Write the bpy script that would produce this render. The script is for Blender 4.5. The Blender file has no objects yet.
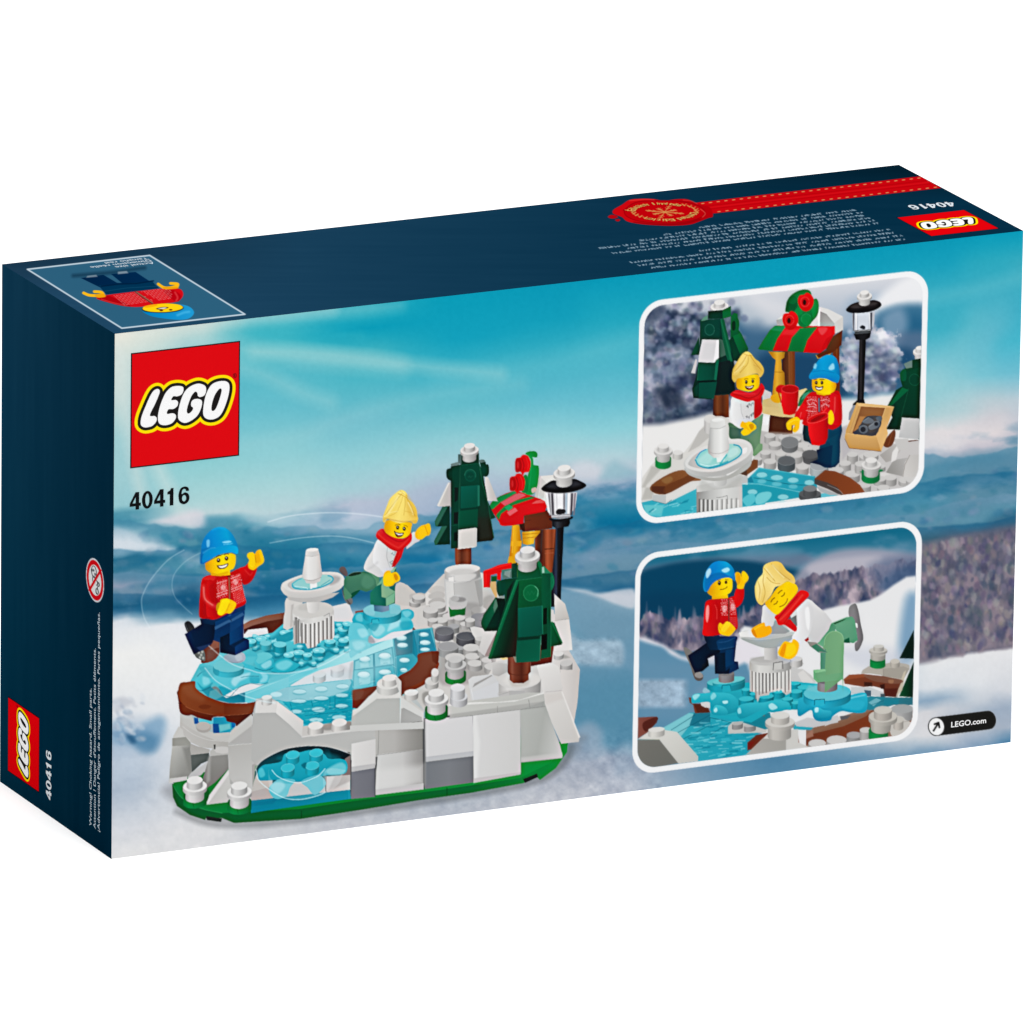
G_FRONT, G_SIDE, G_TOP = .605, .74, .56
W_STR, P_TOP, EXPO = .5, 130., 0.
import bpy, math, random
import numpy as np
from mathutils import Matrix, Vector

# ---------------------------------------------------------------- camera and carton size (metres)
S_ = 0.1
CW, CD, CH = 0.26, 0.07205603, 0.14025279           # carton width, depth, height
CAM = np.array([-1.4230379944, -3.19958565975, 1.12447133475])
R_ = np.array([[0.9032121184, -0.4289667271, 0.0139791349], [-0.108992682, -0.2607493064, -0.9592342751], [0.4151246373, 0.8648683982, -0.2822661675]])
FOC = 14300.6719332; PX, PY = 512., 512.

def project(P):
    q = (np.asarray(P, float) - CAM) @ R_.T
    return np.stack([FOC * q[..., 0] / q[..., 2] + PX, FOC * q[..., 1] / q[..., 2] + PY], -1)

# panels: origin (top-left as seen), u axis, v axis (down on the panel), size
PANELS = {
    'front': (np.array([0, 0, CH]), np.array([1., 0, 0]), np.array([0, 0, -1.]), CW, CH, np.array([0, -1., 0])),
    'side':  (np.array([0, CD, CH]), np.array([0, -1., 0]), np.array([0, 0, -1.]), CD, CH, np.array([-1., 0, 0])),
    'top':   (np.array([0, CD, CH]), np.array([1., 0, 0]), np.array([0, -1., 0]), CW, CD, np.array([0, 0, 1.])),
}
def homography(src, dst):
    A = []
    for (x, y), (u, v) in zip(src, dst):
        A.append([x, y, 1, 0, 0, 0, -u * x, -u * y, -u]); A.append([0, 0, 0, x, y, 1, -v * x, -v * y, -v])
    h = np.linalg.svd(np.array(A))[2][-1].reshape(3, 3); return h / h[2, 2]
def hmap(H, p):
    p = np.asarray(p, float); q = p @ H[:, :2].T + H[:, 2]; return q[..., :2] / q[..., 2:]
HF, HI = {}, {}
for k, (o, u, v, w, h, n) in PANELS.items():
    c = [(0, 0), (w, 0), (w, h), (0, h)]
    px = project(np.array([o + u * a + v * b for a, b in c]))
    HF[k] = homography(c, px); HI[k] = homography(px, c)

# ---------------------------------------------------------------- a small painting engine for the printed artwork
def fbm(X, Y, sc, seed=0, octv=4, gain=.5):
    out = np.zeros_like(X, dtype=np.float32); amp, tot = 1., 0.
    for o in range(octv):
        rng = np.random.RandomState(seed * 17 + o); T = rng.rand(64, 64).astype(np.float32)
        x = X / sc + 13.7 * o; y = Y / sc + 7.3 * o
        xi = np.floor(x).astype(int); yi = np.floor(y).astype(int); fx = x - xi; fy = y - yi
        fx = fx * fx * (3 - 2 * fx); fy = fy * fy * (3 - 2 * fy)
        a = T[yi % 64, xi % 64]; b = T[yi % 64, (xi + 1) % 64]; c = T[(yi + 1) % 64, xi % 64]; d = T[(yi + 1) % 64, (xi + 1) % 64]
        out += amp * ((a * (1 - fx) + b * fx) * (1 - fy) + (c * (1 - fx) + d * fx) * fy); tot += amp; amp *= gain; sc = sc / 2
    return out / tot

class Canvas:
    def __init__(s, x0, y0, x1, y1, S):
        s.x0, s.y0, s.S = x0, y0, S
        s.w, s.h = int((x1 - x0) * S), int((y1 - y0) * S)
        s.img = np.zeros((s.h, s.w, 3), np.float32); s.id = np.zeros((s.h, s.w), np.int16)
        s.X, s.Y = np.meshgrid(x0 + (np.arange(s.w) + .5) / S, y0 + (np.arange(s.h) + .5) / S)
        s.X = s.X.astype(np.float32); s.Y = s.Y.astype(np.float32)
CV = None; FR = (0, 0, 1.); ID = 0; CLIP = None; NAMES = {}
def use(c): 
    global CV; CV = c
def Z(x0=0, y0=0, k=1.):
    global FR; FR = (x0, y0, float(k))
def el(n):
    global ID
    if n not in NAMES: NAMES[n] = len(NAMES) + 1
    ID = NAMES[n]
def tp(pts):
    a = np.asarray(pts, np.float64); return np.array([FR[0], FR[1]]) + a / FR[2]
def smooth(pts, n=6, closed=True):
    p = np.asarray(pts, float); m = len(p); out = []
    rng = range(m) if closed else range(m - 1)
    for i in rng:
        if closed: a, b, c, d = p[i - 1], p[i], p[(i + 1) % m], p[(i + 2) % m]
        else: a, b, c, d = p[max(i - 1, 0)], p[i], p[i + 1], p[min(i + 2, m - 1)]
        for t in np.arange(n) / n:
            out.append(.5 * ((2 * b) + (c - a) * t + (2 * a - 5 * b + 4 * c - d) * t * t + (3 * b - a - 3 * c + d) * t ** 3))
    if not closed: out.append(p[-1])
    return np.array(out)
def sub(pts, pad):
    x0 = max(int((pts[:, 0].min() - pad - CV.x0) * CV.S), 0); x1 = min(int((pts[:, 0].max() + pad - CV.x0) * CV.S) + 2, CV.w)
    y0 = max(int((pts[:, 1].min() - pad - CV.y0) * CV.S), 0); y1 = min(int((pts[:, 1].max() + pad - CV.y0) * CV.S) + 2, CV.h)
    if x1 <= x0 or y1 <= y0: return None
    return slice(y0, y1), slice(x0, x1)
def sdf(p, X, Y, closed=True):
    d = np.full(X.shape, 1e9, np.float32); ins = np.zeros(X.shape, bool); m = len(p)
    for i in range(m if closed else m - 1):
        ax, ay = p[i]; bx, by = p[(i + 1) % m]; ex, ey = bx - ax, by - ay; L2 = ex * ex + ey * ey
        wx = X - ax; wy = Y - ay
        if L2 < 1e-12: d = np.minimum(d, wx * wx + wy * wy); continue
        t = np.clip((wx * ex + wy * ey) / L2, 0, 1)
        d = np.minimum(d, (wx - ex * t) ** 2 + (wy - ey * t) ** 2)
        if closed and ay != by: ins ^= ((ay > Y) != (by > Y)) & (X < ex * (Y - ay) / ey + ax)
    d = np.sqrt(d)
    return np.where(ins, -d, d) if closed else d
def clipf():
    return None
def put(sl, cov, col):
    if CLIP is not None: cov = cov * CLIP[sl]
    c3 = cov[..., None]
    CV.img[sl] = CV.img[sl] * (1 - c3) + col * c3
    idv = CV.id[sl]; idv[cov > .5] = ID
def colr(c, sl, c2=None, g=None):
    if c2 is None and not isinstance(c, list): return np.array(c, np.float32)
    a, b = tp([g[:2], g[2:]]); e = b - a
    t = np.clip(((CV.X[sl] - a[0]) * e[0] + (CV.Y[sl] - a[1]) * e[1]) / (e @ e), 0, 1)
    if c2 is not None: c = [(0, c), (1, c2)]
    ts = [q[0] for q in c]
    return np.stack([np.interp(t, ts, [q[1][k] for q in c]) for k in range(3)], -1).astype(np.float32)
def raw(p, c, c2=None, g=None, a=1., soft=0.):
    s = soft / FR[2] if soft else 0
    w = max(s, .5 / CV.S); sl = sub(p, w + 1)
    if sl is None: return
    d = sdf(p, CV.X[sl], CV.Y[sl]); t = np.clip(.5 - d / (2 * w), 0, 1)
    if soft: t = t * t * (3 - 2 * t)
    put(sl, a * t, colr(c, sl, c2, g))
def P(pts, c, c2=None, g=None, a=1., soft=0.): raw(tp(pts), c, c2, g, a, soft)
def B(pts, c, c2=None, g=None, a=1., soft=0., n=5): raw(tp(smooth(pts, n)), c, c2, g, a, soft)
def ellp(cx, cy, rx, ry, rot=0, n=26, a0=0, a1=360):
    r = math.radians(rot); out = []
    for i in range(n + (a1 - a0 != 360)):
        t = math.radians(a0 + (a1 - a0) * i / n); x, y = rx * math.cos(t), ry * math.sin(t)
        out.append((cx + x * math.cos(r) - y * math.sin(r), cy + x * math.sin(r) + y * math.cos(r)))
    return out
def O(cx, cy, rx, ry, c, rot=0, ne=26, **k): P(ellp(cx, cy, rx, ry, rot, ne), c, **k)
def L(pts, w, c, a=1., sm=False, soft=0.):
    p = tp(smooth(pts, 6, False) if sm else pts); hw = w / FR[2] / 2; s = max(soft / FR[2], .5 / CV.S)
    sl = sub(p, hw + s + 1)
    if sl is None: return
    d = sdf(p, CV.X[sl], CV.Y[sl], False); put(sl, a * np.clip(.5 - (d - hw) / (2 * s), 0, 1) * min(1, hw * 2 * CV.S + .2), np.array(c, np.float32))
def mul(c, f): return tuple(min(255, v * f) for v in c)
def mixc(a, b, t): return tuple(x * (1 - t) + y * t for x, y in zip(a, b))
def cyl(cx, cy, rx, ry, h, top, side, rot=-7, taper=0, rim=None, lip=True):
    """round plastic piece: (cx,cy) centre of the top ellipse, h the height of its wall"""
    rb = rx - taper
    up = ellp(cx, cy, rx, ry, rot, 20); lo = ellp(cx - h * .02, cy + h, rb, ry * rb / rx, rot, 20, 0, 180)
    pts = [ellp(cx, cy, rx, ry, rot, 2, 180, 360)[0]] + lo[::-1] + [ellp(cx, cy, rx, ry, rot, 2, 0, 180)[0]]
    stops = [(0, mul(side, .86)), (.22, mul(side, 1.04)), (.45, side), (.8, mul(side, .84)), (1, mul(side, .72))]
    P(pts, stops, g=(cx - rx, cy, cx + rx, cy)); P(up, top)
    if rim: L(up + up[:1], max(1.2, rx * .06), rim, .7)
def stud(cx, cy, rx, h, top=(226, 224, 222), side=(196, 195, 193), ry=None, **k): cyl(cx, cy, rx, ry or rx * .52, h, top, side, **k)
def knob(cx, cy, r, grn=None, rot=-7, s=1., wtop=(232, 230, 228)):
    """a round white snow cap: a wide disc with a stud on it, optionally on a green collar"""
    ws = mul(wtop, .86)
    if grn: 
        cyl(cx, cy + 1.05 * r, r * .86, r * .42, r * .75, mul(grn, .8), grn, rot); 
    cyl(cx, cy + .5 * r, r * .74, r * .38, r * .62, ws, mul(ws, 1.0), rot)
    O(cx, cy + 1.12 * r - .22 * r, r * .8, r * .4, mul(ws, .8), rot, a=.0)
    cyl(cx, cy + .16 * r, r, r * .5, r * .26, mul(wtop, .99), ws, rot)
    O(cx, cy + .12 * r, r * .72, r * .34, mul(ws, .9), rot, a=.6, soft=r * .15)
    cyl(cx, cy - .3 * r, r * .6, r * .3, r * .42, wtop, mul(ws, 1.04), rot)

def dabs(inside, box, n, size, cols, seed, asp=1., soft=1.6, a=.75, jit=.5):
    """soft out-of-focus blots: frosted twigs and tree tops in a blurred picture"""
    r = random.Random(seed); k = 0; Z()
    while k < n:
        x, y = r.uniform(box[0], box[2]), r.uniform(box[1], box[3]); k += 1
        if not inside(x, y): continue
        s = size * r.uniform(1 - jit, 1 + jit); c = r.choice(cols); c = tuple(v + r.uniform(-12, 12) for v in c)
        O(x, y, s, s * asp, c, rot=r.uniform(-25, 25), ne=8, a=a * r.uniform(.5, 1), soft=soft)
def flower(cx, cy, r, h=22, top=(84, 204, 218), side=(16, 146, 168), ph=0, lob=6):
    """flat six-lobed clear plate with a wall and pale highlights"""
    def ring(k, dy): return [(cx + k * r * (.74 + .26 * math.cos(lob * math.radians(t) + ph)) * math.cos(math.radians(t)), cy + dy + .5 * k * r * (.74 + .26 * math.cos(lob * math.radians(t) + ph)) * math.sin(math.radians(t))) for t in range(0, 360, 8)]
    P(ring(1.03, h + 8), (6, 104, 126), a=.45, soft=8); P(ring(1, h), side); P(ring(1, h * .5), mixc(side, top, .35)); P(ring(1, 0), top, mul(top, .93), (cx, cy - r * .5, cx, cy + r * .5))
    for i in range(lob):
        t = (i * 2 * math.pi - ph) / lob; x, y = cx + .78 * r * math.cos(t), cy + .39 * r * math.sin(t)
        O(x, y, r * .15, r * .07, (196, 238, 242), a=.75, soft=6)
        if math.sin(t) > -.2: O(x, y + h * .75, r * .12, h * .35, (120, 216, 226), a=.6, soft=5)
def unsharp(cv, ids, rad=5, amt=.5):
    m = np.isin(cv.id, ids).astype(np.float32); ys, xs = np.nonzero(m); y0, y1, x0, x1 = max(ys.min() - 9, 0), ys.max() + 9, max(xs.min() - 9, 0), xs.max() + 9
    I = cv.img[y0:y1, x0:x1]; k = 2 * rad + 1
    def box(A, ax):
        pad = [(0, 0)] * 3; pad[ax] = (rad + 1, rad); c = np.cumsum(np.pad(A, pad, mode='edge').astype(np.float64), ax)
        return ((np.take(c, range(k, c.shape[ax]), ax) - np.take(c, range(0, c.shape[ax] - k), ax)) / k).astype(np.float32)
    b = box(box(I, 0), 1); b = box(box(b, 0), 1); mm = m[y0:y1, x0:x1, None]; d = np.clip(I - b, -60, 60) * amt; d = np.where(d > 0, d * .5, d)
    cv.img[y0:y1, x0:x1] = np.clip(I + d * mm, 0, 255)
# ---------------------------------------------------------------- printed winter landscape on the front panel
WHT = (238, 236, 234)
def landscape(cv):
    use(cv); Z(); el('front_panel')
    X, Y = cv.X, cv.Y
    uv = hmap(HI['front'], np.stack([X, Y], -1)); U = uv[..., 0] / CW; V = uv[..., 1] / CH
    cols = {
     115: [(334,(234,232,220)),(362,(214,224,218)),(400,(196,216,214)),(440,(160,205,210)),(480,(158,204,210)),(507,(150,200,208)),(514,(84,152,172)),(524,(90,155,176)),(530,(200,214,222)),(548,(190,208,218)),(556,(40,110,138)),(572,(62,124,148)),(588,(146,158,180)),(596,(80,130,155)),(610,(16,84,120)),(617,(60,116,150)),(626,(224,228,234)),(660,(240,240,238)),(715,(226,229,233)),(738,(168,188,208)),(760,(190,203,218)),(790,(176,190,206)),(830,(214,217,223)),(860,(226,226,226))],
     200: [(322,(205,218,212)),(350,(150,205,210)),(400,(95,185,200)),(460,(140,205,210)),(500,(172,212,215)),(518,(192,214,218)),(524,(110,170,188)),(545,(55,130,155)),(565,(70,140,165)),(585,(66,122,152)),(606,(20,84,122)),(618,(80,136,165)),(626,(232,234,238)),(680,(240,240,240)),(760,(214,219,226)),(830,(222,222,224)),(850,(224,224,226))],
     270: [(317,(95,190,200)),(330,(60,180,195)),(350,(60,180,195)),(370,(85,185,200)),(410,(105,190,205)),(450,(140,204,212)),(490,(170,212,216)),(512,(186,212,218)),(526,(125,175,195)),(540,(18,110,145)),(565,(22,108,145)),(590,(20,98,138)),(612,(70,135,170)),(622,(228,232,236)),(700,(225,230,235)),(830,(205,207,212)),(845,(210,212,216))],
     350: [(308,(60,178,194)),(330,(0,156,184)),(352,(60,176,192)),(380,(75,182,198)),(420,(112,190,205)),(460,(148,206,214)),(490,(168,205,214)),(505,(184,194,212)),(522,(180,192,212)),(532,(80,145,170)),(556,(30,118,155)),(575,(16,104,142)),(592,(4,92,136)),(606,(80,140,172)),(618,(226,230,234)),(700,(215,225,232)),(830,(196,198,205)),(840,(196,198,205))],
     450: [(296,(0,156,184)),(340,(12,160,188)),(372,(62,176,196)),(400,(92,186,202)),(440,(145,204,213)),(466,(170,206,216)),(486,(172,188,208)),(508,(162,180,203)),(522,(100,155,185)),(545,(80,145,178)),(556,(50,130,168)),(566,(20,112,155)),(580,(90,140,175)),(600,(70,140,175)),(640,(120,170,190)),(820,(186,190,200))],
     545: [(286,(0,152,182)),(320,(12,158,186)),(350,(50,172,194)),(400,(100,188,206)),(440,(155,210,218)),(462,(180,208,216)),(478,(176,192,208)),(492,(130,165,188)),(502,(60,135,168)),(520,(90,142,170)),(545,(85,138,168)),(575,(100,142,168)),(592,(80,135,165)),(596,(120,165,190)),(650,(100,150,175)),(690,(85,140,168)),(720,(80,138,166)),(745,(110,150,178)),(765,(168,176,190)),(800,(196,199,207))],
     610: [(279,(0,154,184)),(320,(30,166,190)),(350,(66,178,198)),(400,(105,190,208)),(430,(140,206,216)),(456,(178,210,218)),(472,(190,202,214)),(488,(150,170,196)),(498,(90,150,180)),(508,(12,118,155)),(528,(0,110,150)),(540,(100,145,172)),(565,(105,145,168)),(582,(80,128,155)),(590,(30,95,135)),(596,(150,170,188)),(606,(130,165,185)),(622,(105,148,172)),(668,(110,152,178)),(690,(88,142,170)),(725,(86,142,170)),(748,(100,148,175)),(762,(160,172,190)),(790,(184,190,202))],
     780: [(255,(0,155,185)),(300,(0,155,185)),(480,(40,130,165)),(512,(60,130,162)),(545,(90,145,170)),(740,(70,125,160)),(775,(90,140,172))],
     935: [(240,(0,152,182)),(265,(20,160,188)),(292,(55,172,194)),(330,(60,175,196)),(360,(120,195,210)),(385,(160,208,216)),(415,(176,208,214)),(432,(225,220,222)),(450,(220,218,222)),(460,(170,182,198)),(470,(90,145,170)),(500,(70,140,168)),(530,(96,142,164)),(540,(58,98,118)),(552,(104,102,118)),(650,(112,104,118)),(657,(150,145,155)),(662,(232,233,235)),(685,(222,226,231)),(700,(140,168,192)),(712,(214,214,218)),(735,(222,222,225)),(755,(110,150,180))],
     985: [(235,(0,156,186)),(260,(40,168,190)),(290,(62,174,196)),(330,(92,184,204)),(375,(120,196,212)),(400,(184,204,212)),(420,(208,206,212)),(436,(226,218,220)),(450,(200,196,206)),(462,(95,140,165)),(500,(88,138,162)),(518,(92,145,168)),(524,(70,125,152)),(534,(92,98,118)),(560,(104,100,116)),(646,(118,104,116)),(652,(232,232,234)),(685,(225,228,232)),(700,(196,204,214)),(712,(170,184,200)),(722,(205,208,216)),(745,(140,165,190))],
     1020:[(232,(0,156,186)),(262,(60,172,192)),(310,(62,174,198)),(340,(70,182,204)),(372,(110,190,210)),(400,(188,204,214)),(425,(200,200,210)),(440,(190,190,202)),(450,(110,148,170)),(480,(70,125,155)),(508,(88,145,170)),(516,(40,110,140)),(530,(88,96,116)),(640,(112,100,114)),(648,(232,232,234)),(690,(215,218,224)),(706,(160,176,195)),(725,(170,182,198)),(742,(40,110,155))],
    }
    nv = 500; vs = np.linspace(0, 1, nv); us = []; tab = []
    for x, st in cols.items():
        uvs = hmap(HI['front'], [(x, y) for y, c in st]); us.append(uvs[:, 0].mean() / CW)
        tab.append(np.stack([np.interp(vs, uvs[:, 1] / CH, [c[k] for y, c in st]) for k in range(3)], -1))
    tab = np.array(tab); us = np.array(us)
    # gentle warp so that the ridges are uneven
    wv = (fbm(X, Y * 1.6, 46, 3, 4) - .5) * .035 * np.clip((V - .3) / .1, 0, 1)
    Vw = np.clip(V + wv, 0, 1); Uc = np.clip(U + (fbm(X, Y, 60, 9, 2) - .5) * .05, us[0], us[-1] - 1e-6)
    ui = np.clip(np.searchsorted(us, Uc) - 1, 0, len(us) - 2); t = (Uc - us[ui]) / (us[ui + 1] - us[ui]); t = np.clip(t, 0, 1); t = t * t * (3 - 2 * t)
    vi = Vw * (nv - 1); v0 = np.clip(vi.astype(int), 0, nv - 2); fv = (vi - v0)[..., None]
    g = lambda u: tab[u, v0] * (1 - fv) + tab[u, v0 + 1] * fv
    cv.img[:] = g(ui) * (1 - t[..., None]) + g(ui + 1) * t[..., None]; cv.id[:] = ID
    # ragged mountain detail: dark blue woods and pale clearings between the ridges
    reg = np.clip((V - .36) / .05, 0, 1) * np.clip((.56 - V) / .05, 0, 1) 
    n1 = fbm(X + Y * .6, Y * 2.2, 40, 21, 5); n2 = fbm(X, Y * 2.5, 26, 22, 5)
    k = (np.clip((n1 - .55) * 5, 0, 1) * reg * .5)[..., None]; cv.img[:] = cv.img * (1 - k) + np.array([8, 98, 138]) * k
    k = (np.clip((n2 - .6) * 5, 0, 1) * reg * .32)[..., None]; cv.img[:] = cv.img * (1 - k) + np.array([160, 178, 200]) * k
    # streaks of thin cloud
    for a in [([(255,352),(300,352),(360,358),(420,366),(500,374)], 9, (170,214,215), .45), ([(200,345),(260,352),(330,360),(400,366)], 12, (176,216,216), .4),
              ([(140,330),(200,322),(260,313),(330,307)], 10, (214,226,220), .5), ([(250,322),(300,318),(345,312),(400,306)], 8, (130,200,208), .35), ([(225,362),(262,374),(300,392),(330,402)], 10, (185,220,220), .28),
              ([(250,330),(300,330),(360,336)], 7, (60,180,195), .35), ([(245,445),(300,436),(340,420),(420,398),(520,384)], 10, (175,214,218), .18),
              ([(118,350),(124,400),(132,450),(142,500)], 8, (214,226,222), .45), ([(156,462),(170,492),(182,514),(190,524)], 9, (205,224,222), .55),
              ([(440,380),(540,366),(620,344),(660,332)], 14, (120,200,212), .25), ([(930,300),(975,290),(1018,278)], 9, (110,195,208), .3), ([(930,395),(955,380),(962,345),(975,320)], 14, (120,196,208), .3)]:
        L(a[0], a[1], a[2], min(1, a[3] * 1.3), sm=True, soft=a[1] * .9)
    for pts, c, a_, so in [
        ([(150,524),(178,514),(196,510),(205,516),(206,526),(190,528)], (222,216,224), .75, 5),
        ([(205,520),(212,516),(235,518),(262,527),(300,536),(360,548),(420,560),(420,566),(330,560),(260,552),(206,545)], (60,138,165), .55, 5),
        ([(114,527),(130,530),(150,540),(176,548),(170,554),(140,552),(114,552)], (216,224,232), .8, 5),
        ([(186,548),(184,560),(200,566),(214,560),(205,552)], (170,190,208), .5, 5), ([(114,514),(150,522),(190,530),(215,545),(214,555),(180,547),(150,536),(114,524)], (66,142,166), .6, 4),
        ([(118,560),(150,566),(190,572),(190,580),(150,582),(118,580)], (40,110,145), .35, 6),
        ([(114,592),(160,587),(210,584),(250,592),(250,596),(190,592),(114,600)], (164,166,186), .45, 5),
        ([(180,588),(200,584),(200,600),(185,612),(174,606)], (12,82,120), .6, 6),
        ([(240,530),(270,540),(300,542),(310,548),(290,556),(250,548)], (10,105,140), .4, 6),
        ([(283,530),(320,524),(370,520),(400,524),(395,532),(330,534)], (188,200,218), .6, 6),
        ([(320,540),(380,538),(420,546),(430,552),(380,556),(330,552)], (126,170,196), .45, 5),
        ([(395,553),(420,555),(440,558),(438,564),(405,562)], (4,108,155), .7, 4), ([(440,510),(460,505),(500,512),(540,522),(540,532),(480,528)], (120,162,188), .4, 7),
        ([(430,545),(470,540),(540,548),(545,556),(480,560)], (130,160,188), .4, 7),
        ([(572,465),(586,461),(600,467),(602,476),(585,480),(570,476)], (214,216,224), .7, 6), ([(600,478),(612,462),(622,464),(634,470),(636,476),(615,480)], (134,184,198), .6, 6),
        ([(574,494),(592,500),(610,495),(640,488),(640,510),(610,512),(580,506)], (50,134,168), .4, 6),
        ([(585,512),(600,518),(620,520),(640,522),(640,534),(606,530),(588,522)], (0,108,150), .55, 5),
        ([(585,545),(598,535),(602,540),(594,548),(575,552)], (0,110,150), .7, 4), ([(595,530),(612,530),(625,545),(600,560),(580,562),(590,545)], (132,156,182), .35, 6),
        ([(562,580),(590,583),(620,582),(624,590),(600,590),(565,586)], (20,92,132), .45, 4),
        ([(562,588),(585,590),(600,594),(618,590),(634,590),(634,608),(615,604),(600,598)], (212,214,222), .8, 2.5),
        ([(562,592),(580,592),(594,596),(606,604),(634,614),(634,636),(600,640),(575,628),(562,610)], (112,152,176), .6, 5),
        ([(567,632),(580,640),(600,640),(622,642),(622,666),(605,668),(580,664),(570,660)], (172,192,208), .7, 4),
        ([(575,672),(634,672),(634,735),(610,745),(585,728),(575,720)], (84,138,166), .6, 6),
        ([(576,730),(590,722),(602,732),(600,750),(585,760),(572,752)], (160,174,192), .6, 6), ([(618,748),(632,745),(633,770),(615,775)], (150,170,190), .5, 6)]:
        B(pts, c, a=a_, soft=so)
    ridge = lambda y0, amp, seed: np.interp(X, [110, 240, 400, 560, 760, 1020], y0) + (fbm(X, Y * 0, 70, seed, 5, .55) - .5) * amp
    for y0, amp, seed, c, a_, th in (([520, 530, 520, 510, 470, 452], 26, 3, (64, 132, 162), .6, 22), ([548, 548, 545, 530, 500, 470], 24, 4, (20, 100, 140), .55, 18), ([575, 572, 565, 556, 530, 496], 20, 5, (112, 150, 178), .5, 12), ([596, 596, 588, 580, 550, 515], 14, 6, (10, 82, 124), .55, 14)):
        r0 = ridge(y0, amp, seed); mm = np.clip((Y - r0) / 2.2 + .5, 0, 1) * np.clip(1 - (Y - r0) / th, 0, 1) * a_; cv.img[:] = cv.img * (1 - mm[..., None]) + np.array(c) * mm[..., None]
    # far woods and clearings, small soft blots
    mid = lambda x, y: np.interp(x, [110, 400, 600, 760, 1020], [528, 530, 500, 478, 462]) < y < np.interp(x, [110, 400, 600, 760, 1020], [604, 600, 588, 560, 512])
    dabs(mid, (112, 460, 1022, 606), 700, 4.2, [(12,92,132), (8,100,140), (60,122,152), (108,142,168), (146,158,182), (40,112,146)], 41, .6, 2.2, .34, .6)
    dabs(lambda x, y: np.interp(x, [110, 250, 560, 640], [512, 520, 500, 486]) < y < np.interp(x, [110, 250, 560, 640], [560, 556, 548, 540]), (112, 480, 640, 560), 60, 6, [(196,204,216), (176,190,208)], 42, .3, 3, .3, .5)
    # wooded slope at the right edge, frosted trees
    n = fbm(X * 1.5, Y, 14, 31, 3); n3 = fbm(X * 1.2, Y * .6, 16, 33, 3)
    f = np.clip((X - 915) / 4, 0, 1); top = np.interp(X, [915, 945, 985, 1022], [548, 541, 534, 527]) + (n3 - .5) * 5; bot = np.interp(X, [915, 1022], [662, 646]) + (n - .5) * 5
    m = f * np.clip((Y - top) / 12 + .5, 0, 1) * np.clip((bot - Y) / 4 + .5, 0, 1)
    tone = np.clip((n - .3) / .4, 0, 1)[..., None]; fc = np.array([88, 90, 110]) * (1 - tone) + np.array([138, 126, 138]) * tone
    cv.img[:] = cv.img * (1 - m[..., None]) + fc * m[..., None]
    wood = lambda x, y: np.interp(x, [915, 945, 985, 1022], [550, 543, 537, 530]) < y < np.interp(x, [915, 1022], [656, 642])
    dabs(wood, (915, 528, 1024, 660), 760, 2.3, [(74, 78, 102), (60, 70, 98), (120, 112, 126), (150, 138, 146), (166, 156, 160), (134, 120, 132)], 5, 1.7, 1.5, .62)
    dabs(wood, (915, 560, 1024, 650), 16, 5, [(56, 66, 94), (64, 72, 98)], 6, 1.5, 4, .5)
    dabs(lambda x, y: True, (915, 650, 1024, 662), 60, 2.6, [(132, 124, 138), (96, 98, 120)], 8, 1.2, 2, .0)
    # powdery snow in the foreground
    zone = np.clip((V - np.interp(X, [110, 250, 560, 640, 900], [.72, .9, .86, .85, 2])) / .07, 0, 1)
    n = fbm(X, Y * 1.2, 9, 41, 4, .65) - .5; amp = np.interp(X, [110, 300, 420, 640], [14, 22, 40, 60])
    cv.img[:] = cv.img + (n * amp * zone)[..., None] * np.array([1.1, 1, .85])
    z2 = np.clip((X - 566) / 6, 0, 1) * np.clip((626 - X) / 8, 0, 1) * np.clip((Y - 634) / 5, 0, 1) * np.clip((668 - Y) / 5, 0, 1)
    cv.img[:] = cv.img + (n * 70 * z2)[..., None]
    # blue hollow and twigs at the left
    for pts, c, a_, so in [([(112,727),(124,720),(136,728),(146,722),(160,716),(166,724),(160,744),(150,750),(132,744),(114,742)], (110,156,190), .7, 6),
                           ([(128,734),(145,732),(158,738),(154,752),(140,752)], (58,116,156), .6, 6), ([(126,735),(132,735),(136,742),(131,743)], (20,70,110), .7, 3),
                           ([(114,700),(124,697),(132,702),(124,708),(115,712)], (190,194,204), .7, 3)]:
        B(pts, c, a=a_, soft=so)
    for i in range(46):
        rr = random.Random(i); x, y = 114 + rr.random() ** 1.3 * 30, 697 + rr.random() * 44; r0 = 1.5 + 2.5 * rr.random()
        O(x, y, r0 * 1.4, r0 * .8, rr.choice([(190,196,206), (214,220,228), (120,150,180), (150,166,188)]), rot=rr.random() * 90, a=.4, soft=1.6)
    n = fbm(X, Y, 3, 51, 2) - .5; cv.img[:] = np.clip(cv.img + n[..., None] * 5, 0, 255)

YEL, YELS, YELD = (252, 214, 8), (244, 186, 4), (206, 140, 0)
RED, REDS, REDD = (222, 12, 16), (190, 4, 10), (140, 0, 8)
BLU, BLUD, BLUL = (0, 140, 206), (0, 104, 170), (60, 180, 226)
NAV, NAVD, NAVL = (2, 50, 98), (0, 24, 54), (26, 74, 122)
GRD, GRD2, GRM, GRL = (0, 58, 40), (0, 34, 26), (0, 86, 64), (20, 126, 84)
GRN, GRND = (0, 138, 62), (0, 92, 40)
BRN, BRND, BRNL = (122, 54, 26), (78, 26, 14), (142, 88, 70)
ICE, ICED, ICEL = (66, 190, 206), (10, 140, 162), (150, 222, 230)
SG, SGD, SGL = (88, 142, 110), (34, 104, 84), (134, 186, 150)
GRY = (196, 195, 193); LGT = (226, 224, 222)

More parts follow.
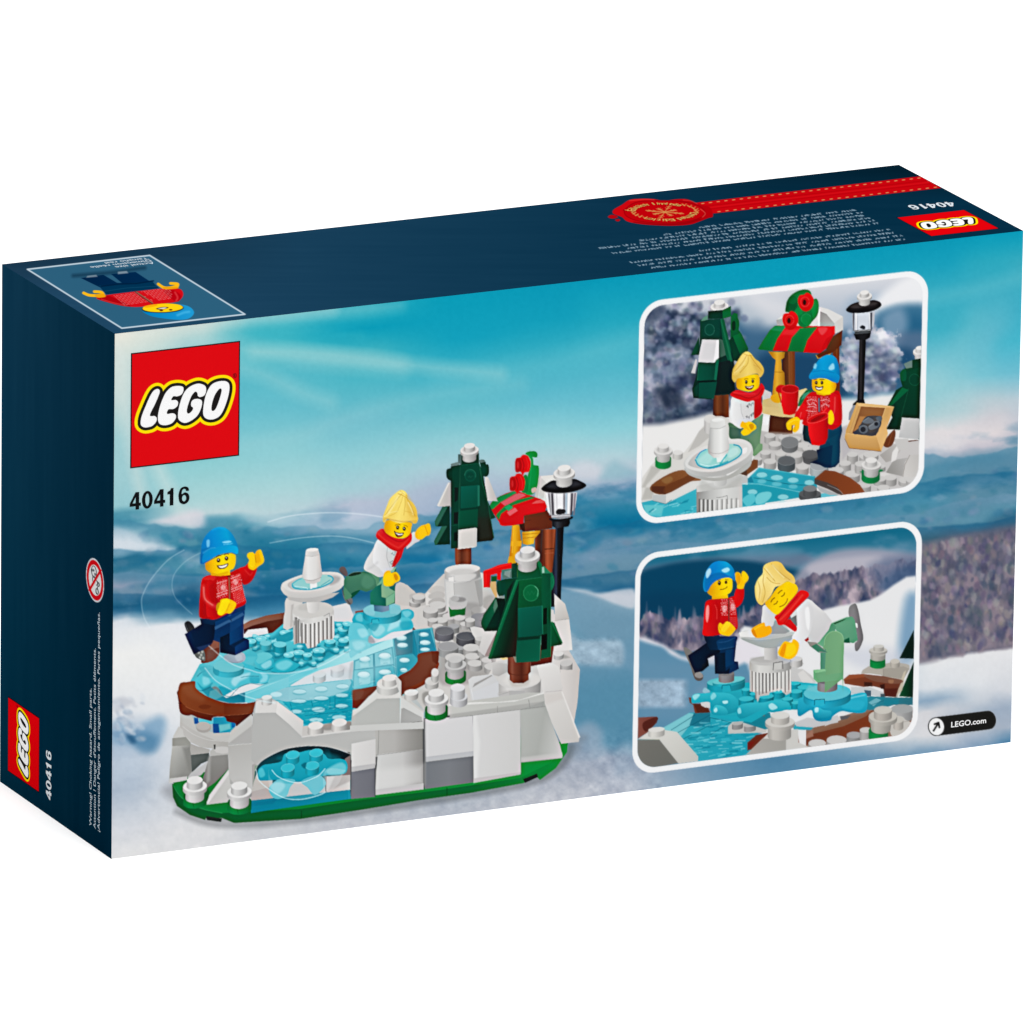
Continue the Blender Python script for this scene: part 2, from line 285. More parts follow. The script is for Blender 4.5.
def hand(pts1, pts2=None):
    B(pts1, YELS); 
    if pts2: B(pts2, YEL)
def sweater(x0, y0, x1, y1, sk, rows, seed, c=(244, 190, 188)):
    r = random.Random(seed); 
    for j in range(rows):
        for i in range(9):
            x = x0 + (x1 - x0) * (i + .5 * (j % 2)) / 9; y = y0 + (y1 - y0) * j / rows + sk * (x - x0)
            if r.random() < .72: L([(x, y), (x + 4 * r.choice([-1, 1]), y + 5)], 3.4, c, .85)

def main_model():
    # ------------------------------------------------ shadow on the snow, green base
    el('front_panel'); Z()
    B([(171,783),(174,804),(195,819),(240,824),(340,815),(460,797),(540,780),(572,758),(580,745),(560,735),(300,760)], (110,112,118), a=.42, soft=6)
    L([(176,812),(204,823),(240,826),(300,821.5),(360,813),(470,796),(540,781),(565,762),(571,747)], 2.5, (70,74,76), .5, sm=True, soft=4)
    el('printed_rink_base')
    side = [(172,784),(173,797),(177,806),(190,815),(205,820),(206,818),(222,818),(234,823),(300,819),(360,810),(420,800),(470,793),(524,783),(526,779),(536,776),(540,780),(556,768),(567,752),(568,742),(520,742)]
    P(side, [(0, (0,92,40)), (.3, (0,96,42)), (.75, (0,106,46)), (1, (0,150,56))], g=(172,0,570,0))
    P([(172,776),(174,786),(182,798),(200,808),(222,813),(300,809),(360,800),(440,790),(520,778),(552,762),(562,745),(520,735),(300,760)], (0,128,54), (0,150,58), (200,0,560,0), a=1)
    L([(173,785),(182,798),(200,808),(222,813)], 1, (40,170,90), .6, sm=True); L([(301.5,811),(301.5,818)], .8, (0,60,25), .7); L([(447,788),(447,795)], .8, (0,60,25), .7)
    P([(206,816),(222,818.5),(221,822),(207,820)], (30,44,38)); P([(523,779),(537,773.5),(538,777),(525,783)], (20,36,30))
    # ------------------------------------------------ lamp post (behind)
    el('printed_street_lamp')
    P([(555.5,526),(564,524),(560.6,603),(550.5,600)], [(0,(16,18,24)),(.35,(44,56,78)),(.5,(20,22,28)),(1,(10,10,14))], g=(552,0,564,0))
    P([(550,598),(561,600),(562,606),(551,607)], (20,24,32))
    # ------------------------------------------------ stall (frame 476,440 x8)
    el('printed_market_stall')
    Z(476,440,8)
    P([(470,720),(640,712),(636,840),(600,1140),(480,1160)], (96,44,24)); 
    P([(545,715),(634,712),(620,900),(600,1130),(556,1130)], [(0,(120,52,26)),(.3,(176,84,48)),(.7,(128,56,28)),(1,(166,82,50))], g=(545,0,634,0))
    P([(470,720),(548,718),(548,1130),(480,1150)], [(0,(150,76,40)),(.3,(90,40,20)),(.6,(70,30,18)),(1,(110,48,26))], g=(470,0,548,0)); L([(550,874),(622,868)], 7, (70,26,12), .8); L([(552,908),(620,903)], 5, (170,90,60), .8); L([(530,720),(520,900),(516,1000)], 9, (60,52,56), .6)
    # turned yellow posts
    P([(290,680),(345,680),(362,800),(368,812),(330,1100),(250,1100)], [(0,(190,120,10)),(.4,(236,176,30)),(.7,(206,140,14)),(1,(170,104,8))], g=(270,0,370,0)); P([(282,810),(366,806),(362,850),(276,850)], (230,168,26)); P([(262,932),(330,926),(326,980),(252,986)], (222,160,24)); L([(300,690),(290,900)], 8, (250,200,70), .6)
    P([(368,736),(515,724),(510,742),(468,790),(462,830),(410,840),(374,830),(370,790)], [(0,(200,130,10)),(.5,(246,196,50)),(1,(196,130,12))], g=(366,0,512,0)); L([(372,756),(508,744)], 6, (170,104,8), .7); L([(378,786),(480,776)], 6, (170,104,8), .6)
    P([(345,672),(384,662),(520,600),(604,570),(610,706),(400,732),(352,718)], (104,44,20), (116,48,20), (345,640,600,640)); P([(384,596),(580,560),(606,580),(608,706),(390,732)], (110,44,22), (92,36,18), (384,0,608,0)); P([(345,674),(388,664),(392,732),(372,730)], (66,28,14)); L([(395,645),(440,640)], 4, (70,26,14), .6)
    # white arch behind the awning
    P([(500,290),(632,278),(690,330),(640,560),(560,540),(470,470)], (226,224,220)); P([(500,290),(520,286),(496,470),(468,466)], (196,194,190)); P([(520,300),(560,340),(540,470),(500,470)], (206,204,200))
    # awning
    B([(112,520),(130,492),(190,450),(300,408),(380,424),(470,456),(552,492),(552,572),(384,604),(378,668),(215,688),(188,662),(150,600),(112,548)], (206,8,16), n=2)
    P([(112,520),(130,492),(190,450),(300,410),(330,420),(196,500),(134,556),(112,545)], (0,128,58), (20,134,80), (112,500,330,420)); P([(134,556),(196,500),(330,424),(374,428),(400,446),(230,528),(168,590),(150,600)], (196,10,22)); P([(196,500),(330,424),(374,428),(400,444),(232,528)], (210,92,100))
    P([(168,590),(230,528),(330,480),(440,452),(472,462),(300,520),(200,592),(184,640),(160,606)], (0,120,56)); P([(228,540),(262,515),(300,540),(262,570)], (40,156,96)); P([(196,640),(220,600),(300,540),(440,498),(552,502),(552,572),(384,604),(378,668),(215,688)], (204,6,16), (222,12,20), (215,688,552,500)); P([(444,510),(480,486),(520,476),(552,492),(552,502)], (224,84,84)); P([(246,578),(312,540),(334,566),(270,608)], (226,92,100)); P([(378,668),(384,604),(552,574),(552,566),(380,598),(372,668)], (170,0,8), a=.6)
    # wreath
    B([(395,110),(420,92),(470,90),(492,110),(486,140),(450,140),(500,205),(498,330),(470,420),(420,440),(390,410),(410,300),(440,180),(420,130)], (0,140,62), n=4)
    P([(456,140),(486,140),(506,205),(460,200)], (168,208,210)); B([(365,360),(380,290),(405,280),(415,330),(420,400),(390,425),(365,410)], (0,120,52)); B([(445,390),(480,380),(480,410),(450,425)], (206,180,170)); L([(440,200),(436,300),(420,400)], 8, (30,160,90), .5, sm=True)
    for cx, cy in ((375, 200), (330, 350)):
        B([(cx-58,cy-45),(cx-20,cy-62),(cx,cy-82),(cx+40,cy-72),(cx+62,cy-20),(cx+50,cy+50),(cx+15,cy+60),(cx,cy+82),(cx-20,cy+55),(cx-58,cy+52)], (214,8,14)); B([(cx-58,cy-40),(cx-25,cy-50),(cx-8,cy),(cx-20,cy+50),(cx-58,cy+50)], (176,0,8)); L([(cx-8,cy-50),(cx+8,cy),(cx,cy+50)], 7, (150,0,8), .7, sm=True); O(cx-40, cy, 9, 30, (232,70,70), a=.5, soft=4); L([(cx+25,cy-60),(cx+42,cy-10),(cx+38,cy+40)], 6, (244,70,60), .5, sm=True)
    # ------------------------------------------------ lamp head
    el('printed_street_lamp')
    P([(608,636),(750,622),(752,666),(740,692),(640,706),(610,690)], [(0,(16,16,20)),(.3,(50,54,62)),(.6,(22,22,26)),(1,(10,10,12))], g=(608,0,752,0)); B([(592,625),(680,640),(768,610),(766,632),(680,654),(600,646)], (24,24,28), n=3)
    P([(556,420),(810,418),(796,540),(750,600),(610,620),(570,560)], (206,204,208))
    for x0, x1, c in ((574,590,(120,118,124)),(600,618,(70,66,74)),(626,640,(240,240,242)),(650,694,(248,248,250)),(700,712,(120,120,128)),(716,732,(170,190,206)),(736,752,(250,250,252)),(760,778,(76,72,82)),(786,800,(120,116,130))):
        P([(x0,426),(x1,424),(x1-(x0-680)*.1,600),(x0-(x0-680)*.1,604)], c, a=.85)
    P([(556,424),(574,424),(596,600),(575,575)], (236,236,238)); B([(640,570),(660,552),(710,556),(715,580),(680,596),(645,592)], (44,42,46)); P([(600,600),(754,590),(756,618),(680,632),(604,624)], (150,150,156)); L([(606,612),(750,602)], 6, (240,240,244), .8)
    B([(524,384),(560,352),(620,322),(700,345),(780,310),(840,332),(878,354),(874,376),(820,402),(740,420),(640,425),(560,415),(528,400)], (28,28,32), (12,12,14), (700,330,700,420)); B([(560,372),(640,335),(700,345),(780,325),(840,350),(780,372),(650,385)], (52,54,62), a=.6, soft=14); L([(530,402),(640,426),(740,422),(860,388)], 4, (90,88,90), .5, sm=True); P([(640,330),(765,322),(762,352),(700,364),(645,356)], (84,86,90), a=.5, soft=6)
    knob(706, 250, 86, None, -5)
    # ------------------------------------------------ back tree (frame 420,430 x8)
    Z(420,430,8); el('printed_snowy_tree')
    P([(280,930),(412,925),(412,1060),(390,1140),(300,1140),(280,1050)], [(0,(130,60,34)),(.15,(150,76,48)),(.4,(96,42,24)),(.75,(140,66,40)),(1,(84,36,20))], g=(280,0,412,0)); 
    P([(150,612),(232,420),(250,420),(250,615)], (214,210,206), (190,186,184), (150,0,250,0)); P([(520,370),(545,378),(622,570),(520,566)], (222,218,214), (196,192,190), (520,0,620,0)); P([(150,612),(136,605),(226,420),(236,424)], (228,226,222))
    P([(118,730),(180,614),(240,606),(240,770),(124,772)], (0,50,38)); P([(118,730),(180,614),(222,612),(140,768),(124,772)], (44,104,86)); P([(112,890),(175,770),(240,764),(240,915),(120,920)], (0,46,34)); P([(112,890),(175,770),(218,768),(134,918),(120,920)], (38,100,80))
    B([(212,320),(240,306),(262,310),(262,400),(240,404),(214,380)], (0,52,38), n=3); B([(528,275),(548,280),(552,340),(540,368),(515,366),(515,280)], (0,62,44), n=3); 
    P([(246,272),(300,256),(312,262),(318,290),(250,300)], (110,134,132)); P([(305,195),(330,192),(332,280),(305,262)], (86,112,110)); P([(475,240),(510,236),(528,262),(528,370),(500,372)], (0,60,44)); P([(475,240),(510,236),(524,256),(480,262)], (96,124,120))
    P([(545,576),(604,702),(560,718),(520,600)], (0,62,42)); P([(246,292),(330,276),(470,268),(500,330),(592,860),(578,884),(456,896),(450,780),(306,800),(304,945),(248,948)], (0,48,34))
    P([(470,268),(500,330),(592,860),(578,884),(456,896),(456,700),(478,600)], (0,62,42), (28,34,26), (480,500,540,800)); L([(474,270),(500,430),(546,600),(590,860)], 5, (40,124,90), .6); P([(470,700),(548,700),(575,860),(460,890)], (34,36,28), a=.6, soft=20)
    P([(318,284),(258,296),(250,948),(300,944),(316,700)], (0,58,42)); L([(322,290),(318,440),(312,700),(306,944)], 5, (50,130,100), .55); P([(276,460),(306,460),(302,560),(276,580)], (10,24,22), a=.8); P([(272,660),(306,655),(302,750),(270,750)], (12,18,18), a=.8); P([(270,820),(302,815),(302,885),(270,890)], (12,18,18), a=.7); L([(250,765),(300,760)], 4, (20,100,70), .6)
    P([(332,200),(470,186),(472,270),(474,450),(322,456),(322,290),(332,280)], (0,60,44), (0,70,50), (320,450,470,200)); P([(332,200),(472,186),(472,266),(330,280)], (0,58,42)); L([(330,282),(472,268)], 4, (24,110,80), .6)
    O(402,366,46,48,(0,76,58)); L(ellp(402,362,44,46,0,16,180,380),5,(50,140,110),.6); O(400,370,34,34,(0,66,50),soft=4); L([(386,380),(396,366),(404,380),(420,368)], 4, (30,110,86), .5)
    P([(326,452),(474,440),(478,600),(440,622),(322,630)], (0,92,76), (0,74,56), (326,452,440,620)); P([(460,446),(476,442),(478,604),(462,612)], (24,110,88)); P([(318,632),(464,616),(460,778),(310,790)], (0,80,56), (0,66,46), (318,632,460,778)); P([(322,630),(464,616),(464,632),(322,646)], (0,44,34), a=.7, soft=4)
    P([(306,800),(440,782),(456,786),(454,930),(305,952)], (226,222,218), (212,208,204), (305,800,440,940)); L([(441,784),(441,932)], 4, (196,192,190), .8); P([(300,946),(452,930),(440,938),(300,954)], (230,226,222))
    knob(396, 148, 74, None, -5)
def stones(lst):
    for x, y, rx, h, c in lst:
        t = {0: (212,210,208), 1: (150,150,154), 2: (104,106,112), 3: (176,176,178)}[c]; s = {0: (180,178,176), 1: (134,134,138), 2: (96,96,104), 3: (150,150,150)}[c]
        cyl(x, y, rx, rx * .46, h, t, s, 0)

def main_model_2():
    el('printed_rink_base')
    # ------------------------------------------------ pale deck behind the rink
    Z(400,540,8)
    P([(-80,420),(0,345),(60,360),(130,430),(200,430),(270,350),(350,270),(660,260),(730,360),(800,440),(1230,560),(1270,900),(1240,1250),(1100,1500),(300,1500),(0,1100),(-60,700)], (214,211,208))
    B([(-30,350),(30,345),(90,390),(130,430),(130,520),(0,520),(-60,500)], (208,204,200), n=2); B([(75,440),(130,425),(200,430),(205,520),(100,520)], (196,193,190), n=2)
    P([(200,440),(350,270),(400,300),(390,360),(240,520),(208,520)], (226,223,220), (206,203,200), (200,450,390,300)); 
    for i, y in enumerate((395,440,490)): B([(230,y),(290,y-30),(350,y-20),(352,y+22),(240,y+30)], mul((205,202,199), 1-.03*i), n=2)
    P([(645,260),(740,360),(780,450),(700,560),(640,640)], (224,222,218), (190,187,184), (640,300,760,520)); B([(660,480),(720,440),(760,470),(720,560),(650,600)], (176,174,170), soft=14, a=.8)
    B([(215,540),(420,600),(640,640),(760,760),(1000,980),(760,1100),(340,1160),(300,900),(250,700)], (172,169,166), a=.85, soft=20)
    # drum under the back tree
    P([(356,240),(640,220),(650,330),(662,520),(600,600),(420,600),(364,520)], [(0,(206,205,204)),(.2,(232,230,228)),(.5,(214,212,210)),(.8,(190,188,186)),(1,(166,164,162))], g=(356,0,662,0))
    P([(352,300),(656,300),(668,560),(372,570)], [(0,(200,200,200)),(.2,(222,221,220)),(.55,(196,195,194)),(.85,(186,184,182)),(1,(206,204,202))], g=(352,0,668,0))
    cyl(500,232,141,38,62,(228,226,224),(214,213,212),-3); O(498,256,104,26,(208,206,204),-3,a=.8,soft=10); P([(364,330),(430,345),(440,560),(378,570)], (222,221,219), a=.8); P([(430,345),(600,330),(640,540),(440,560)], (192,191,189), a=.55, soft=6); P([(600,330),(655,310),(664,520),(640,540)], (168,167,165), a=.8); L([(430,345),(440,560)], 3, (150,150,148), .6); L([(600,330),(640,540)], 3, (150,150,148), .5); P([(388,300),(430,290),(432,330),(390,330)], (236,234,232)); L([(388,300),(432,288),(434,330),(560,335),(600,290),(640,280)], 3, (150,150,150), .6)
    B([(440,288),(490,276),(600,270),(600,300),(540,330),(450,332)], (222,220,218), a=.8, soft=8)
    stones([(310,560,72,40,0),(300,520,66,34,0),(400,610,60,30,0),(120,490,45,30,0),(150,455,52,30,0),(560,590,70,40,0),(630,560,60,30,0),(660,680,56,30,0)])
    B([(470,520),(560,500),(640,520),(640,600),(540,620),(480,590)], (160,158,156), a=.7, soft=20)
    knob(456,476,64,None,0,wtop=(206,206,206)); P([(390,535),(405,545),(512,545),(526,530),(520,600),(400,616)], (0,128,60), (0,104,50), (390,540,526,600)); B([(395,470),(420,460),(530,466),(522,540),(440,556),(400,545)], (200,199,198)); O(480,476,48,20,(150,148,148),a=.9,soft=10); O(440,470,34,22,(188,187,186))
    stones([(475,622,48,62,0),(330,640,52,50,0),(520,670,40,30,0),(245,560,60,45,0),(262,640,40,40,0)]); stones([(632,614,62,60,1),(616,670,60,40,1)])
    stones([(700,620,44,36,3),(560,640,40,40,0),(430,690,44,44,3),(300,690,46,36,0),(470,760,34,40,0),(640,720,40,36,3),(480,860,44,40,3),(300,800,40,40,0),(700,780,36,40,3)])
    stones([(355,722,76,60,1),(375,815,56,40,0)]); cyl(355,728,74,34,50,(116,117,122),(112,112,120),0); L(ellp(355,728,74,34,0,20,0,360),3,(180,180,184),.5); cyl(530,768,80,34,52,(94,96,102),(88,88,94),0); L(ellp(530,768,80,34),3,(170,170,174),.5)
    B([(560,700),(640,700),(700,740),(660,800),(610,800)], (222,220,218), n=2); stones([(640,790,40,30,0),(570,860,66,40,0),(690,840,46,40,0)])
    cyl(385,850,82,38,56,(166,166,168),(160,160,160),0); L(ellp(385,850,82,38),3,(214,214,214),.5)
    stones([(580,930,60,50,0),(440,940,80,40,0),(600,985,60,40,0),(700,960,50,40,0),(790,920,60,40,0),(745,1010,70,40,0),(820,1010,60,50,0),(660,880,40,36,0)])
    P([(770,950),(860,935),(870,1040),(800,1080),(700,1090),(760,990)], (222,218,214)); P([(800,945),(866,930),(862,980)], (244,214,150))
    # ------------------------------------------------ right-hand rock, (480,640 x8)
    Z(480,640,8)
    P([(590,-210),(680,-160),(716,-60),(716,90),(800,235),(780,500),(752,660),(795,790),(790,815),(650,830),(500,500),(400,200),(580,60)], (222,218,216), (206,202,200), (600,0,790,0))
    P([(594,-370),(680,-290),(715,-170),(600,-150)], (226,222,218), (200,196,192), (590,-300,700,-180)); L([(596,-152),(712,-170)], 4, (170,166,162), .6); P([(596,-150),(714,-168),(740,80),(596,90)], (222,217,214), (232,230,228), (590,-150,740,60))
    B([(600,120),(650,110),(720,140),(640,150)], (182,180,176), soft=10, n=2); stud(690,185,50,60,(206,204,202),(188,186,184)); stud(630,110,40,30); P([(640,235),(700,240),(798,232),(780,480),(752,660),(655,420)], (224,219,216), (204,199,196), (640,0,800,0))
    B([(455,220),(480,188),(520,176),(580,186),(632,222),(648,330),(655,400),(520,422),(470,400)], (232,230,228), (216,213,211), (480,200,650,400), n=4); L([(524,416),(652,404)], 4, (188,184,182), .7)
    P([(515,430),(650,412),(800,775),(780,806),(650,828),(512,530)], (224,221,218), (208,205,202), (515,430,780,800)); P([(515,430),(650,412),(672,470),(520,520)], (212,206,202), a=.6, soft=20); P([(650,412),(660,412),(804,778),(790,786)], (240,238,236), a=.6)
    # round plate under the front tree
    P([(100,180),(230,150),(440,170),(480,300),(500,400),(500,480),(130,520),(90,300)], (214,212,210)); cyl(315,318,172,72,96,(216,214,212),(214,212,210),-3); O(335,318,150,56,(232,228,224),-3,a=.55,soft=20)
    P([(230,405),(360,405),(362,466),(232,478)], (190,189,188)); P([(145,430),(225,415),(230,455),(160,466)], (210,209,208)); L([(150,440),(225,418)], 4, (120,120,120), .6); B([(230,300),(300,350),(390,300),(380,360),(260,370)], (190,180,172), soft=16, a=.6)
    P([(100,180),(215,188),(230,250),(150,290),(100,280)], (212,210,208), (180,178,176), (100,180,200,290))
    # angled wedge stones
    Z(430,600,8); P([(306,640),(340,612),(500,592),(548,660),(550,800),(520,816),(360,836),(330,800)], (220,220,220), (208,208,210), (310,620,550,800)); P([(340,700),(356,668),(490,600),(500,606)], (170,168,166), a=.9); P([(330,740),(550,650),(548,800),(360,834)], (216,217,220), a=.8); L([(330,712),(352,832)], 4, (236,236,236), .8); B([(550,740),(640,730),(640,790),(560,780)], (190,188,186), a=.6, soft=8)
    # front ledge and cliff panels, (390,690 x8)
    Z(390,690,8); P([(-340,400),(300,220),(700,180),(700,735),(-340,845)], (96,97,98))
    P([(470,110),(1110,20),(1230,22),(1240,90),(1240,140),(480,226)], (206,206,202), (196,196,192), (470,150,1240,60)); P([(470,112),(700,96),(860,96),(1040,78),(1232,16),(1232,30),(1000,92),(470,128)], (232,231,229), a=.9)
    P([(1042,155),(1232,90),(1360,440),(1380,520),(1378,545),(1048,580)], [(0,(188,190,186)),(.5,(180,182,178)),(1,(208,208,206))], g=(1042,300,1378,360)); P([(1048,540),(1378,500),(1380,540),(1048,580)], (214,213,211), a=.5, soft=12)
    P([(662,205),(1042,158),(1046,658),(670,742)], (220,219,219), (212,211,210), (662,0,1042,0)); P([(662,205),(690,202),(720,420),(700,700),(670,742)], (236,236,235), a=.6, soft=20); P([(670,708),(1046,655),(1046,664),(1044,676),(670,744)], (200,199,198), (208,206,205), (670,700,670,744)); L([(1043,160),(1046,660)], 4, (238,238,238), .8); L([(662,206),(1042,158)], 4, (240,240,240), .7); L([(662,206),(660,740)], 4, (120,120,122), .7)
    P([(278,232),(662,206),(668,490),(668,530),(284,576)], (222,221,222), (216,215,216), (278,232,600,560)); P([(284,535),(668,488),(668,530),(284,578)], (196,197,200)); P([(284,578),(666,530),(660,740),(282,792)], [(0,(122,126,132)),(.5,(130,133,139)),(1,(116,118,124))], g=(282,0,660,0)); L([(272,230),(270,790)], 7, (66,68,72), .7); P([(270,225),(286,232),(290,580),(286,790),(274,790)], (150,150,150), a=.5, soft=5)
    P([(-320,340),(262,258),(262,490),(-320,560)], [(0,(196,196,192)),(.6,(188,186,183)),(1,(140,138,134))], g=(-300,0,262,0)); P([(-320,330),(262,262),(262,270),(-320,350)], (212,211,209), a=.6)
    P([(-100,520),(262,476),(266,745),(266,794),(-120,840)], [(0,(214,214,213)),(.55,(206,205,204)),(1,(150,148,146))], g=(-100,0,266,0)); P([(-120,640),(266,600),(268,750),(-120,800)], (226,225,224), a=.6, soft=40); P([(-120,798),(268,746),(268,794),(-120,842)], (205,204,204)); L([(-100,516),(262,478)], 4, (226,226,224), .7)
    for q in ([(-318,342),(262,262)], [(470,226),(1042,156),(1240,130)], [(1048,580),(1378,544)], [(284,576),(668,530)], [(-110,520),(262,478)]): L(q, 4, (120,120,120), .45)
    for q in ([(-90,300),(-96,520)], [(860,130),(858,176)], [(1110,80),(1118,140)], [(1042,160),(1048,740)]): L(q, 3.5, (110,110,110), .5)
    P([(470,196),(1232,90),(1232,138),(480,226)], (150,150,148), a=.35, soft=8)
    # ------------------------------------------------ rink rim and ice
    el('printed_ice_rink'); Z(160,590,8)
    P([(660,370),(700,310),(860,300),(870,350),(900,370),(660,420)], (230,230,232)); P([(1160,180),(1510,100),(1560,240),(1520,330),(1180,340)], (224,224,226)) 
    P([(668,275),(720,245),(850,205),(1000,180),(1004,235),(990,330),(960,350),(870,355),(855,305),(800,310),(700,350),(672,350)], BRND, (98,42,26), (668,0,1000,0)); P([(668,275),(720,245),(850,205),(998,182),(996,228),(860,250),(740,285),(672,315)], (150,100,84), (132,78,58), (700,250,1000,200)); P([(676,352),(705,318),(856,302),(866,348),(700,384)], (232,232,234))
    P([(330,590),(440,470),(480,380),(720,380),(860,350),(1000,330),(1100,290),(1500,270),(1900,280),(1960,300),(1960,640),(2040,690),(2060,820),(1900,1010),(1700,1130),(1300,1200),(900,1100),(700,900),(380,880),(240,740)], (104,200,212))
    P([(240,735),(318,592),(470,560),(700,380),(860,350),(1100,300),(1500,280),(1700,280),(1400,560),(900,700),(400,900)], (92,196,208), (60,180,196), (300,600,1500,300))
    P([(700,380),(870,355),(960,350),(1000,330),(1100,300),(1180,420),(1000,470),(760,480),(700,440)], (60,170,188), (36,150,170), (700,0,1100,0)); P([(712,400),(800,372),(860,390),(790,480),(720,470)], (110,170,176), a=.7, soft=10)
    P([(1562,170),(1700,150),(1900,190),(2010,280),(2085,360),(2090,420),(2090,440),(1940,450),(1840,330),(1700,260),(1562,290)], (140,88,74), (118,66,50), (1562,180,2060,400)); P([(1562,205),(1700,190),(1720,230),(1562,262)], (118,58,34)); P([(1938,400),(2090,380),(2088,432),(1940,452)], (110,48,24))
    # shallow water tiles, right part
    Z(350,600,8)
    P([(30,480),(340,300),(500,240),(660,220),(690,400),(560,560),(420,640),(200,690),(20,720)], (96,186,200)); P([(500,250),(640,232),(690,410),(548,430)], (62,160,182), (40,138,166), (500,250,690,410)); P([(355,310),(500,245),(506,430),(370,446)], (70,130,148), (40,120,140), (355,0,506,0)); P([(370,446),(500,425),(548,430),(540,520),(380,610)], (50,160,180), (60,170,188), (370,0,540,0)); P([(500,425),(506,245),(540,420),(548,480)], (26,140,166))
    for q, c in (([(40,490),(185,430),(188,540),(36,560)], (130,206,216)), ([(195,425),(335,380),(350,515),(200,535)], (120,200,212)), ([(32,560),(188,545),(190,690),(28,720)], (106,196,208)), ([(200,540),(350,520),(360,620),(200,680)], (80,184,200))):
        P(q, c); L(q + q[:1], 5, (40,140,160), .7); 
    for x, y, rx, ry in ((118,470,44,24),(278,445,50,26),(110,595,50,26),(280,575,50,22),(412,302,42,22),(436,480,42,20),(590,275,40,18),(600,340,44,20),(430,560,30,18),(420,360,44,20),(600,395,40,16)):
        O(x, y+18, rx, ry, (60,160,178), a=.45, soft=8); O(x, y, rx, ry, (206,236,240), a=.85, soft=5); O(x-4, y-3, rx*.7, ry*.6, (226,244,246), a=.7, soft=5); L(ellp(x, y, rx, ry, 0, 14, 180, 360), 4, (36,130,152), .55)
    for x, y, w, h in ((72,620,90,50),(80,500,70,34),(240,470,80,40)): P([(x,y),(x+w,y-8),(x+w,y+h),(x+4,y+h+8)], (180,226,232), a=.6, soft=6)
    for a in (((190,430),(198,690)), ((352,300),(372,610)), ((500,240),(512,430)), ((370,444),(504,430)), ((505,245),(545,430)), ((660,232),(692,408)), ((560,246),(556,420))): L(a, 4, (16,110,136), .7)
    for i in range(60):
        r = random.Random(i); x = 40 + r.random() * 560; y = 300 + r.random() * 380
        if y > 720 - x * .85 and y < 740 - max(0, x - 200) * .55 and x < 640: L([(x, y), (x + r.uniform(-30, 40), y + r.uniform(-8, 20))], 4, r.choice([(20,130,154), (210,240,244), (60,170,188)]), .45, soft=2)
    # lower channel: pale slabs with studs and the waterfall
    Z(270,600,8)
    P([(0,740),(110,700),(640,630),(668,650),(668,720),(640,960),(600,980),(280,1000),(100,810),(0,800)], (40,172,190)); P([(0,745),(120,700),(640,635),(670,700),(520,760),(350,800),(150,815),(0,790)], (150,206,216), (130,200,212), (0,740,640,660)); P([(660,640),(668,960),(620,965),(620,730)], (30,160,182))
    P([(100,815),(350,800),(520,765),(655,730),(655,960),(280,1000)], (34,176,194), (16,160,182), (100,0,655,0))
    for x, y, rx, ry in ((62,752,52,16),(236,732,54,18),(410,710,50,20),(580,690,50,18),(230,808,60,14),(410,785,58,16),(575,762,50,16),(210,892,46,16),(388,876,52,20),(574,848,50,16),(370,960,55,18),(552,940,55,20)):
        O(x, y+10, rx, ry, (20,140,160), a=.35, soft=8); O(x, y, rx, ry, (196,232,238), a=.85, soft=6); L(ellp(x, y-2, rx, ry, 0, 14, 180, 360), 4, (60,150,168), .5)
    for a in (((160,815),(180,900)), ((480,780),(480,870)), ((520,765),(520,880)), ((250,895),(655,850)), ((280,925),(655,885)), ((330,800),(340,850))): L(a, 5, (4,120,146), .55)
    for i in range(90):
        r = random.Random(900 + i); x = 110 + r.random() * 540; y = 745 + r.random() * 240
        if y > 820 - x * .12 and y < 1000 and (y - 810) < (x - 80) * 1.05: L([(x, y), (x + r.uniform(10, 50), y - r.uniform(0, 8))], 4, r.choice([(0,130,156), (150,224,232), (90,204,216), (210,242,246)]), .5, soft=2)
    P([(170,680),(400,540),(560,500),(668,480),(665,560),(655,632),(400,660),(160,690)], (226,226,230)); stud(395,594,52,46,(220,220,222),(205,205,208)); stud(540,545,54,50,(222,222,224),(208,208,212)); B([(560,520),(640,560),(640,620),(560,630)], (200,200,204), soft=20, a=.6); B([(640,520),(668,500),(662,620),(630,630)], (150,160,166), soft=12, a=.5)
    P([(0,680),(200,600),(380,520),(520,440),(680,330),(760,400),(980,300),(985,370),(680,480),(400,560),(200,650),(0,735)], (120,210,220), (180,232,236), (0,680,980,320)); P([(0,660),(380,510),(380,560),(0,730)], (100,204,218), (120,210,222), (0,0,380,0)); L([(0,676),(380,520),(500,450)], 4, (190,236,240), .6)
    # ------------------------------------------------ trans-blue ice plates with knobs
    def ice(x, y, rx, h=26, top=(122,216,226), side=(34,168,188)):
        B(ellp(x, y + h + 6, rx * 1.1, rx * .5, 0, 10), (4, 104, 126), a=.5, soft=6); cyl(x, y, rx, rx * .5, h, top, side, 0); L(ellp(x, y, rx * .92, rx * .44, 0, 12, 180, 360), 4, (206,242,246), .75); O(x - rx * .3, y - rx * .05, rx * .35, rx * .14, (226,248,250), a=.6, soft=5)
    P([(0,280),(130,170),(500,170),(700,180),(790,260),(700,330),(520,440),(380,515),(260,560),(0,580),(-60,500)], (76,196,210), (60,190,206), (0,300,700,300)) 
    P([(-20,330),(140,200),(500,190),(690,200),(770,260),(690,330),(520,430),(380,505),(240,550),(0,570),(-60,500)], (24,150,172), a=.75, soft=20)
    flower(600,240,130); flower(250,250,140); flower(-70,330,130); flower(470,345,150); flower(120,370,150); flower(300,460,130); flower(660,340,120, top=(120,214,224), side=(70,190,206))
    for x, y, rx in ((120,262,44),(60,340,48),(-70,310,44),(-150,330,40),(230,420,44),(390,405,50),(585,232,44),(150,440,42),(480,330,44),(590,322,42),(690,240,36),(620,190,40),(300,440,36)): ice(x, y, rx)
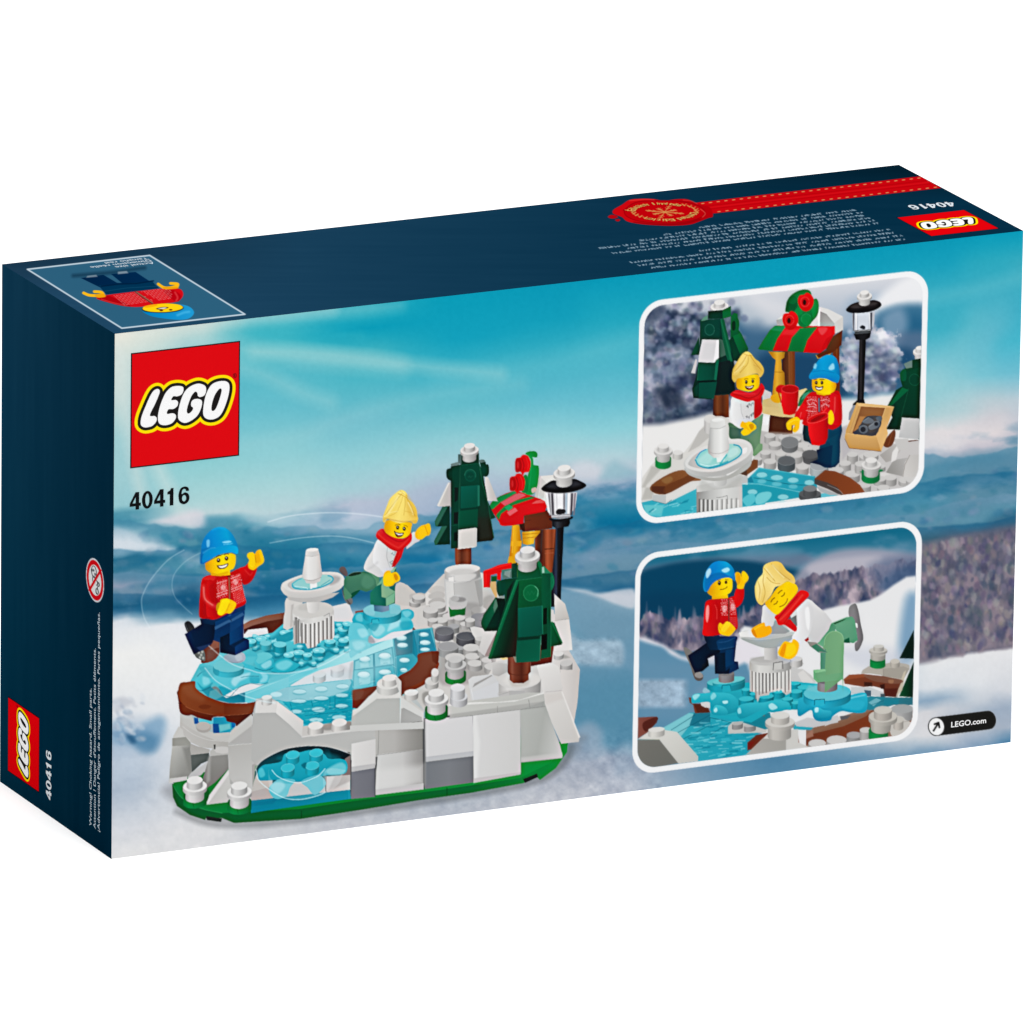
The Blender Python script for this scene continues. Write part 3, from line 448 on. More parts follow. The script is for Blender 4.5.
    for x, y, rx in ((60,330,60),(100,300,40),(228,426,40),(390,412,44),(575,330,36),(580,262,36)): O(x, y+24, rx*.8, rx*.34, (0,150,172), a=.7, soft=6)
    Z(160,590,8)
    B([(930,380),(1000,350),(1060,330),(1060,400),(950,420)], (30,160,180), n=2); cyl(845,425,46,22,40,(120,210,220),(60,180,196),0); cyl(960,435,52,24,50,(120,214,224),(20,156,176),0)
    # lobes of the flower-shaped plate, left
    B([(760,560),(850,530),(910,560),(900,620),(860,640),(780,620)], (86,202,216), (40,176,196), (760,540,900,640)); B([(890,620),(930,570),(1010,545),(1080,580),(1120,600),(1060,650),(940,660),(895,650)], (40,182,200)); B([(930,590),(1010,560),(1060,590),(1000,640),(940,630)], (140,222,232), a=.75, soft=12)
    B([(780,510),(860,500),(900,530),(860,560),(800,590),(770,570)], (104,206,216)); B([(810,600),(880,560),(890,600),(840,630)], (176,230,238), a=.7, soft=8)
    O(724,532,56,46,(72,190,206)); P([(668,532),(780,532),(740,600),(660,600)], (96,204,216), a=.7, soft=12)
    B([(430,620),(560,560),(720,600),(840,650),(870,690),(860,740),(800,755),(730,740),(640,760),(600,800),(560,850),(500,830),(470,770),(400,740),(360,790),(300,790),(280,740),(300,700),(350,650)], (84,202,216), (60,190,208), (300,700,860,700))
    B([(590,700),(640,680),(720,660),(700,700),(640,730),(600,770),(570,740)], (176,226,236), a=.85, soft=12); B([(800,660),(860,680),(850,730),(790,740),(820,700)], (150,222,234), a=.8, soft=9); B([(340,700),(380,690),(400,740),(350,760)], (160,226,236), a=.7, soft=12); B([(300,740),(350,780),(420,740),(400,770),(340,800)], (20,156,178), a=.7, soft=8); B([(470,770),(560,790),(600,800),(560,850),(500,835)], (24,162,184), a=.8, soft=9); B([(720,700),(790,700),(790,750),(730,745)], (20,164,188), a=.7, soft=10)
    B([(400,800),(440,770),(480,800),(500,850),(450,860)], (130,120,122), a=.7, soft=5); P([(330,800),(400,770),(500,850),(680,820),(680,900),(560,905),(400,870)], (40,150,170), (10,124,150), (330,0,680,0), a=.95); P([(400,810),(450,790),(500,850),(440,880),(390,860)], (100,180,190), a=.7, soft=5)
    P([(510,850),(610,790),(720,745),(840,752),(760,790),(530,864)], (232,230,232)); 
    P([(680,825),(880,750),(1030,690),(1032,770),(880,830),(700,900),(680,880)], (104,204,216), (120,208,220), (680,0,1030,0)); P([(680,825),(1030,690),(1030,700),(690,834)], (170,228,234), a=.6); P([(700,900),(1030,775),(1030,880),(840,880),(760,910)], (140,200,212)); O(930,835,46,20,(200,234,240),a=.9,soft=5)
    B([(950,660),(1040,690),(900,740),(880,720),(900,680)], (90,196,210), a=.7, soft=8)
    for q in ([(284,792),(330,806),(380,790),(408,768)], [(474,800),(500,836),(560,852),(604,806),(650,770),(730,748),(800,758),(862,742)], [(650,700),(700,690),(790,690)], [(760,624),(840,645),(905,622)], [(892,655),(960,664),(1060,650),(1124,602)], [(300,690),(340,655),(420,632)]): L(q, 6, (6,116,138), .55, sm=True, soft=2)
    # round skate turntable, left
    B([(320,620),(400,600),(440,640),(420,700),(350,690),(330,650)], (70,182,198), a=.8, soft=8); cyl(548,606,124,52,44,(100,198,208),(36,178,198),0); L(ellp(548,612,122,52,0,20,10,175),4,(16,140,164),.5); B([(430,640),(470,640),(470,680),(440,680)], (20,150,172), a=.6, soft=4)
    B([(520,520),(660,500),(680,560),(620,585),(530,570)], (150,170,184), (178,190,204), (520,0,680,0)); L([(530,566),(600,582),(660,566)], 5, (120,138,156), .6, sm=True); B([(600,530),(650,520),(655,560),(620,570)], (196,206,216), a=.7, soft=8)
    B([(350,450),(410,400),(468,380),(478,470),(470,520),(420,570),(340,586),(330,560),(345,500)], (104,44,30), n=2); P([(420,400),(470,375),(472,460),(400,480)], (140,84,68)); L([(345,520),(350,584)], 4, (140,70,44), .6)
    Z(350,600,8)
    # right brown rim
    B([(548,430),(700,408),(710,450),(700,530),(650,600),(560,680),(440,740),(410,770),(400,700),(380,620),(480,560),(540,490)], (124,66,46), (112,50,32), (650,420,420,700), n=3); P([(650,410),(708,410),(708,470),(700,520),(660,490)], (100,38,20), a=.7, soft=5); B([(430,720),(560,660),(650,590),(706,500),(706,540),(660,610),(590,680),(440,752)], (124,54,28), (140,60,30), (430,700,700,500), n=3)
    P([(22,722),(215,686),(212,720),(60,868),(20,862)], (116,56,38)); P([(22,800),(140,790),(60,868),(20,862)], (112,38,16)); B([(20,720),(110,720),(80,790),(24,800)], (128,76,58), a=.6, soft=8)

def main_model_3():
    # ------------------------------------------------ right turntable (350,600 x8)
    el('printed_ice_rink'); Z(350,600,8)
    B([(18,150),(50,105),(110,100),(180,130),(150,200),(60,185),(25,180)], (40,180,200), n=4); B([(50,120),(90,112),(100,170),(50,160)], (130,216,226), a=.7, soft=8)
    B([(400,90),(460,72),(505,90),(512,130),(480,160),(410,150)], (60,184,202), n=4); B([(420,95),(470,84),(490,110),(450,140)], (140,220,230), a=.7, soft=8)
    B([(0,200),(90,190),(150,260),(150,300),(110,320),(0,330)], (104,206,220), n=4); B([(60,240),(120,230),(145,280),(90,300)], (180,232,240), a=.7, soft=12); B([(0,330),(80,315),(150,340),(155,380),(60,430),(0,460)], (120,208,220), a=.9); B([(20,340),(90,330),(120,370),(50,400)], (170,228,236), a=.7, soft=14)
    P([(150,300),(220,240),(340,250),(500,220),(500,250),(340,310),(180,350),(150,340)], (214,212,218)); B([(150,290),(180,300),(200,340),(150,340)], (130,140,150), a=.7, soft=8); P([(340,260),(430,245),(500,238),(420,290),(200,345),(260,300)], (236,232,236), a=.8, soft=6)
    B([(160,200),(240,190),(330,150),(460,140),(500,180),(500,230),(420,246),(330,260),(240,310),(180,290)], (84,202,216), n=4); B([(180,230),(250,200),(280,240),(230,290),(190,280)], (160,224,232), a=.8, soft=12); B([(330,180),(400,160),(400,200),(350,230),(300,250)], (180,230,238), a=.8, soft=12); B([(400,180),(490,170),(495,225),(420,240)], (20,164,188), a=.6, soft=12)
    cyl(258,84,152,58,50,(110,196,208),(34,178,200),0); B([(110,70),(190,40),(195,120),(130,110)], (150,212,222), a=.7, soft=6); P([(320,40),(350,26),(402,45),(410,90),(390,110),(320,110)], (140,206,216), a=.8); P([(175,170),(180,152),(225,150),(232,190),(180,200)], (50,190,208)); L([(172,190),(176,154),(226,150),(232,170)], 4, (0,110,130), .8); B([(130,190),(230,190),(200,250),(160,230)], (30,160,180), a=.7, soft=8)
    P([(190,30),(310,20),(314,84),(258,98),(194,88)], [(0,(66,120,150)),(.4,(90,140,168)),(.7,(120,150,176)),(1,(130,160,180))], g=(190,0,314,0)); P([(190,20),(310,10),(312,45),(192,50)], (50,90,110), a=.7, soft=6)
    # ------------------------------------------------ fountain (270,530 x8)
    el('printed_fountain'); Z(270,530,8)
    P([(1330,0),(1330,0),(1331,0)], WHT)
    B([(130,545),(250,560),(250,620),(180,780),(105,785),(120,640)], (218,215,212), n=2); P([(170,600),(190,590),(180,770),(160,780)], (190,187,184), a=.7, soft=6)
    P([(178,660),(510,640),(516,850),(500,880),(440,876),(400,890),(360,935),(300,948),(282,905),(230,905),(190,915)], (214,213,211)); cyl(344,650,167,74,64,(214,213,211),(226,225,222),-3)
    P([(178,668),(512,640),(512,700),(430,735),(344,746),(250,742),(182,720)], (220,219,217), (206,204,202), (178,0,512,0)); P(ellp(344,640,165,66,-4), (212,210,207)); B([(240,600),(300,590),(300,640),(230,640)], (196,194,190), a=.5, soft=12)
    P([(185,735),(512,670),(516,850),(500,880),(440,876),(400,890),(360,935),(300,948),(282,905),(230,905),(190,915)], [(0,(190,189,187)),(.5,(226,225,223)),(1,(210,208,206))], g=(185,0,512,0))
    for x, y0, y1 in ((205,700,905),(222,720,900),(250,746,905),(280,755,905),(320,752,940),(352,745,935),(385,738,905),(420,725,880),(452,705,872),(486,690,868)):
        P([(x-2,y0),(x+12,y0-3),(x+13,y1),(x-1,y1+6)], (124,122,120), a=.85); P([(x+13,y0-6),(x+22,y0-8),(x+22,y1-6),(x+14,y1)], (244,243,242), a=.8)
    L([(195,760),(198,700),(240,720),(244,850)], 3.5, (90,90,90), .7); L([(430,690),(475,664),(480,870)], 3.5, (110,110,110), .6)
    B([(300,550),(390,540),(392,630),(370,660),(320,665),(300,640)], (232,230,228), (206,204,202), (300,0,392,0), n=3)
    P([(135,530),(555,500),(500,540),(400,575),(250,580),(150,560)], (196,194,192)); B([(88,455),(120,410),(280,350),(420,335),(540,340),(592,380),(590,440),(530,490),(400,530),(260,545),(140,530),(95,490)], (226,225,223), (206,204,202), (300,400,300,545), n=4)
    B([(100,440),(160,395),(290,352),(440,338),(560,352),(585,385),(540,430),(430,475),(290,495),(160,490)], (224,223,221), n=4); B([(140,435),(200,395),(320,362),(450,352),(545,365),(565,395),(520,430),(420,462),(290,480),(180,475)], (198,196,194), (218,216,214), (140,400,560,400), n=4); B([(500,370),(560,380),(540,420),(480,440)], (176,176,176), a=.8, soft=14)
    B([(172,440),(220,395),(330,365),(460,358),(506,385),(490,420),(420,455),(300,478),(200,475)], (150,212,214), (170,214,208), (180,440,500,380), n=4); L([(178,440),(200,465),(300,476),(400,460),(480,425),(505,395),(490,372),(465,366)], 10, (20,170,196), .8, sm=True); L([(176,432),(220,400),(250,390)], 8, (50,180,200), .7, sm=True); L([(200,450),(290,462),(300,476)], 5, (220,246,250), .8, sm=True); L([(410,445),(480,400)], 5, (20,160,180), .7); P([(320,430),(376,420),(378,464),(322,474)], (236,240,240)); L([(340,470),(400,456)], 8, (0,170,190), .7)
    P([(275,395),(405,375),(402,410),(350,432),(290,425)], (214,212,210)); P([(288,170),(385,155),(398,200),(417,355),(412,375),(330,402),(270,392),(256,372),(270,280)], [(0,(206,206,206)),(.3,(236,235,234)),(.7,(226,224,222)),(1,(196,194,193))], g=(256,0,417,0)); L([(275,396),(340,404),(410,378)], 4, (170,168,166), .8, sm=True)
    P([(286,165),(310,148),(350,143),(386,150),(394,195),(340,208),(284,205)], (226,225,224), (206,205,204), (286,0,394,0)); O(338,158,48,14,(236,235,234),-4); L([(284,206),(340,210),(395,197)], 3.5, (180,178,176), .8, sm=True)
    # ------------------------------------------------ white rocks, left front (160,710 x8)
    el('printed_rink_base'); Z(160,710,8)
    P([(160,30),(560,20),(560,240),(440,300),(180,220)], (196,195,192)); P([(250,30),(420,40),(600,100),(600,150),(560,180),(430,180),(290,150)], (170,190,194))
    P([(272,60),(305,64),(312,112),(275,110)], (0,96,160)); P([(310,68),(425,80),(430,110),(320,120)], (96,200,214)); P([(425,60),(520,56),(600,100),(604,130),(560,178),(430,186)], (20,140,176), (40,170,190), (425,60,600,150)); P([(422,110),(470,110),(475,186),(424,180)], (0,84,150)); P([(470,120),(560,108),(565,150),(480,176)], (130,206,210), a=.8, soft=8); P([(570,100),(604,100),(600,140),(575,140)], (0,110,170))
    P([(160,40),(250,60),(280,120),(300,180),(400,190),(560,180),(560,300),(430,300),(200,200),(160,120)], (200,199,196)); O(350,140,60,42,(176,172,168)); O(345,128,56,34,(190,186,182))
    # front-left brown rim
    Z(160,590,8)
    P(smooth([(145,800),(150,900),(152,935),(165,985),(215,1005),(256,1000),(300,1020),(350,1034),(412,1047),(424,1018),(515,1014),(538,1052),(600,1064),(612,1090),(680,1050),(745,1000),(750,960),(520,985),(300,940)], 3), (116,44,16), (84,26,8), (300,930,330,1060))
    P(smooth([(160,748),(220,736),(280,730),(284,780),(335,826),(420,870),(540,904),(690,908),(785,890),(765,930),(742,965),(700,988),(520,1000),(420,995),(280,965),(205,930),(158,880),(144,830)], 4), (140,68,32), (118,46,16), (180,740,560,1000)); P([(512,905),(690,908),(785,890),(742,965),(700,988),(512,1000)], (112,40,12), (130,64,38), (512,0,780,0))
    B([(180,780),(260,745),(290,800),(360,860),(330,890),(230,850)], (150,84,50), a=.5, soft=26); L([(205,932),(280,967),(420,998),(520,1003),(700,990),(742,968)], 4, (196,120,80), .6, sm=True, soft=1); B([(310,930),(360,915),(410,930),(380,950),(330,950)], (104,38,12), a=.6, soft=5); L([(148,905),(170,905)], 5, (60,20,8), .8)
    L([(300,1022),(300,975)], 4, (84,26,8), .5)
    Z(160,710,8)
    P([(160,90),(250,150),(340,200),(440,240),(560,250),(560,300),(440,310),(330,300),(250,260),(180,210),(158,160)], (198,196,193), (186,184,180), (180,100,540,280)); L([(180,130),(260,190),(360,232),(440,245),(550,252)], 5, (216,215,213), .7, sm=True)
    P([(105,210),(150,130),(184,160),(190,205),(240,240),(244,280),(98,290)], (206,205,202)); P([(98,226),(205,215),(246,262),(244,290),(98,288)], (160,160,154)); P([(98,288),(244,284),(256,500),(215,545),(72,585),(78,470)], (196,196,192), (150,150,146), (90,300,250,400)); P([(75,548),(215,530),(220,560),(72,588)], (206,206,204)); P([(180,300),(246,290),(258,500),(230,480)], (130,130,126), a=.6, soft=18)
    P([(244,268),(300,290),(400,316),(392,345),(250,360),(240,320)], (180,178,174)); P([(246,360),(392,344),(400,400),(330,430),(256,500)], (98,104,102), (80,88,86), (246,360,380,440)); P([(250,500),(395,405),(400,440),(330,520),(240,560),(220,540)], (196,196,196))
    P([(400,330),(440,290),(540,290),(550,360),(400,370)], (190,189,186)); B([(440,300),(540,296),(540,345),(450,340)], (206,204,202), n=2); P([(430,278),(444,275),(442,312),(434,316)], (60,60,58)); P([(395,370),(545,356),(550,470),(440,580),(368,630),(340,560)], (150,149,146), (128,126,122), (400,360,400,600)); P([(380,400),(405,330),(400,560),(370,600)], (186,185,182), a=.6, soft=14)
    P([(380,700),(550,470),(560,560),(735,640),(735,735),(560,735),(372,758)], (198,197,194), (214,213,211), (380,0,735,0)); P([(366,720),(550,480),(556,510),(380,756)], (222,221,220))
    P([(545,270),(740,262),(740,20),(1040,20),(1100,300),(1000,320),(880,350),(790,410),(752,450),(748,560),(735,660),(560,590)], (186,186,184), (182,182,180), (545,0,1040,0)); P([(545,285),(750,270),(760,430),(750,560),(735,660),(600,600),(552,540)], (188,187,184), (202,201,199), (560,300,640,600)); P([(735,440),(780,420),(765,540),(740,640)], (170,168,166), a=.8)
    P([(545,270),(548,240),(570,170),(640,110),(735,40),(742,262)], (196,195,192)); P([(548,270),(732,130),(740,262)], (184,183,181)); P([(545,250),(570,165),(735,30),(735,120),(552,260)], (204,203,200)); L([(548,284),(742,268)], 4, (224,223,220), .7); L([(740,120),(742,266)], 5, (110,108,106), .8)
    # big arch block (270,700 x8)
    Z(270,700,8)
    P([(-140,120),(-110,-10),(0,-20),(60,10),(265,165),(265,280),(250,300),(650,240),(840,230),(845,320),(650,360),(640,420),(560,400),(400,368),(250,372),(100,400),(0,440),(-110,520),(-150,480)], (188,188,186), (194,194,192), (-140,0,840,0))
    P([(-110,10),(-20,-5),(70,15),(55,100),(-120,105)], (222,220,218)); P([(60,15),(266,165),(262,300),(252,290),(160,200),(48,105)], (232,230,228), (214,212,210), (60,50,260,260)); cyl(-25,-22,42,18,50,(232,230,228),(216,214,212),-5)
    P([(262,210),(650,170),(650,240),(255,300)], (206,203,200)); B([(430,200),(500,185),(500,235),(430,240)], (150,146,142), a=.8, soft=10); B([(610,180),(650,176),(650,240),(612,240)], (140,136,132), a=.8, soft=6); cyl(365,205,60,32,50,(232,230,228),(216,213,210),-5,taper=-6); cyl(555,180,60,32,50,(232,230,228),(216,213,210),-5,taper=-6); P([(255,300),(262,290),(650,236),(840,226),(842,240),(650,252)], (222,220,218), a=.9)
    # arch opening
    P(smooth([(-118,570),(-95,520),(-50,478),(40,428),(140,390),(280,370),(420,372),(540,396),(645,436)], 6, False).tolist() + [(645,790),(-30,880),(-140,800)], (0,50,60), (14,96,108), (0,380,0,620)); P([(480,400),(640,430),(645,500),(500,500)], (0,26,34), a=.8, soft=14); L([(-118,566),(-95,516),(-50,474),(40,424),(140,386),(280,366),(420,368),(540,392),(645,432)], 5, (214,213,211), .8, sm=True); B([(60,470),(200,430),(420,420),(560,470),(300,520)], (0,130,150), a=.6, soft=24)
    P([(-95,570),(-60,540),(-40,700),(440,700),(445,740),(0,800),(-152,830),(-150,740),(-125,640)], (206,200,196)); P([(600,470),(645,440),(645,640),(560,620)], (136,120,120)); P([(440,612),(640,600),(642,720),(450,738)], (206,203,202), (222,220,218), (440,720,600,610)); L([(448,614),(446,738)], 6, (70,60,60), .9); P([(520,605),(640,600),(640,650),(460,735)], (178,172,170), a=.6, soft=10)
    P([(-150,740),(-112,600),(-80,590),(20,640),(20,770),(-152,835)], (200,196,192)); P([(-152,736),(20,690),(20,790),(-152,835)], (190,182,180)); P([(110,640),(380,620),(440,690),(440,740),(130,780)], (200,196,196)); P([(-152,804),(640,718),(648,790),(0,880),(-152,905)], (0,134,160), (6,146,170), (0,800,600,760)); P([(-178,826),(30,800),(60,785),(30,830),(-150,850)], (0,120,150), a=.6); L([(632,720),(632,790)], 5, (60,180,200), .7)
    B([(-98,600),(-92,556),(-50,520),(10,510),(90,490),(120,430),(230,420),(330,400),(430,430),(470,470),(560,470),(610,490),(620,550),(590,590),(470,600),(380,620),(250,655),(130,650),(60,640),(-30,645),(-88,640)], (26,176,196), (16,160,182), (0,420,0,650), n=4)
    B([(20,670),(80,630),(200,640),(160,700),(130,770),(40,790),(-10,720)], (96,196,210), n=4); B([(250,650),(380,600),(440,640),(440,690),(360,760),(300,700)], (90,192,208), n=4); B([(450,560),(560,500),(610,530),(590,590),(480,600)], (130,214,224), a=.8, soft=12); B([(0,690),(80,650),(120,690),(60,750)], (170,226,234), a=.7, soft=14)
    B([(-90,560),(-60,545),(-40,600),(-80,620)], (90,204,218), a=.8, soft=8)
    for x, y in ((182,438),(370,422),(142,542),(338,525)): cyl(x,y,54,32,50,(52,196,212),(24,172,192),-8); L(ellp(x,y,54,32,-8),4,(150,226,234),.6)
    B([(250,520),(290,500),(280,550)], (0,110,130), a=.8, soft=6)
    # panels to the right of the arch
    P([(652,350),(845,312),(845,510),(836,545),(652,570)], (226,224,223), (216,214,213), (652,0,845,0)); P([(652,535),(840,508),(840,545),(652,578)], (196,195,196)); P([(652,575),(838,545),(838,775),(648,792)], (126,127,136), (116,117,126), (652,0,838,0)); L([(840,545),(842,775)], 7, (80,80,86), .8)
    P([(655,115),(790,-30),(850,-70),(1000,-80),(1015,220),(845,228),(650,240)], (196,196,194), (188,188,185), (655,0,1015,0)); P([(655,100),(860,-100),(880,-10),(770,20),(664,120)], (226,224,222), a=.0); 
    Z(350,600,8)
    P([(20,880),(60,868),(225,700),(240,770),(400,780),(395,1020),(10,1040)], (192,193,190), (196,196,194), (20,0,400,0)); P([(22,880),(60,868),(225,705),(400,700),(400,780),(215,790),(22,930)], (222,221,218), a=1); P([(30,930),(215,790),(400,778),(400,1030),(20,1040)], (194,195,192), (190,191,188), (30,0,400,0)); P([(215,700),(400,640),(410,660),(410,770),(400,784),(222,790)], (224,222,219))
    cyl(310,665,96,50,50,(226,225,222),(212,211,208),-6); cyl(318,622,60,28,48,(234,232,230),(220,218,215),-6); P([(360,620),(378,615),(410,650),(408,770),(380,700)], (216,213,210))
    P([(402,770),(440,765),(590,890),(590,975),(402,992)], (218,218,216)); P([(410,870),(430,862),(575,938),(578,972),(404,990)], (176,176,174), (186,186,184), (410,0,578,0)); L([(404,990),(578,970)], 4, (110,110,108), .7); P([(400,770),(560,700),(700,780),(590,900)], (206,204,200), a=.8, soft=6); B([(580,750),(640,740),(640,860),(590,830)], (150,148,144), a=.7, soft=12); L([(404,780),(402,990)], 5, (235,235,234), .7); P([(0,1005),(590,975),(590,1030),(0,1050)], (210,210,208))
    cyl(490,740,56,26,40,(232,230,228),(210,208,205),-4); cyl(655,648,54,34,40,(216,213,210),(200,198,195),-4); cyl(680,580,30,34,50,(226,222,220),(200,198,195),-4)
    # snow caps on green collars
    def cap(x, y, r, dark=False): 
        w = (206,205,204) if dark else (232,231,230); cyl(x, y+1.0*r, r*.98, r*.45, r*.62, (0,104,50), (0,136,62), -4); L([(x-.2*r,y+1.5*r),(x-.1*r,y+2*r)], 4, (0,90,40), .8); cyl(x, y+.5*r, r*.78, r*.42, r*.68, mul(w,.85), mul(w,.93), -4); cyl(x, y+.2*r, r, r*.5, r*.3, w, mul(w,.9), -4); O(x,y+.15*r,r*.7,r*.36,mul(w,.86),-4,a=.8,soft=8); cyl(x-2, y-.3*r, r*.66, r*.34, r*.5, w, mul(w,.9), -4)
    cap(692,770,95); cap(845,500,86,True); cyl(870,770,70,40,50,(216,217,220),(206,206,208),0); cyl(862,700,58,32,70,(226,226,228),(212,212,214),0)
    Z(160,710,8); B([(200,680),(300,640),(390,640),(370,740),(280,750),(210,720)], (0,100,46)); cap(280,590,96); cap(636,635,98)
def front_tree():
    el('printed_snowy_tree_front'); Z(476,540,8)
    P([(510,840),(625,830),(605,980),(440,1010),(440,940)], (112,44,26), (84,30,18), (600,850,450,1000))
    P([(255,930),(440,930),(438,1050),(420,1075),(420,1120),(380,1145),(300,1145),(270,1120),(268,1080),(252,1060)], [(0,(104,44,30)),(.2,(146,80,60)),(.3,(120,56,38)),(.6,(84,32,18)),(.85,(134,66,44)),(1,(96,40,26))], g=(252,0,440,0)); L([(256,1056),(300,1078),(400,1078),(438,1052)], 4, (76,28,16), .7, sm=True)
    # red handle and tan post behind
    P([(120,330),(160,330),(170,450),(160,470),(110,370)], (214,178,120)); P([(122,290),(170,288),(165,330),(122,332)], (0,84,40)); P([(58,250),(120,226),(180,200),(285,180),(285,225),(240,245),(200,262),(198,320),(170,318),(168,268),(118,282),(112,378),(60,380)], (226,10,16)); L([(70,245),(120,232),(180,216),(280,190)], 10, (250,60,50), .6, sm=True); L([(80,270),(80,370)], 10, (246,50,44), .6); L([(110,285),(106,375)], 8, (170,0,8), .7); L([(185,250),(280,232)], 6, (180,0,8), .6)
    P([(140,450),(180,460),(176,735),(150,740)], (150,90,60), a=0.)
    # side slopes
    P([(165,735),(60,730),(28,850),(36,900),(70,930),(110,900),(150,790)], (226,223,221), (206,203,202), (40,740,140,900)); P([(165,733),(186,740),(120,930),(70,925),(100,860)], (160,146,142)); P([(178,728),(186,724),(150,830),(142,820)], (0,120,190))
    P([(40,660),(60,600),(155,460),(210,480),(230,560),(190,725),(70,730),(45,690)], (0,48,32), (0,32,24), (60,600,220,600)); P([(40,660),(60,600),(155,460),(186,464),(170,540),(72,728),(46,690)], (0,78,50), (16,96,66), (50,680,170,470)); P([(150,480),(176,470),(180,520),(146,580),(138,540)], (110,140,124), a=.7, soft=6)
    P([(168,330),(240,310),(240,430),(210,450),(180,440)], (0,62,44)); B([(168,340),(195,330),(200,440),(180,445),(166,400)], (0,70,50)); P([(202,240),(290,225),(290,300),(215,312)], (90,120,112)); P([(230,250),(280,240),(270,300),(225,280)], (150,168,164), a=.7); P([(285,190),(330,180),(330,300),(285,305)], (0,66,46)); P([(180,450),(232,446),(235,560),(210,500)], (150,160,156)); P([(160,462),(240,470),(240,560),(200,640)], (0,30,22))
    P([(600,655),(628,662),(690,826),(684,838),(560,860)], (0,92,50), (0,70,40), (600,655,650,840)); P([(600,655),(614,654),(694,822),(686,830)], (20,120,76))
    # right column with slots
    P([(525,215),(545,208),(600,268),(622,290),(626,360),(606,390),(600,420),(598,935),(520,950)], (0,86,52), (0,72,46), (525,0,600,0)); B([(598,264),(618,280),(628,330),(618,380),(600,394)], (0,104,66)); L([(612,290),(620,340),(612,380)], 4, (60,160,120), .6, sm=True); P([(525,215),(545,207),(600,266),(540,268)], (36,128,88)); P([(524,220),(544,214),(548,262),(526,268)], (200,226,214), a=.8)
    P([(538,548),(568,540),(568,672),(536,678)], (0,26,14)); P([(524,758),(570,748),(568,872),(520,882)], (0,10,6)); P([(520,884),(598,870),(598,935),(518,950)], (0,84,52)); L([(599,300),(598,930)], 4, (30,130,84), .8); P([(538,678),(570,672),(570,748),(536,758)], (0,66,40))
    # main body
    P([(240,312),(330,300),(345,300),(520,290),(528,520),(520,800),(320,900),(300,935),(110,950),(100,940),(240,500)], (0,78,48), (0,44,26), (250,300,250,940))
    P([(240,312),(330,304),(240,520),(228,470),(230,430)], (0,62,40)); P([(250,400),(300,330),(270,440),(240,500)], (14,22,18), a=.8, soft=6)
    P([(330,305),(345,322),(336,540),(324,880),(318,930),(300,935),(104,952),(98,942)], [(0,(0,104,62)),(.35,(0,66,40)),(.75,(8,30,18)),(1,(30,24,16))], g=(110,700,330,760)); P([(320,318),(345,322),(120,950),(98,942)], (0,108,64), (0,92,54), (320,318,110,940)); L([(330,312),(100,944)], 4, (60,156,110), .6)
    P([(330,200),(490,180),(525,190),(526,300),(330,324)], (0,90,54), (0,78,46), (330,0,526,0)); P([(490,180),(500,156),(528,196),(526,290)], (0,110,66)); L([(330,324),(526,298)], 5, (40,140,92), .6)
    P([(345,326),(526,302),(522,530),(335,545)], (0,90,46), (0,72,40), (345,326,520,540)); O(442,422,60,66,(0,102,56)); L(ellp(440,425,60,64),6,(40,150,96),.7); L([(470,370),(496,400),(490,450)], 7, (120,200,160), .6, sm=True); L([(405,440),(415,412),(430,440),(446,408),(462,436),(478,408)], 4, (30,124,80), .55)
    P([(335,545),(528,526),(532,752),(500,766),(338,780)], (0,96,76), (0,74,58), (335,545,530,770)); L([(530,528),(534,750)], 7, (30,140,106), .7); L([(338,548),(528,528)], 4, (20,110,84), .7)
    P([(330,785),(520,768),(512,960),(490,972),(322,982),(318,940)], (0,82,60), (0,94,68), (330,785,500,980)); P([(330,782),(515,768),(510,790),(330,806)], (0,40,28), a=.8, soft=5); L([(518,772),(510,965)], 5, (60,150,116), .7); P([(296,930),(322,934),(324,982),(312,976)], (150,190,170), a=.6)
    knob(412, 108, 100, None, -5)

def blue_hat(pts, hl, brim=None):
    pass

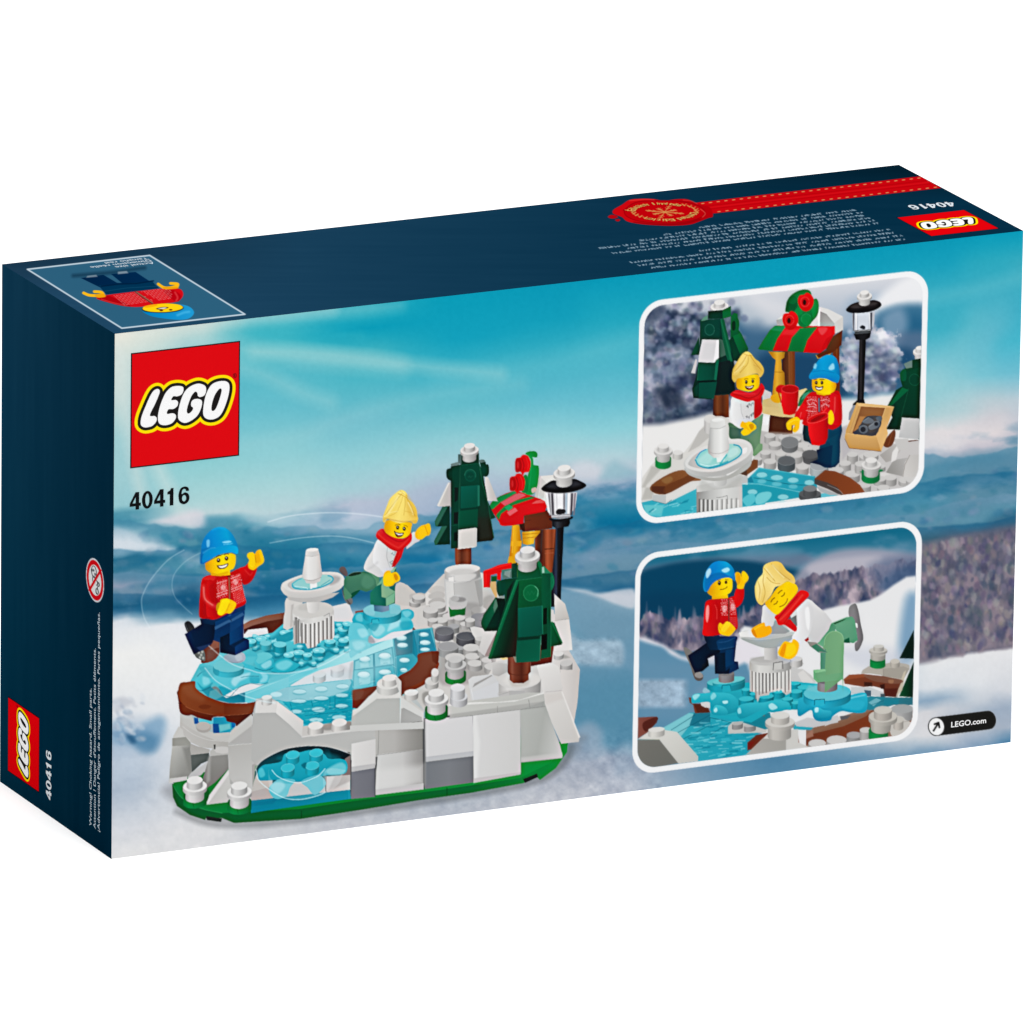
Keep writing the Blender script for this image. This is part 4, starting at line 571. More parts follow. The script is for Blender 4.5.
def skater_left():
    el('printed_skater'); Z(160,590,8)
    # legs
    B([(196,270),(220,248),(250,262),(278,310),(240,350),(215,330)], (44,46,50), n=4); L([(205,275),(225,330)], 5, (130,134,140), .6)
    B([(275,510),(290,500),(350,480),(362,560),(345,568),(320,556),(290,540)], (96,100,98), n=4)
    for x, y in ((310,500),(330,520),(345,545),(338,495),(320,540)): O(x,y,9,11,(206,210,204),a=.7,soft=4)
    P([(320,230),(440,236),(440,300),(330,280)], (0,20,44))
    P([(198,354),(345,262),(400,256),(440,290),(440,380),(415,430),(345,480),(270,516),(235,440)], (0,28,62), (0,18,44), (200,350,440,300)); P([(200,352),(245,332),(300,460),(272,514)], (4,40,84), (0,22,50), (200,0,300,0)); P([(292,460),(415,425),(350,478),(320,490)], (36,56,96), a=.8, soft=6)
    P([(420,400),(470,380),(555,360),(600,300),(668,240),(668,380),(712,400),(714,470),(600,522),(480,500),(478,420)], (0,46,92), (0,40,82), (470,0,700,0))
    P([(478,350),(560,330),(556,440),(600,460),(600,520),(484,500)], (0,16,34), (0,26,60), (480,0,600,0)); P([(556,330),(668,270),(668,385),(600,440),(560,440)], (0,58,110), (2,44,92), (556,0,668,0)); P([(600,450),(700,390),(712,405),(712,460),(604,520)], (4,52,106), (0,38,84), (600,0,712,0)); P([(560,440),(668,385),(700,390),(604,450),(596,470)], (0,30,64))
    P([(440,236),(480,225),(560,205),(676,126),(678,190),(664,270),(560,340),(478,380),(440,395)], (2,52,102), (8,60,112), (440,0,678,0)); P([(436,296),(545,240),(570,236),(660,180),(676,200),(570,256),(545,262),(440,320)], (60,104,150), a=.7, soft=4); P([(440,320),(560,262),(560,340),(478,380),(430,400)], (0,44,90)); L([(564,232),(572,250)], 4, (0,16,40), .8)
    # jacket
    Z(160,500,8)
    P([(330,950),(460,938),(650,840),(684,830),(680,880),(560,920),(440,975),(430,1000),(330,985)], (0,28,58), (0,52,98), (330,0,680,0))
    B([(342,625),(400,600),(470,606),(560,580),(640,550),(654,640),(668,740),(686,826),(600,872),(520,920),(440,955),(380,950),(318,938),(314,860),(320,760),(328,680)], (204,8,14), (188,6,12), (320,0,690,0), n=4)
    P([(345,625),(440,600),(470,620),(460,940),(380,950),(318,938),(316,840),(330,660)], (200,8,12), (168,2,8), (320,640,440,930)); P([(342,625),(410,600),(450,620),(430,645),(345,638)], (232,60,50), a=.5, soft=5)
    B([(375,660),(430,650),(450,700),(440,780),(450,830),(470,850),(455,930),(400,940),(370,900)], (212,10,14), (180,2,8), (370,0,470,0)); L([(345,690),(355,780),(400,830),(440,850)], 30, (236,86,78), .5, sm=True, soft=14); L([(350,700),(360,790),(420,840)], 8, (255,190,180), .55, sm=True, soft=6); B([(395,690),(430,670),(440,740),(430,820),(400,780)], (176,0,6), a=.6, soft=14)
    P([(455,640),(540,615),(545,790),(460,800)], (206,14,20)); P([(565,610),(640,580),(682,820),(590,850)], (212,14,20))
    L([(552,622),(556,700),(556,790)], 14, (130,60,50), .95); L([(553,622),(557,790)], 5, (220,120,80), .8); L([(540,612),(568,606)], 7, (100,16,16), .9)
    sweater(458,648,540,790,-.22,16,5,(240,190,186)); sweater(570,606,660,740,-.22,15,8,(240,190,186))
    O(505,700,20,24,(250,220,216),a=.55,soft=6); O(604,655,20,24,(250,220,216),a=.55,soft=6)
    for a in ((455,668,535,642),(455,752,540,722),(460,772,542,742),(570,630,640,602),(572,715,652,680),(575,734,656,700)): L([a[:2], a[2:]], 5, (248,214,210), .8)
    for j in range(6):
        for i in range(7): L([(585+i*13+j*3, 745+j*17-i*6), (592+i*13+j*3, 752+j*17-i*6)], 4, (248,180,174), .8)
    # raised arm
    B([(630,550),(680,530),(710,505),(740,545),(775,545),(760,600),(730,650),(690,676),(662,670),(650,610)], (212,10,14), (176,2,8), (660,540,740,660)); L([(680,560),(720,600),(740,580)], 8, (236,70,60), .5, sm=True, soft=5)
    B([(705,505),(712,480),(695,450),(705,425),(740,416),(760,430),(790,402),(808,400),(832,470),(825,505),(790,530),(750,560),(710,545)], (246,190,4), n=4); B([(700,440),(735,418),(758,445),(762,500),(745,540),(712,520),(715,480)], (252,208,10)); B([(765,420),(800,400),(822,470),(790,505),(770,490)], (240,176,0)); B([(790,410),(808,402),(830,470),(815,500)], (252,206,20), a=.7, soft=4); L([(760,440),(768,500)], 6, (200,130,0), .7)
    # lower hand
    B([(455,835),(480,820),(500,860),(470,890),(450,880)], (206,150,0)); B([(490,795),(540,788),(600,815),(610,840),(590,880),(560,910),(530,905),(490,925),(458,905),(470,860),(480,820)], (246,190,4), n=4); B([(500,800),(545,792),(560,830),(530,880),(490,922),(460,905),(480,850)], (254,222,10)); B([(560,815),(606,830),(590,880),(555,905),(545,860)], (250,200,8)); L([(556,830),(530,890)], 5, (214,150,0), .7)
    # head
    P([(405,570),(560,540),(560,600),(480,608),(408,604)], (236,170,0), (252,206,4), (405,0,560,0)); 
    B([(360,505),(370,480),(470,440),(560,420),(600,428),(606,490),(590,545),(550,565),(480,590),(420,585),(370,560)], [(0,(206,140,0)),(.25,(246,190,0)),(.6,(254,222,0)),(1,(250,200,0))], g=(358,0,606,0), n=5); B([(380,560),(450,590),(540,570),(540,592),(470,602),(410,598)], (214,150,0), a=.5, soft=8)
    B([(328,420),(335,350),(362,290),(410,240),(460,218),(520,222),(570,262),(605,320),(625,380),(626,425),(600,432),(570,420),(500,430),(430,460),(370,500),(340,512),(322,500)], [(0,(0,120,190)),(.4,(0,140,210)),(.75,(0,160,214)),(1,(0,120,180))], g=(330,400,626,330), n=5)
    B([(325,420),(400,385),(330,400),(345,440),(340,510),(322,500)], (0,100,160), a=.6, soft=10); B([(345,440),(400,390),(500,370),(610,370),(624,425),(600,430),(560,418),(490,430),(420,465),(345,508)], (0,134,200), (0,170,222), (345,0,620,0), n=4); L([(345,425),(400,388),(440,382)], 7, (80,170,220), .6, sm=True, soft=5); L([(345,508),(430,466),(500,436),(570,424),(605,436)], 6, (0,84,140), .7, sm=True)
    B([(372,330),(388,316),(398,330),(394,370),(376,375)], (130,206,244), a=.8, soft=7); B([(500,335),(550,325),(572,335),(540,345),(510,345)], (150,220,250), a=.85, soft=5); L([(510,358),(560,352),(580,346)], 5, (140,214,248), .7, soft=3); L([(420,240),(470,222),(520,230)], 10, (60,180,230), .5, sm=True, soft=8)
    for x, y in ((468,483),(532,467)): O(x,y,14,17,(60,24,0)); O(x-2,y-5,5,6,(240,230,220)); 
    L([(448,456),(470,442),(486,446)], 6, (90,44,0), .9, sm=True); L([(515,438),(535,430),(548,434)], 6, (90,44,0), .9, sm=True)
    B([(458,525),(500,520),(544,506),(540,530),(515,548),(485,552),(466,545)], (90,50,20), n=4); B([(468,530),(505,525),(538,513),(532,530),(510,541),(485,544)], (246,244,240), n=4); L([(456,522),(462,534)], 4, (150,90,0), .8)

def skater_right():
    el('printed_skater_green'); Z(330,480,8)
    # skates and back leg
    B([(74,715),(90,694),(120,700),(142,750),(130,770),(105,760),(80,735)], (96,88,92), n=4); B([(95,850),(110,900),(130,940),(170,935),(182,975),(165,998),(140,990),(108,940)], (110,112,114), n=4)
    L([(98,860),(116,930),(160,990)], 5, (60,60,62), .8, sm=True)
    P([(112,800),(130,770),(150,765),(270,730),(350,760),(395,790),(395,830),(360,870),(290,895),(240,880),(175,925),(120,960),(108,900)], (70,128,100), (52,110,88), (200,740,200,930)); B([(150,758),(190,738),(245,736),(245,750),(200,764),(155,770)], (26,56,44), n=3); L([(150,756),(190,738),(248,734)], 4, (150,180,160), .7, sm=True); B([(175,905),(240,880),(200,925),(170,945)], (0,80,60)); P([(120,960),(110,900),(110,850),(130,870),(175,925),(165,945)], (76,134,104)); L([(250,740),(330,750),(370,800),(370,850)], 5, (40,90,72), .8, sm=True); B([(280,760),(340,770),(355,830),(300,870),(250,830)], (90,148,118), a=.5, soft=14)
    # standing leg
    P([(322,900),(350,870),(418,790),(480,760),(530,700),(520,880),(520,985),(445,1008),(340,996),(322,985)], (24,110,92)); P([(322,900),(410,830),(412,938),(445,950),(445,1008),(325,996)], (24,116,96), (16,98,84), (322,0,445,0)); P([(410,850),(430,780),(480,870),(520,890),(515,980),(450,1008),(447,945),(412,935)], (136,178,140), (120,172,138), (410,0,520,0)); P([(447,940),(516,900),(516,975),(452,1008)], (124,180,146)); L([(412,936),(447,944),(514,902)], 3, (80,130,104), .8)
    P([(370,850),(430,770),(445,790),(412,830)], (120,176,140)); P([(270,722),(282,706),(395,775),(400,800),(372,850),(365,800),(330,755)], (110,160,128), (84,140,108), (270,0,400,0)); P([(480,720),(530,695),(510,735),(485,740)], (150,190,150))
    # torso
    B([(378,480),(430,470),(560,560),(560,600),(510,700),(470,740),(400,778),(330,745),(272,712),(290,640),(340,560)], (226,225,225), (206,206,206), (300,620,480,720), n=4)
    B([(378,485),(430,490),(460,540),(450,620),(480,700),(440,750),(390,700),(345,660),(350,560)], (236,236,238), (214,213,213), (345,0,470,0)); L([(460,540),(455,620),(480,700)], 5, (180,180,182), .8, sm=True); L([(378,660),(345,690),(300,716)], 18, (190,190,192), .4, sm=True, soft=10)
    for x, y in ((490,590),(505,600),(512,580),(476,660),(490,650),(502,665),(512,655),(484,672)): L([(x,y),(x+12,y-8),(x+8,y+6)], 3, (90,90,96), .75)
    # raised arm + hand
    B([(610,545),(650,430),(690,420),(720,480),(680,505),(640,535)], (226,224,226), (198,196,198), (620,440,680,540), n=4)
    B([(680,425),(700,390),(730,365),(765,355),(795,348),(808,400),(795,440),(765,450),(735,475),(705,476),(685,460)], (246,186,10), n=4); B([(700,400),(740,370),(775,390),(780,430),(740,470),(705,465)], (252,200,20)); L([(760,370),(782,430)], 6, (210,140,0), .7); B([(765,360),(795,350),(806,395),(785,420)], (250,196,10), a=.8)
    # scarf
    P([(540,560),(600,520),(570,620),(550,650),(520,692),(494,696),(505,650)], (206,16,20), (180,6,12), (540,560,510,690)); L([(560,580),(530,660)], 6, (236,60,50), .5, soft=3)
    B([(368,445),(380,410),(420,388),(450,410),(500,450),(580,470),(620,440),(640,410),(655,440),(650,490),(600,540),(545,572),(480,550),(420,500),(380,470)], (214,20,24), n=5); L([(385,430),(440,480),(520,530),(560,535),(640,460)], 12, (236,60,50), .6, sm=True, soft=6); L([(380,460),(450,520),(540,565),(600,530)], 7, (160,4,10), .6, sm=True, soft=3); L([(420,400),(470,450),(540,490),(600,480),(640,430)], 7, (160,4,10), .6, sm=True, soft=3)
    # lower hand
    B([(428,760),(450,728),(480,726),(490,742),(530,735),(558,770),(556,805),(520,825),(500,845),(460,852),(428,835)], (246,190,6), n=4); B([(430,770),(470,740),(505,760),(510,820),(460,848),(432,830)], (254,210,14)); B([(500,750),(530,738),(555,770),(552,802),(525,815),(505,790)], (250,196,10)); B([(510,755),(530,752),(545,780),(535,805),(520,795)], (206,140,0), a=.85)
    # head
    B([(434,400),(440,340),(470,320),(560,330),(650,340),(652,380),(640,430),(600,462),(540,466),(470,440)], [(0,(220,150,0)),(.3,(250,196,0)),(.7,(254,216,0)),(1,(240,180,0))], g=(434,0,652,0), n=5)
    B([(422,320),(428,280),(455,210),(480,150),(520,110),(560,82),(590,84),(615,110),(622,150),(660,180),(690,230),(700,290),(705,310),(690,345),(665,348),(640,330),(560,345),(500,330),(460,310),(440,340),(425,335)], [(0,(236,198,80)),(.5,(252,228,120)),(1,(238,200,88))], g=(430,200,700,260), n=5)
    B([(455,210),(480,150),(520,110),(560,84),(575,110),(540,170),(500,240),(460,290),(430,300)], (255,238,150), a=.5, soft=12); B([(610,110),(660,180),(695,250),(690,300),(640,290),(610,220)], (224,182,74), a=.5, soft=14)
    for pts, c, w in (([(575,110),(525,170),(480,230),(440,285)], (212,168,60), 4), ([(585,130),(560,200),(530,260),(470,290)], (222,178,68), 3), ([(600,140),(600,210),(590,280)], (212,168,60), 3), ([(612,140),(650,210),(680,290)], (206,160,54), 4), ([(560,86),(590,110),(618,130)], (216,170,60), 4), ([(545,110),(575,120),(612,140)], (206,160,54), 4)): L(pts, w * 1.1, mul(c, .96), .75, sm=True, soft=2)
    for pts in ([(540,140),(505,205),(470,260)], [(625,180),(650,230),(665,275)], [(565,95),(585,100),(600,115)]): L(pts, 9, (255,246,184), .55, sm=True, soft=5)
    B([(424,325),(440,300),(500,312),(580,328),(690,320),(700,330),(690,346),(660,346),(600,340),(500,328),(450,315),(432,338)], (214,170,70), a=.55, soft=4); L([(436,290),(480,262),(540,250)], 6, (255,244,180), .5, sm=True, soft=4); L([(600,250),(650,262),(694,290)], 5, (212,168,60), .5, sm=True, soft=3)
    for x, y in ((541,380),(594,390)): O(x,y,12,16,(50,20,6)); O(x-2,y-4,4,5,(244,236,226))
    L([(522,362),(545,352),(560,358)], 4, (110,60,10), .8, sm=True); L([(590,362),(610,366),(620,376)], 4, (110,60,10), .8, sm=True)
    B([(512,408),(530,418),(560,424),(590,422),(580,445),(555,458),(530,450)], (70,20,10), n=4); B([(520,420),(555,430),(582,428),(575,440),(545,440)], (244,242,240), n=4); B([(535,446),(560,446),(555,456)], (200,30,30))

def motion_arcs():
    Z()
    def arc(pts, w=1.1, a=.55): L(pts, w * .9, (232,244,249), a * .72, sm=True, soft=.5)
    el('front_panel')
    arc([(184,550),(168,560),(152,578),(144,592),(141.5,602),(144,617),(150,628)], 1.3, .5); arc([(200,553),(186,561),(175,573),(172,585),(175,597),(184,607),(192,614)], 1.1, .4)
    B([(184,551),(166,562),(147,583),(142,602),(146,618),(160,622),(190,612),(175,598),(172,584),(178,570),(196,556)], (150,190,210), a=.12, soft=2)
    arc([(268,522),(290,516),(320,513),(345,513),(368,515),(382,517)], 1.4, .75); B([(268,523),(300,515),(345,513),(382,518),(378,534),(340,534),(300,528)], (220,228,238), a=.22, soft=4)
    arc([(270,543),(300,538),(330,536),(352,538),(374,543)], 1.2, .6)
    el('printed_ice_rink')
    arc([(209,646),(222,657),(234,665),(250,670),(262,673),(290,673),(320,666),(350,650)], 1.3, .75); arc([(205,668),(215,680),(228,688),(242,695),(262,701),(275,703)], 1.3, .75)
    B([(206,668),(215,680),(240,694),(275,703),(330,698),(370,680),(395,660),(350,672),(290,674),(250,671),(226,659),(209,647)], (190,232,240), a=.16, soft=3)
    B([(300,690),(340,655),(390,620),(405,640),(400,665),(350,690)], (226,244,248), a=.2, soft=8)
    Z(270,700,8); P(smooth([(-10,560),(0,620),(60,660),(200,670),(340,640),(440,560),(445,730),(380,770),(250,795),(100,780),(0,720)]), (220,240,244), a=.22, soft=3); L([(15,560),(60,610),(150,650),(250,660),(380,610),(440,550)], 7, (224,246,250), .8, sm=True, soft=2); L([(-110,560),(-90,640),(0,720),(120,785),(250,795),(380,765),(445,735)], 8, (224,246,250), .7, sm=True, soft=2); B([(440,560),(600,560),(580,600),(540,680),(440,740)], (236,240,242), a=.25, soft=4)
    Z()
def rrect(L_, T_, R2, B_, r, n=10):
    """rounded rectangle on the front panel (metres), returned in pixel space"""
    pts = []
    for cx, cy, a0 in ((R2 - r, T_ + r, -90), (R2 - r, B_ - r, 0), (L_ + r, B_ - r, 90), (L_ + r, T_ + r, 180)):
        for i in range(n + 1):
            a = math.radians(a0 + 90 * i / n); pts.append((cx + r * math.cos(a), cy + r * math.sin(a)))
    return hmap(HF['front'], pts)
def rect_from(l, t, r, b):
    f = lambda p: hmap(HI['front'], [p])[0]
    return f(l)[0], f(t)[1], f(r)[0], f(b)[1]
def mask_of(p):
    m = np.zeros((CV.h, CV.w), np.float32); sl = sub(p, 2); d = sdf(p, CV.X[sl], CV.Y[sl]); m[sl] = np.clip(.5 - d * CV.S, 0, 1); return m
FRT = 0.00152; FRR = 0.0066
def begin_inset(rect, frame_id, bg_id):
    global CLIP
    Z(); el(frame_id); raw(rrect(*rect, FRR), (247, 247, 248))
    l, t, r, b = rect; inner = rrect(l + FRT, t + FRT, r - FRT * 1.08, b - FRT, FRR - FRT * .8)
    CLIP = mask_of(inner); el(bg_id)

def winterwood(dark, mid, light, sc, seed, sy=1., k=1.):
    n = fbm(CV.X, CV.Y * sy, sc, seed, 3, .5); n2 = fbm(CV.X + 40, CV.Y * sy, sc * 1.7, seed + 1, 3)
    t = np.clip((n - .5) * 1.5 * k + .45 + (n2 - .5) * 1.3, 0, 1)[..., None]
    d, m, l = [np.array(c, np.float32) for c in (dark, mid, light)]
    return np.where(t < .5, d + (m - d) * t * 2, m + (l - m) * (t - .5) * 2)
def fillmask(m, col):
    if CLIP is not None: m = m * CLIP
    CV.img[:] = CV.img * (1 - m[..., None]) + col * m[..., None]; CV.id[m > .5] = ID

def smile_face(cx, cy, s, tilt=0, closed=False, smirk=False):
    pass

def cup(pts_body, rim, c=RED):
    B(pts_body, [(0, (236, 30, 30)), (.35, (214, 6, 14)), (.8, (190, 2, 10)), (1, (150, 0, 8))], g=(min(p[0] for p in pts_body), 0, max(p[0] for p in pts_body), 0), n=2)
    O(*rim, (196, 4, 12)); L(ellp(*rim[:4], 0) + ellp(*rim[:4], 0)[:1], 6, (250, 80, 70), .8); O(rim[0] + 4, rim[1] + rim[3] * .25, rim[2] * .8, rim[3] * .6, (140, 0, 8), a=.7, soft=6)

def inset_upper():
    global CLIP
    rect = rect_from((637.9, 400), (762, 288), (927, 340), (804, 505.2)); begin_inset(rect, 'upper_frame', 'upper_picture')
    Z(); X, Y = CV.X, CV.Y
    # out-of-focus sky, distant blue valley, snow-laden trees and drifts
    g = np.clip((Y - (304 - (X - 640) * .1)) / 60, 0, 1)[..., None]
    fillmask(np.ones_like(X), np.array([218, 220, 226]) * (1 - g) + np.array([150, 170, 192]) * g)
    n = fbm(X, Y, 30, 61, 4)
    for pts, c, a_, so in [([(735,310),(770,318),(800,330),(830,335),(930,320),(930,440),(735,440)], (38,92,130), .9, 10), ([(738,296),(780,300),(800,312),(780,326),(755,330),(740,320)], (226,226,230), .8, 8),
        ([(742,330),(760,322),(770,345),(760,370),(744,368)], (70,110,145), .6, 8), ([(756,360),(790,352),(840,362),(845,400),(780,420),(756,410)], (16,62,100), .8, 8), ([(850,300),(880,296),(890,310),(860,330),(848,322)], (160,184,206), .7, 8),
        ([(870,305),(905,278),(925,280),(925,302),(900,306),(880,312)], (242,242,244), .95, 6), ([(880,312),(925,306),(925,345),(900,350),(880,340)], (30,100,140), .8, 6), ([(882,318),(900,308),(908,325),(895,350),(885,345)], (150,175,198), .7, 7), ([(896,336),(925,332),(925,352),(905,356)], (100,120,150), .7, 6), ([(896,352),(912,350),(915,372),(900,380)], (20,70,110), .8, 6),
        ([(640,296),(700,292),(740,300),(720,306),(690,302),(660,306)], (206,208,216), .8, 5)]: B(pts, c, a=a_, soft=so)
    m = np.clip((740 + (n - .5) * 30 - X) / 8, 0, 1) * np.clip((Y - (306 - (X - 640) * .03 + (n - .5) * 22)) / 6, 0, 1)
    fillmask(m, winterwood((26,42,70), (104,122,150), (186,190,206), 11, 62, 1., 1.5))
    left = lambda x, y: y > 306 - (x - 640) * .03 + 6 * math.sin(x * .35) and y < 436 - (x - 640) * .22 and x < 738 + 8 * math.sin(y * .3)
    dabs(left, (636, 298, 750, 436), 900, 2.7, [(58,72,100), (34,48,78), (92,108,134), (126,140,162), (156,164,184), (178,180,198), (112,126,150)], 12, .95, 1.8, .6)
    dabs(left, (640, 330, 740, 420), 60, 5.5, [(30,44,72), (120,136,160), (46,62,92)], 13, .9, 4, .5); dabs(left, (640, 318, 740, 400), 70, 2.2, [(206,200,214), (196,200,216)], 14, 1.2, 1.6, .5)
    L([(640,425),(680,420),(725,412)], 14, (26,40,66), .6, sm=True, soft=8); B([(655,390),(675,386),(682,402),(665,408)], (10,24,48), a=.7, soft=6); B([(640,305),(660,303),(662,318),(644,322)], (30,44,72), a=.6, soft=6)
    w = fbm(X, Y, 9, 63, 4, .6); blob_ = np.clip((1.06 - np.hypot((X - 872) / 31, (Y - 362) / 36) + (w - .5) * .9) / .14, 0, 1)
    fillmask(blob_, winterwood((84,100,128), (186,190,206), (242,242,246), 14, 64, 1., 1.3))
    rt = lambda x, y: ((x - 868) / 30) ** 2 + ((y - 362) / 36) ** 2 < 1 + .25 * math.sin(x) 
    dabs(rt, (836, 326, 902, 400), 420, 3.0, [(214,216,226), (232,232,238), (176,184,202), (140,152,176), (104,118,146), (196,200,214)], 15, .85, 2, .6); dabs(rt, (860, 350, 900, 395), 40, 3.4, [(70,86,116), (50,68,104)], 16, .9, 2.4, .5)
    P([(838,398),(925,388),(925,412),(838,420)], (60,130,165), a=.7, soft=5)
    B([(600,436),(660,424),(700,416),(740,406),(800,400),(860,398),(888,394),(930,400),(930,540),(600,540)], (238,237,236), soft=4)
    # ---- tree left (634,280 x8)
    Z(634,280,8); el('upper_tree')
    P([(636,925),(758,915),(760,1100),(630,1100)], [(0,(70,30,16)),(.25,(120,62,30)),(.6,(84,38,18)),(1,(130,66,30))], g=(636,0,760,0)); knob(684, 200, 72, None, -5)
    P([(456,745),(495,630),(505,640),(490,748)], (206,200,202)); P([(456,600),(520,455),(525,600)], (0,66,48))
    P([(775,290),(800,262),(828,270),(835,330),(838,400),(860,430),(915,550),(905,580),(860,640),(770,640)], (0,96,50), (0,66,40), (775,300,870,640)); B([(778,330),(825,300),(842,340),(835,400),(800,415),(778,400)], (0,90,46), n=3); B([(785,340),(808,330),(810,395),(786,400)], (0,50,30), n=3)
    P([(790,450),(850,424),(916,552),(850,600)], (0,104,52), (0,84,44), (790,450,900,560)); P([(790,450),(850,600),(830,650),(770,640),(760,480)], (0,56,36))
    P([(530,320),(690,310),(720,320),(800,640),(808,900),(760,915),(640,925),(620,955),(475,945),(465,870),(500,760),(525,560)], (0,58,44), (0,34,30), (530,320,700,950))
    P([(690,312),(720,310),(776,560),(772,700),(720,560)], (0,84,56)); P([(680,660),(770,640),(812,900),(650,915)], (10,30,30), (6,24,24), (680,660,700,900)); P([(680,470),(710,480),(735,600),(690,620)], (66,104,88), a=.9); P([(690,312),(698,310),(790,650),(770,650)], (20,110,72), a=.8)
    P([(592,248),(708,240),(775,208),(775,290),(712,310),(592,312)], (0,52,38)); P([(708,244),(775,208),(776,290),(710,310)], (0,100,52)); P([(555,300),(590,280),(590,318),(535,330)], (90,140,120)); 
    P([(532,330),(690,316),(684,470),(545,480),(528,560)], (0,60,48)); O(605,400,38,44,(0,66,52)); L(ellp(605,398,38,44),4,(60,130,110),.7); 
    P([(545,476),(680,478),(678,620),(634,664),(512,656),(520,600)], (220,218,220), (212,210,212), (512,660,680,480)); P([(660,482),(680,478),(678,622),(640,664),(634,660)], (236,235,236))
    P([(518,660),(660,662),(650,800),(506,806)], (0,76,58), (0,60,46), (518,0,660,0)); P([(655,640),(680,630),(660,800),(640,812)], (10,100,74)); P([(520,820),(664,812),(640,950),(515,945)], (0,68,54)); P([(510,806),(655,800),(655,815),(512,822)], (0,28,24)); L([(520,660),(505,800)], 4, (60,140,110), .6); P([(472,870),(515,830),(510,935),(476,930)], (0,56,44))
    # ---- second tree at the right edge (806,280/380 x8)
    el('upper_tree_right'); Z(806,280,8); knob(912, 560, 56, None, -5); P([(816,1285),(900,1280),(895,1400),(822,1396)], (104,50,26), (70,28,12), (816,0,900,0)) 
    P([(752,745),(800,700),(850,690),(850,640),(930,625),(930,1300),(820,1200),(640,1195),(690,1100),(650,1010),(720,880),(770,850),(756,800)], (0,64,40), (0,44,30), (760,700,800,1200)); B([(752,750),(775,715),(800,720),(800,800),(765,805)], (0,80,50), n=3); P([(850,640),(930,625),(930,690),(850,720)], (0,56,36)); O(870,800,42,46,(0,60,40)); L(ellp(868,798,42,46),4,(20,100,70),.7)
    P([(770,860),(650,1010),(680,1010),(820,880)], (0,92,54)); L([(820,870),(760,1100),(740,1200)], 4, (20,96,64), .7); P([(768,1100),(930,1110),(925,1260),(890,1275),(742,1260)], (206,206,206), (190,190,190), (770,1100,880,1270)); P([(782,670),(850,640),(848,700),(800,710)], (110,134,124), a=.9)
    # ---- stall (720,280 x8)
    el('upper_stall'); Z(720,280,8)
    P([(500,570),(600,570),(600,850),(580,1230),(500,1240),(490,900)], [(0,(74,36,18)),(.45,(96,50,22)),(.7,(130,70,30)),(1,(100,50,24))], g=(496,0,600,0)); L([(552,580),(556,860)], 8, (150,84,40), .7); P([(900,540),(955,520),(955,700),(960,900),(920,900)], (100,50,22)); L([(935,540),(935,650)], 8, (140,76,36), .7)
    P([(385,1240),(400,1080),(520,1080),(520,1230),(410,1240)], (78,36,18))
    P([(385,572),(520,576),(515,620),(490,636),(495,720),(515,740),(520,850),(490,960),(415,950),(435,740),(445,640),(420,620)], [(0,(180,120,20)),(.4,(226,170,50)),(.75,(196,140,30)),(1,(160,104,16))], g=(415,0,520,0)); L([(440,736),(510,738)], 5, (150,100,20), .8); P([(765,600),(860,575),(895,580),(860,620),(780,630)], (200,150,60))
    P([(450,320),(490,290),(600,240),(800,215),(860,230),(980,290),(985,400),(920,430),(800,400),(460,370)], (222,221,219)); P([(800,250),(850,270),(918,350),(915,375),(800,370)], (150,148,146), (186,184,182), (800,250,900,370)); P([(920,340),(985,292),(985,398),(920,430)], (210,208,205)); P([(780,230),(802,230),(800,372),(784,372)], (238,238,236)); P([(450,320),(495,310),(510,365),(455,360)], (170,170,168))
    P([(860,480),(980,400),(972,520),(900,580),(790,625),(770,600),(850,560)], (100,50,22), (84,38,14), (860,400,900,600))
    P([(305,550),(340,490),(400,400),(440,365),(918,370),(918,432),(860,490),(855,540),(800,585),(670,578),(540,570),(420,566)], (206,6,16)); P([(305,550),(340,490),(400,400),(440,365),(530,366),(460,470),(422,566),(320,558)], (0,122,54), (0,104,48), (400,380,330,556)); P([(400,400),(440,366),(528,372),(495,412)], (30,140,84), a=.8)
    P([(422,566),(460,470),(510,400),(530,370),(645,386),(590,450),(545,570)], (222,14,24), (200,2,12), (530,380,480,566)); P([(540,570),(575,460),(640,385),(780,376),(710,470),(668,576)], (0,122,54), (0,104,46), (640,390,600,570)); P([(668,578),(700,480),(780,376),(918,370),(918,432),(860,490),(850,545),(798,586)], (226,16,26), (206,2,12), (780,380,740,580)); P([(510,400),(640,395),(600,440),(490,438)], (236,60,60), a=.45, soft=8); B([(790,380),(860,385),(820,440),(790,410)], (240,110,110), a=.5, soft=6); P([(850,470),(918,425),(850,550),(800,586),(820,530)], (196,0,10), a=.8)
    B([(525,220),(535,170),(570,120),(630,85),(690,76),(725,95),(740,150),(775,152),(790,210),(780,280),(740,330),(700,375),(640,370),(600,300),(560,260),(525,255)], (0,112,52), n=4); B([(530,220),(545,160),(600,130),(620,200),(580,260),(530,250)], (0,84,40), n=4); O(580,160,34,34,(0,100,46)); O(692,318,42,46,(0,128,58)); L(ellp(690,312,40,42,0,14,150,330),5,(40,160,90),.7); B([(740,180),(780,160),(788,230),(750,310),(735,260)], (0,132,60)); B([(600,240),(640,220),(660,270),(620,280)], (0,130,58))
    for cx, cy in ((686, 175), (562, 322)):
        B([(cx-64,cy-10),(cx-50,cy-50),(cx-15,cy-58),(cx+10,cy-74),(cx+45,cy-55),(cx+64,cy-15),(cx+55,cy+35),(cx+25,cy+70),(cx-15,cy+74),(cx-50,cy+40)], (226,14,18), (196,0,8), (cx,cy-70,cx,cy+70)); O(cx-6,cy+2,34,38,(206,4,10)); L(ellp(cx-6,cy,34,38,0,18,0,360),6,(240,80,70),.6); O(cx-10,cy+4,14,22,(60,0,4))
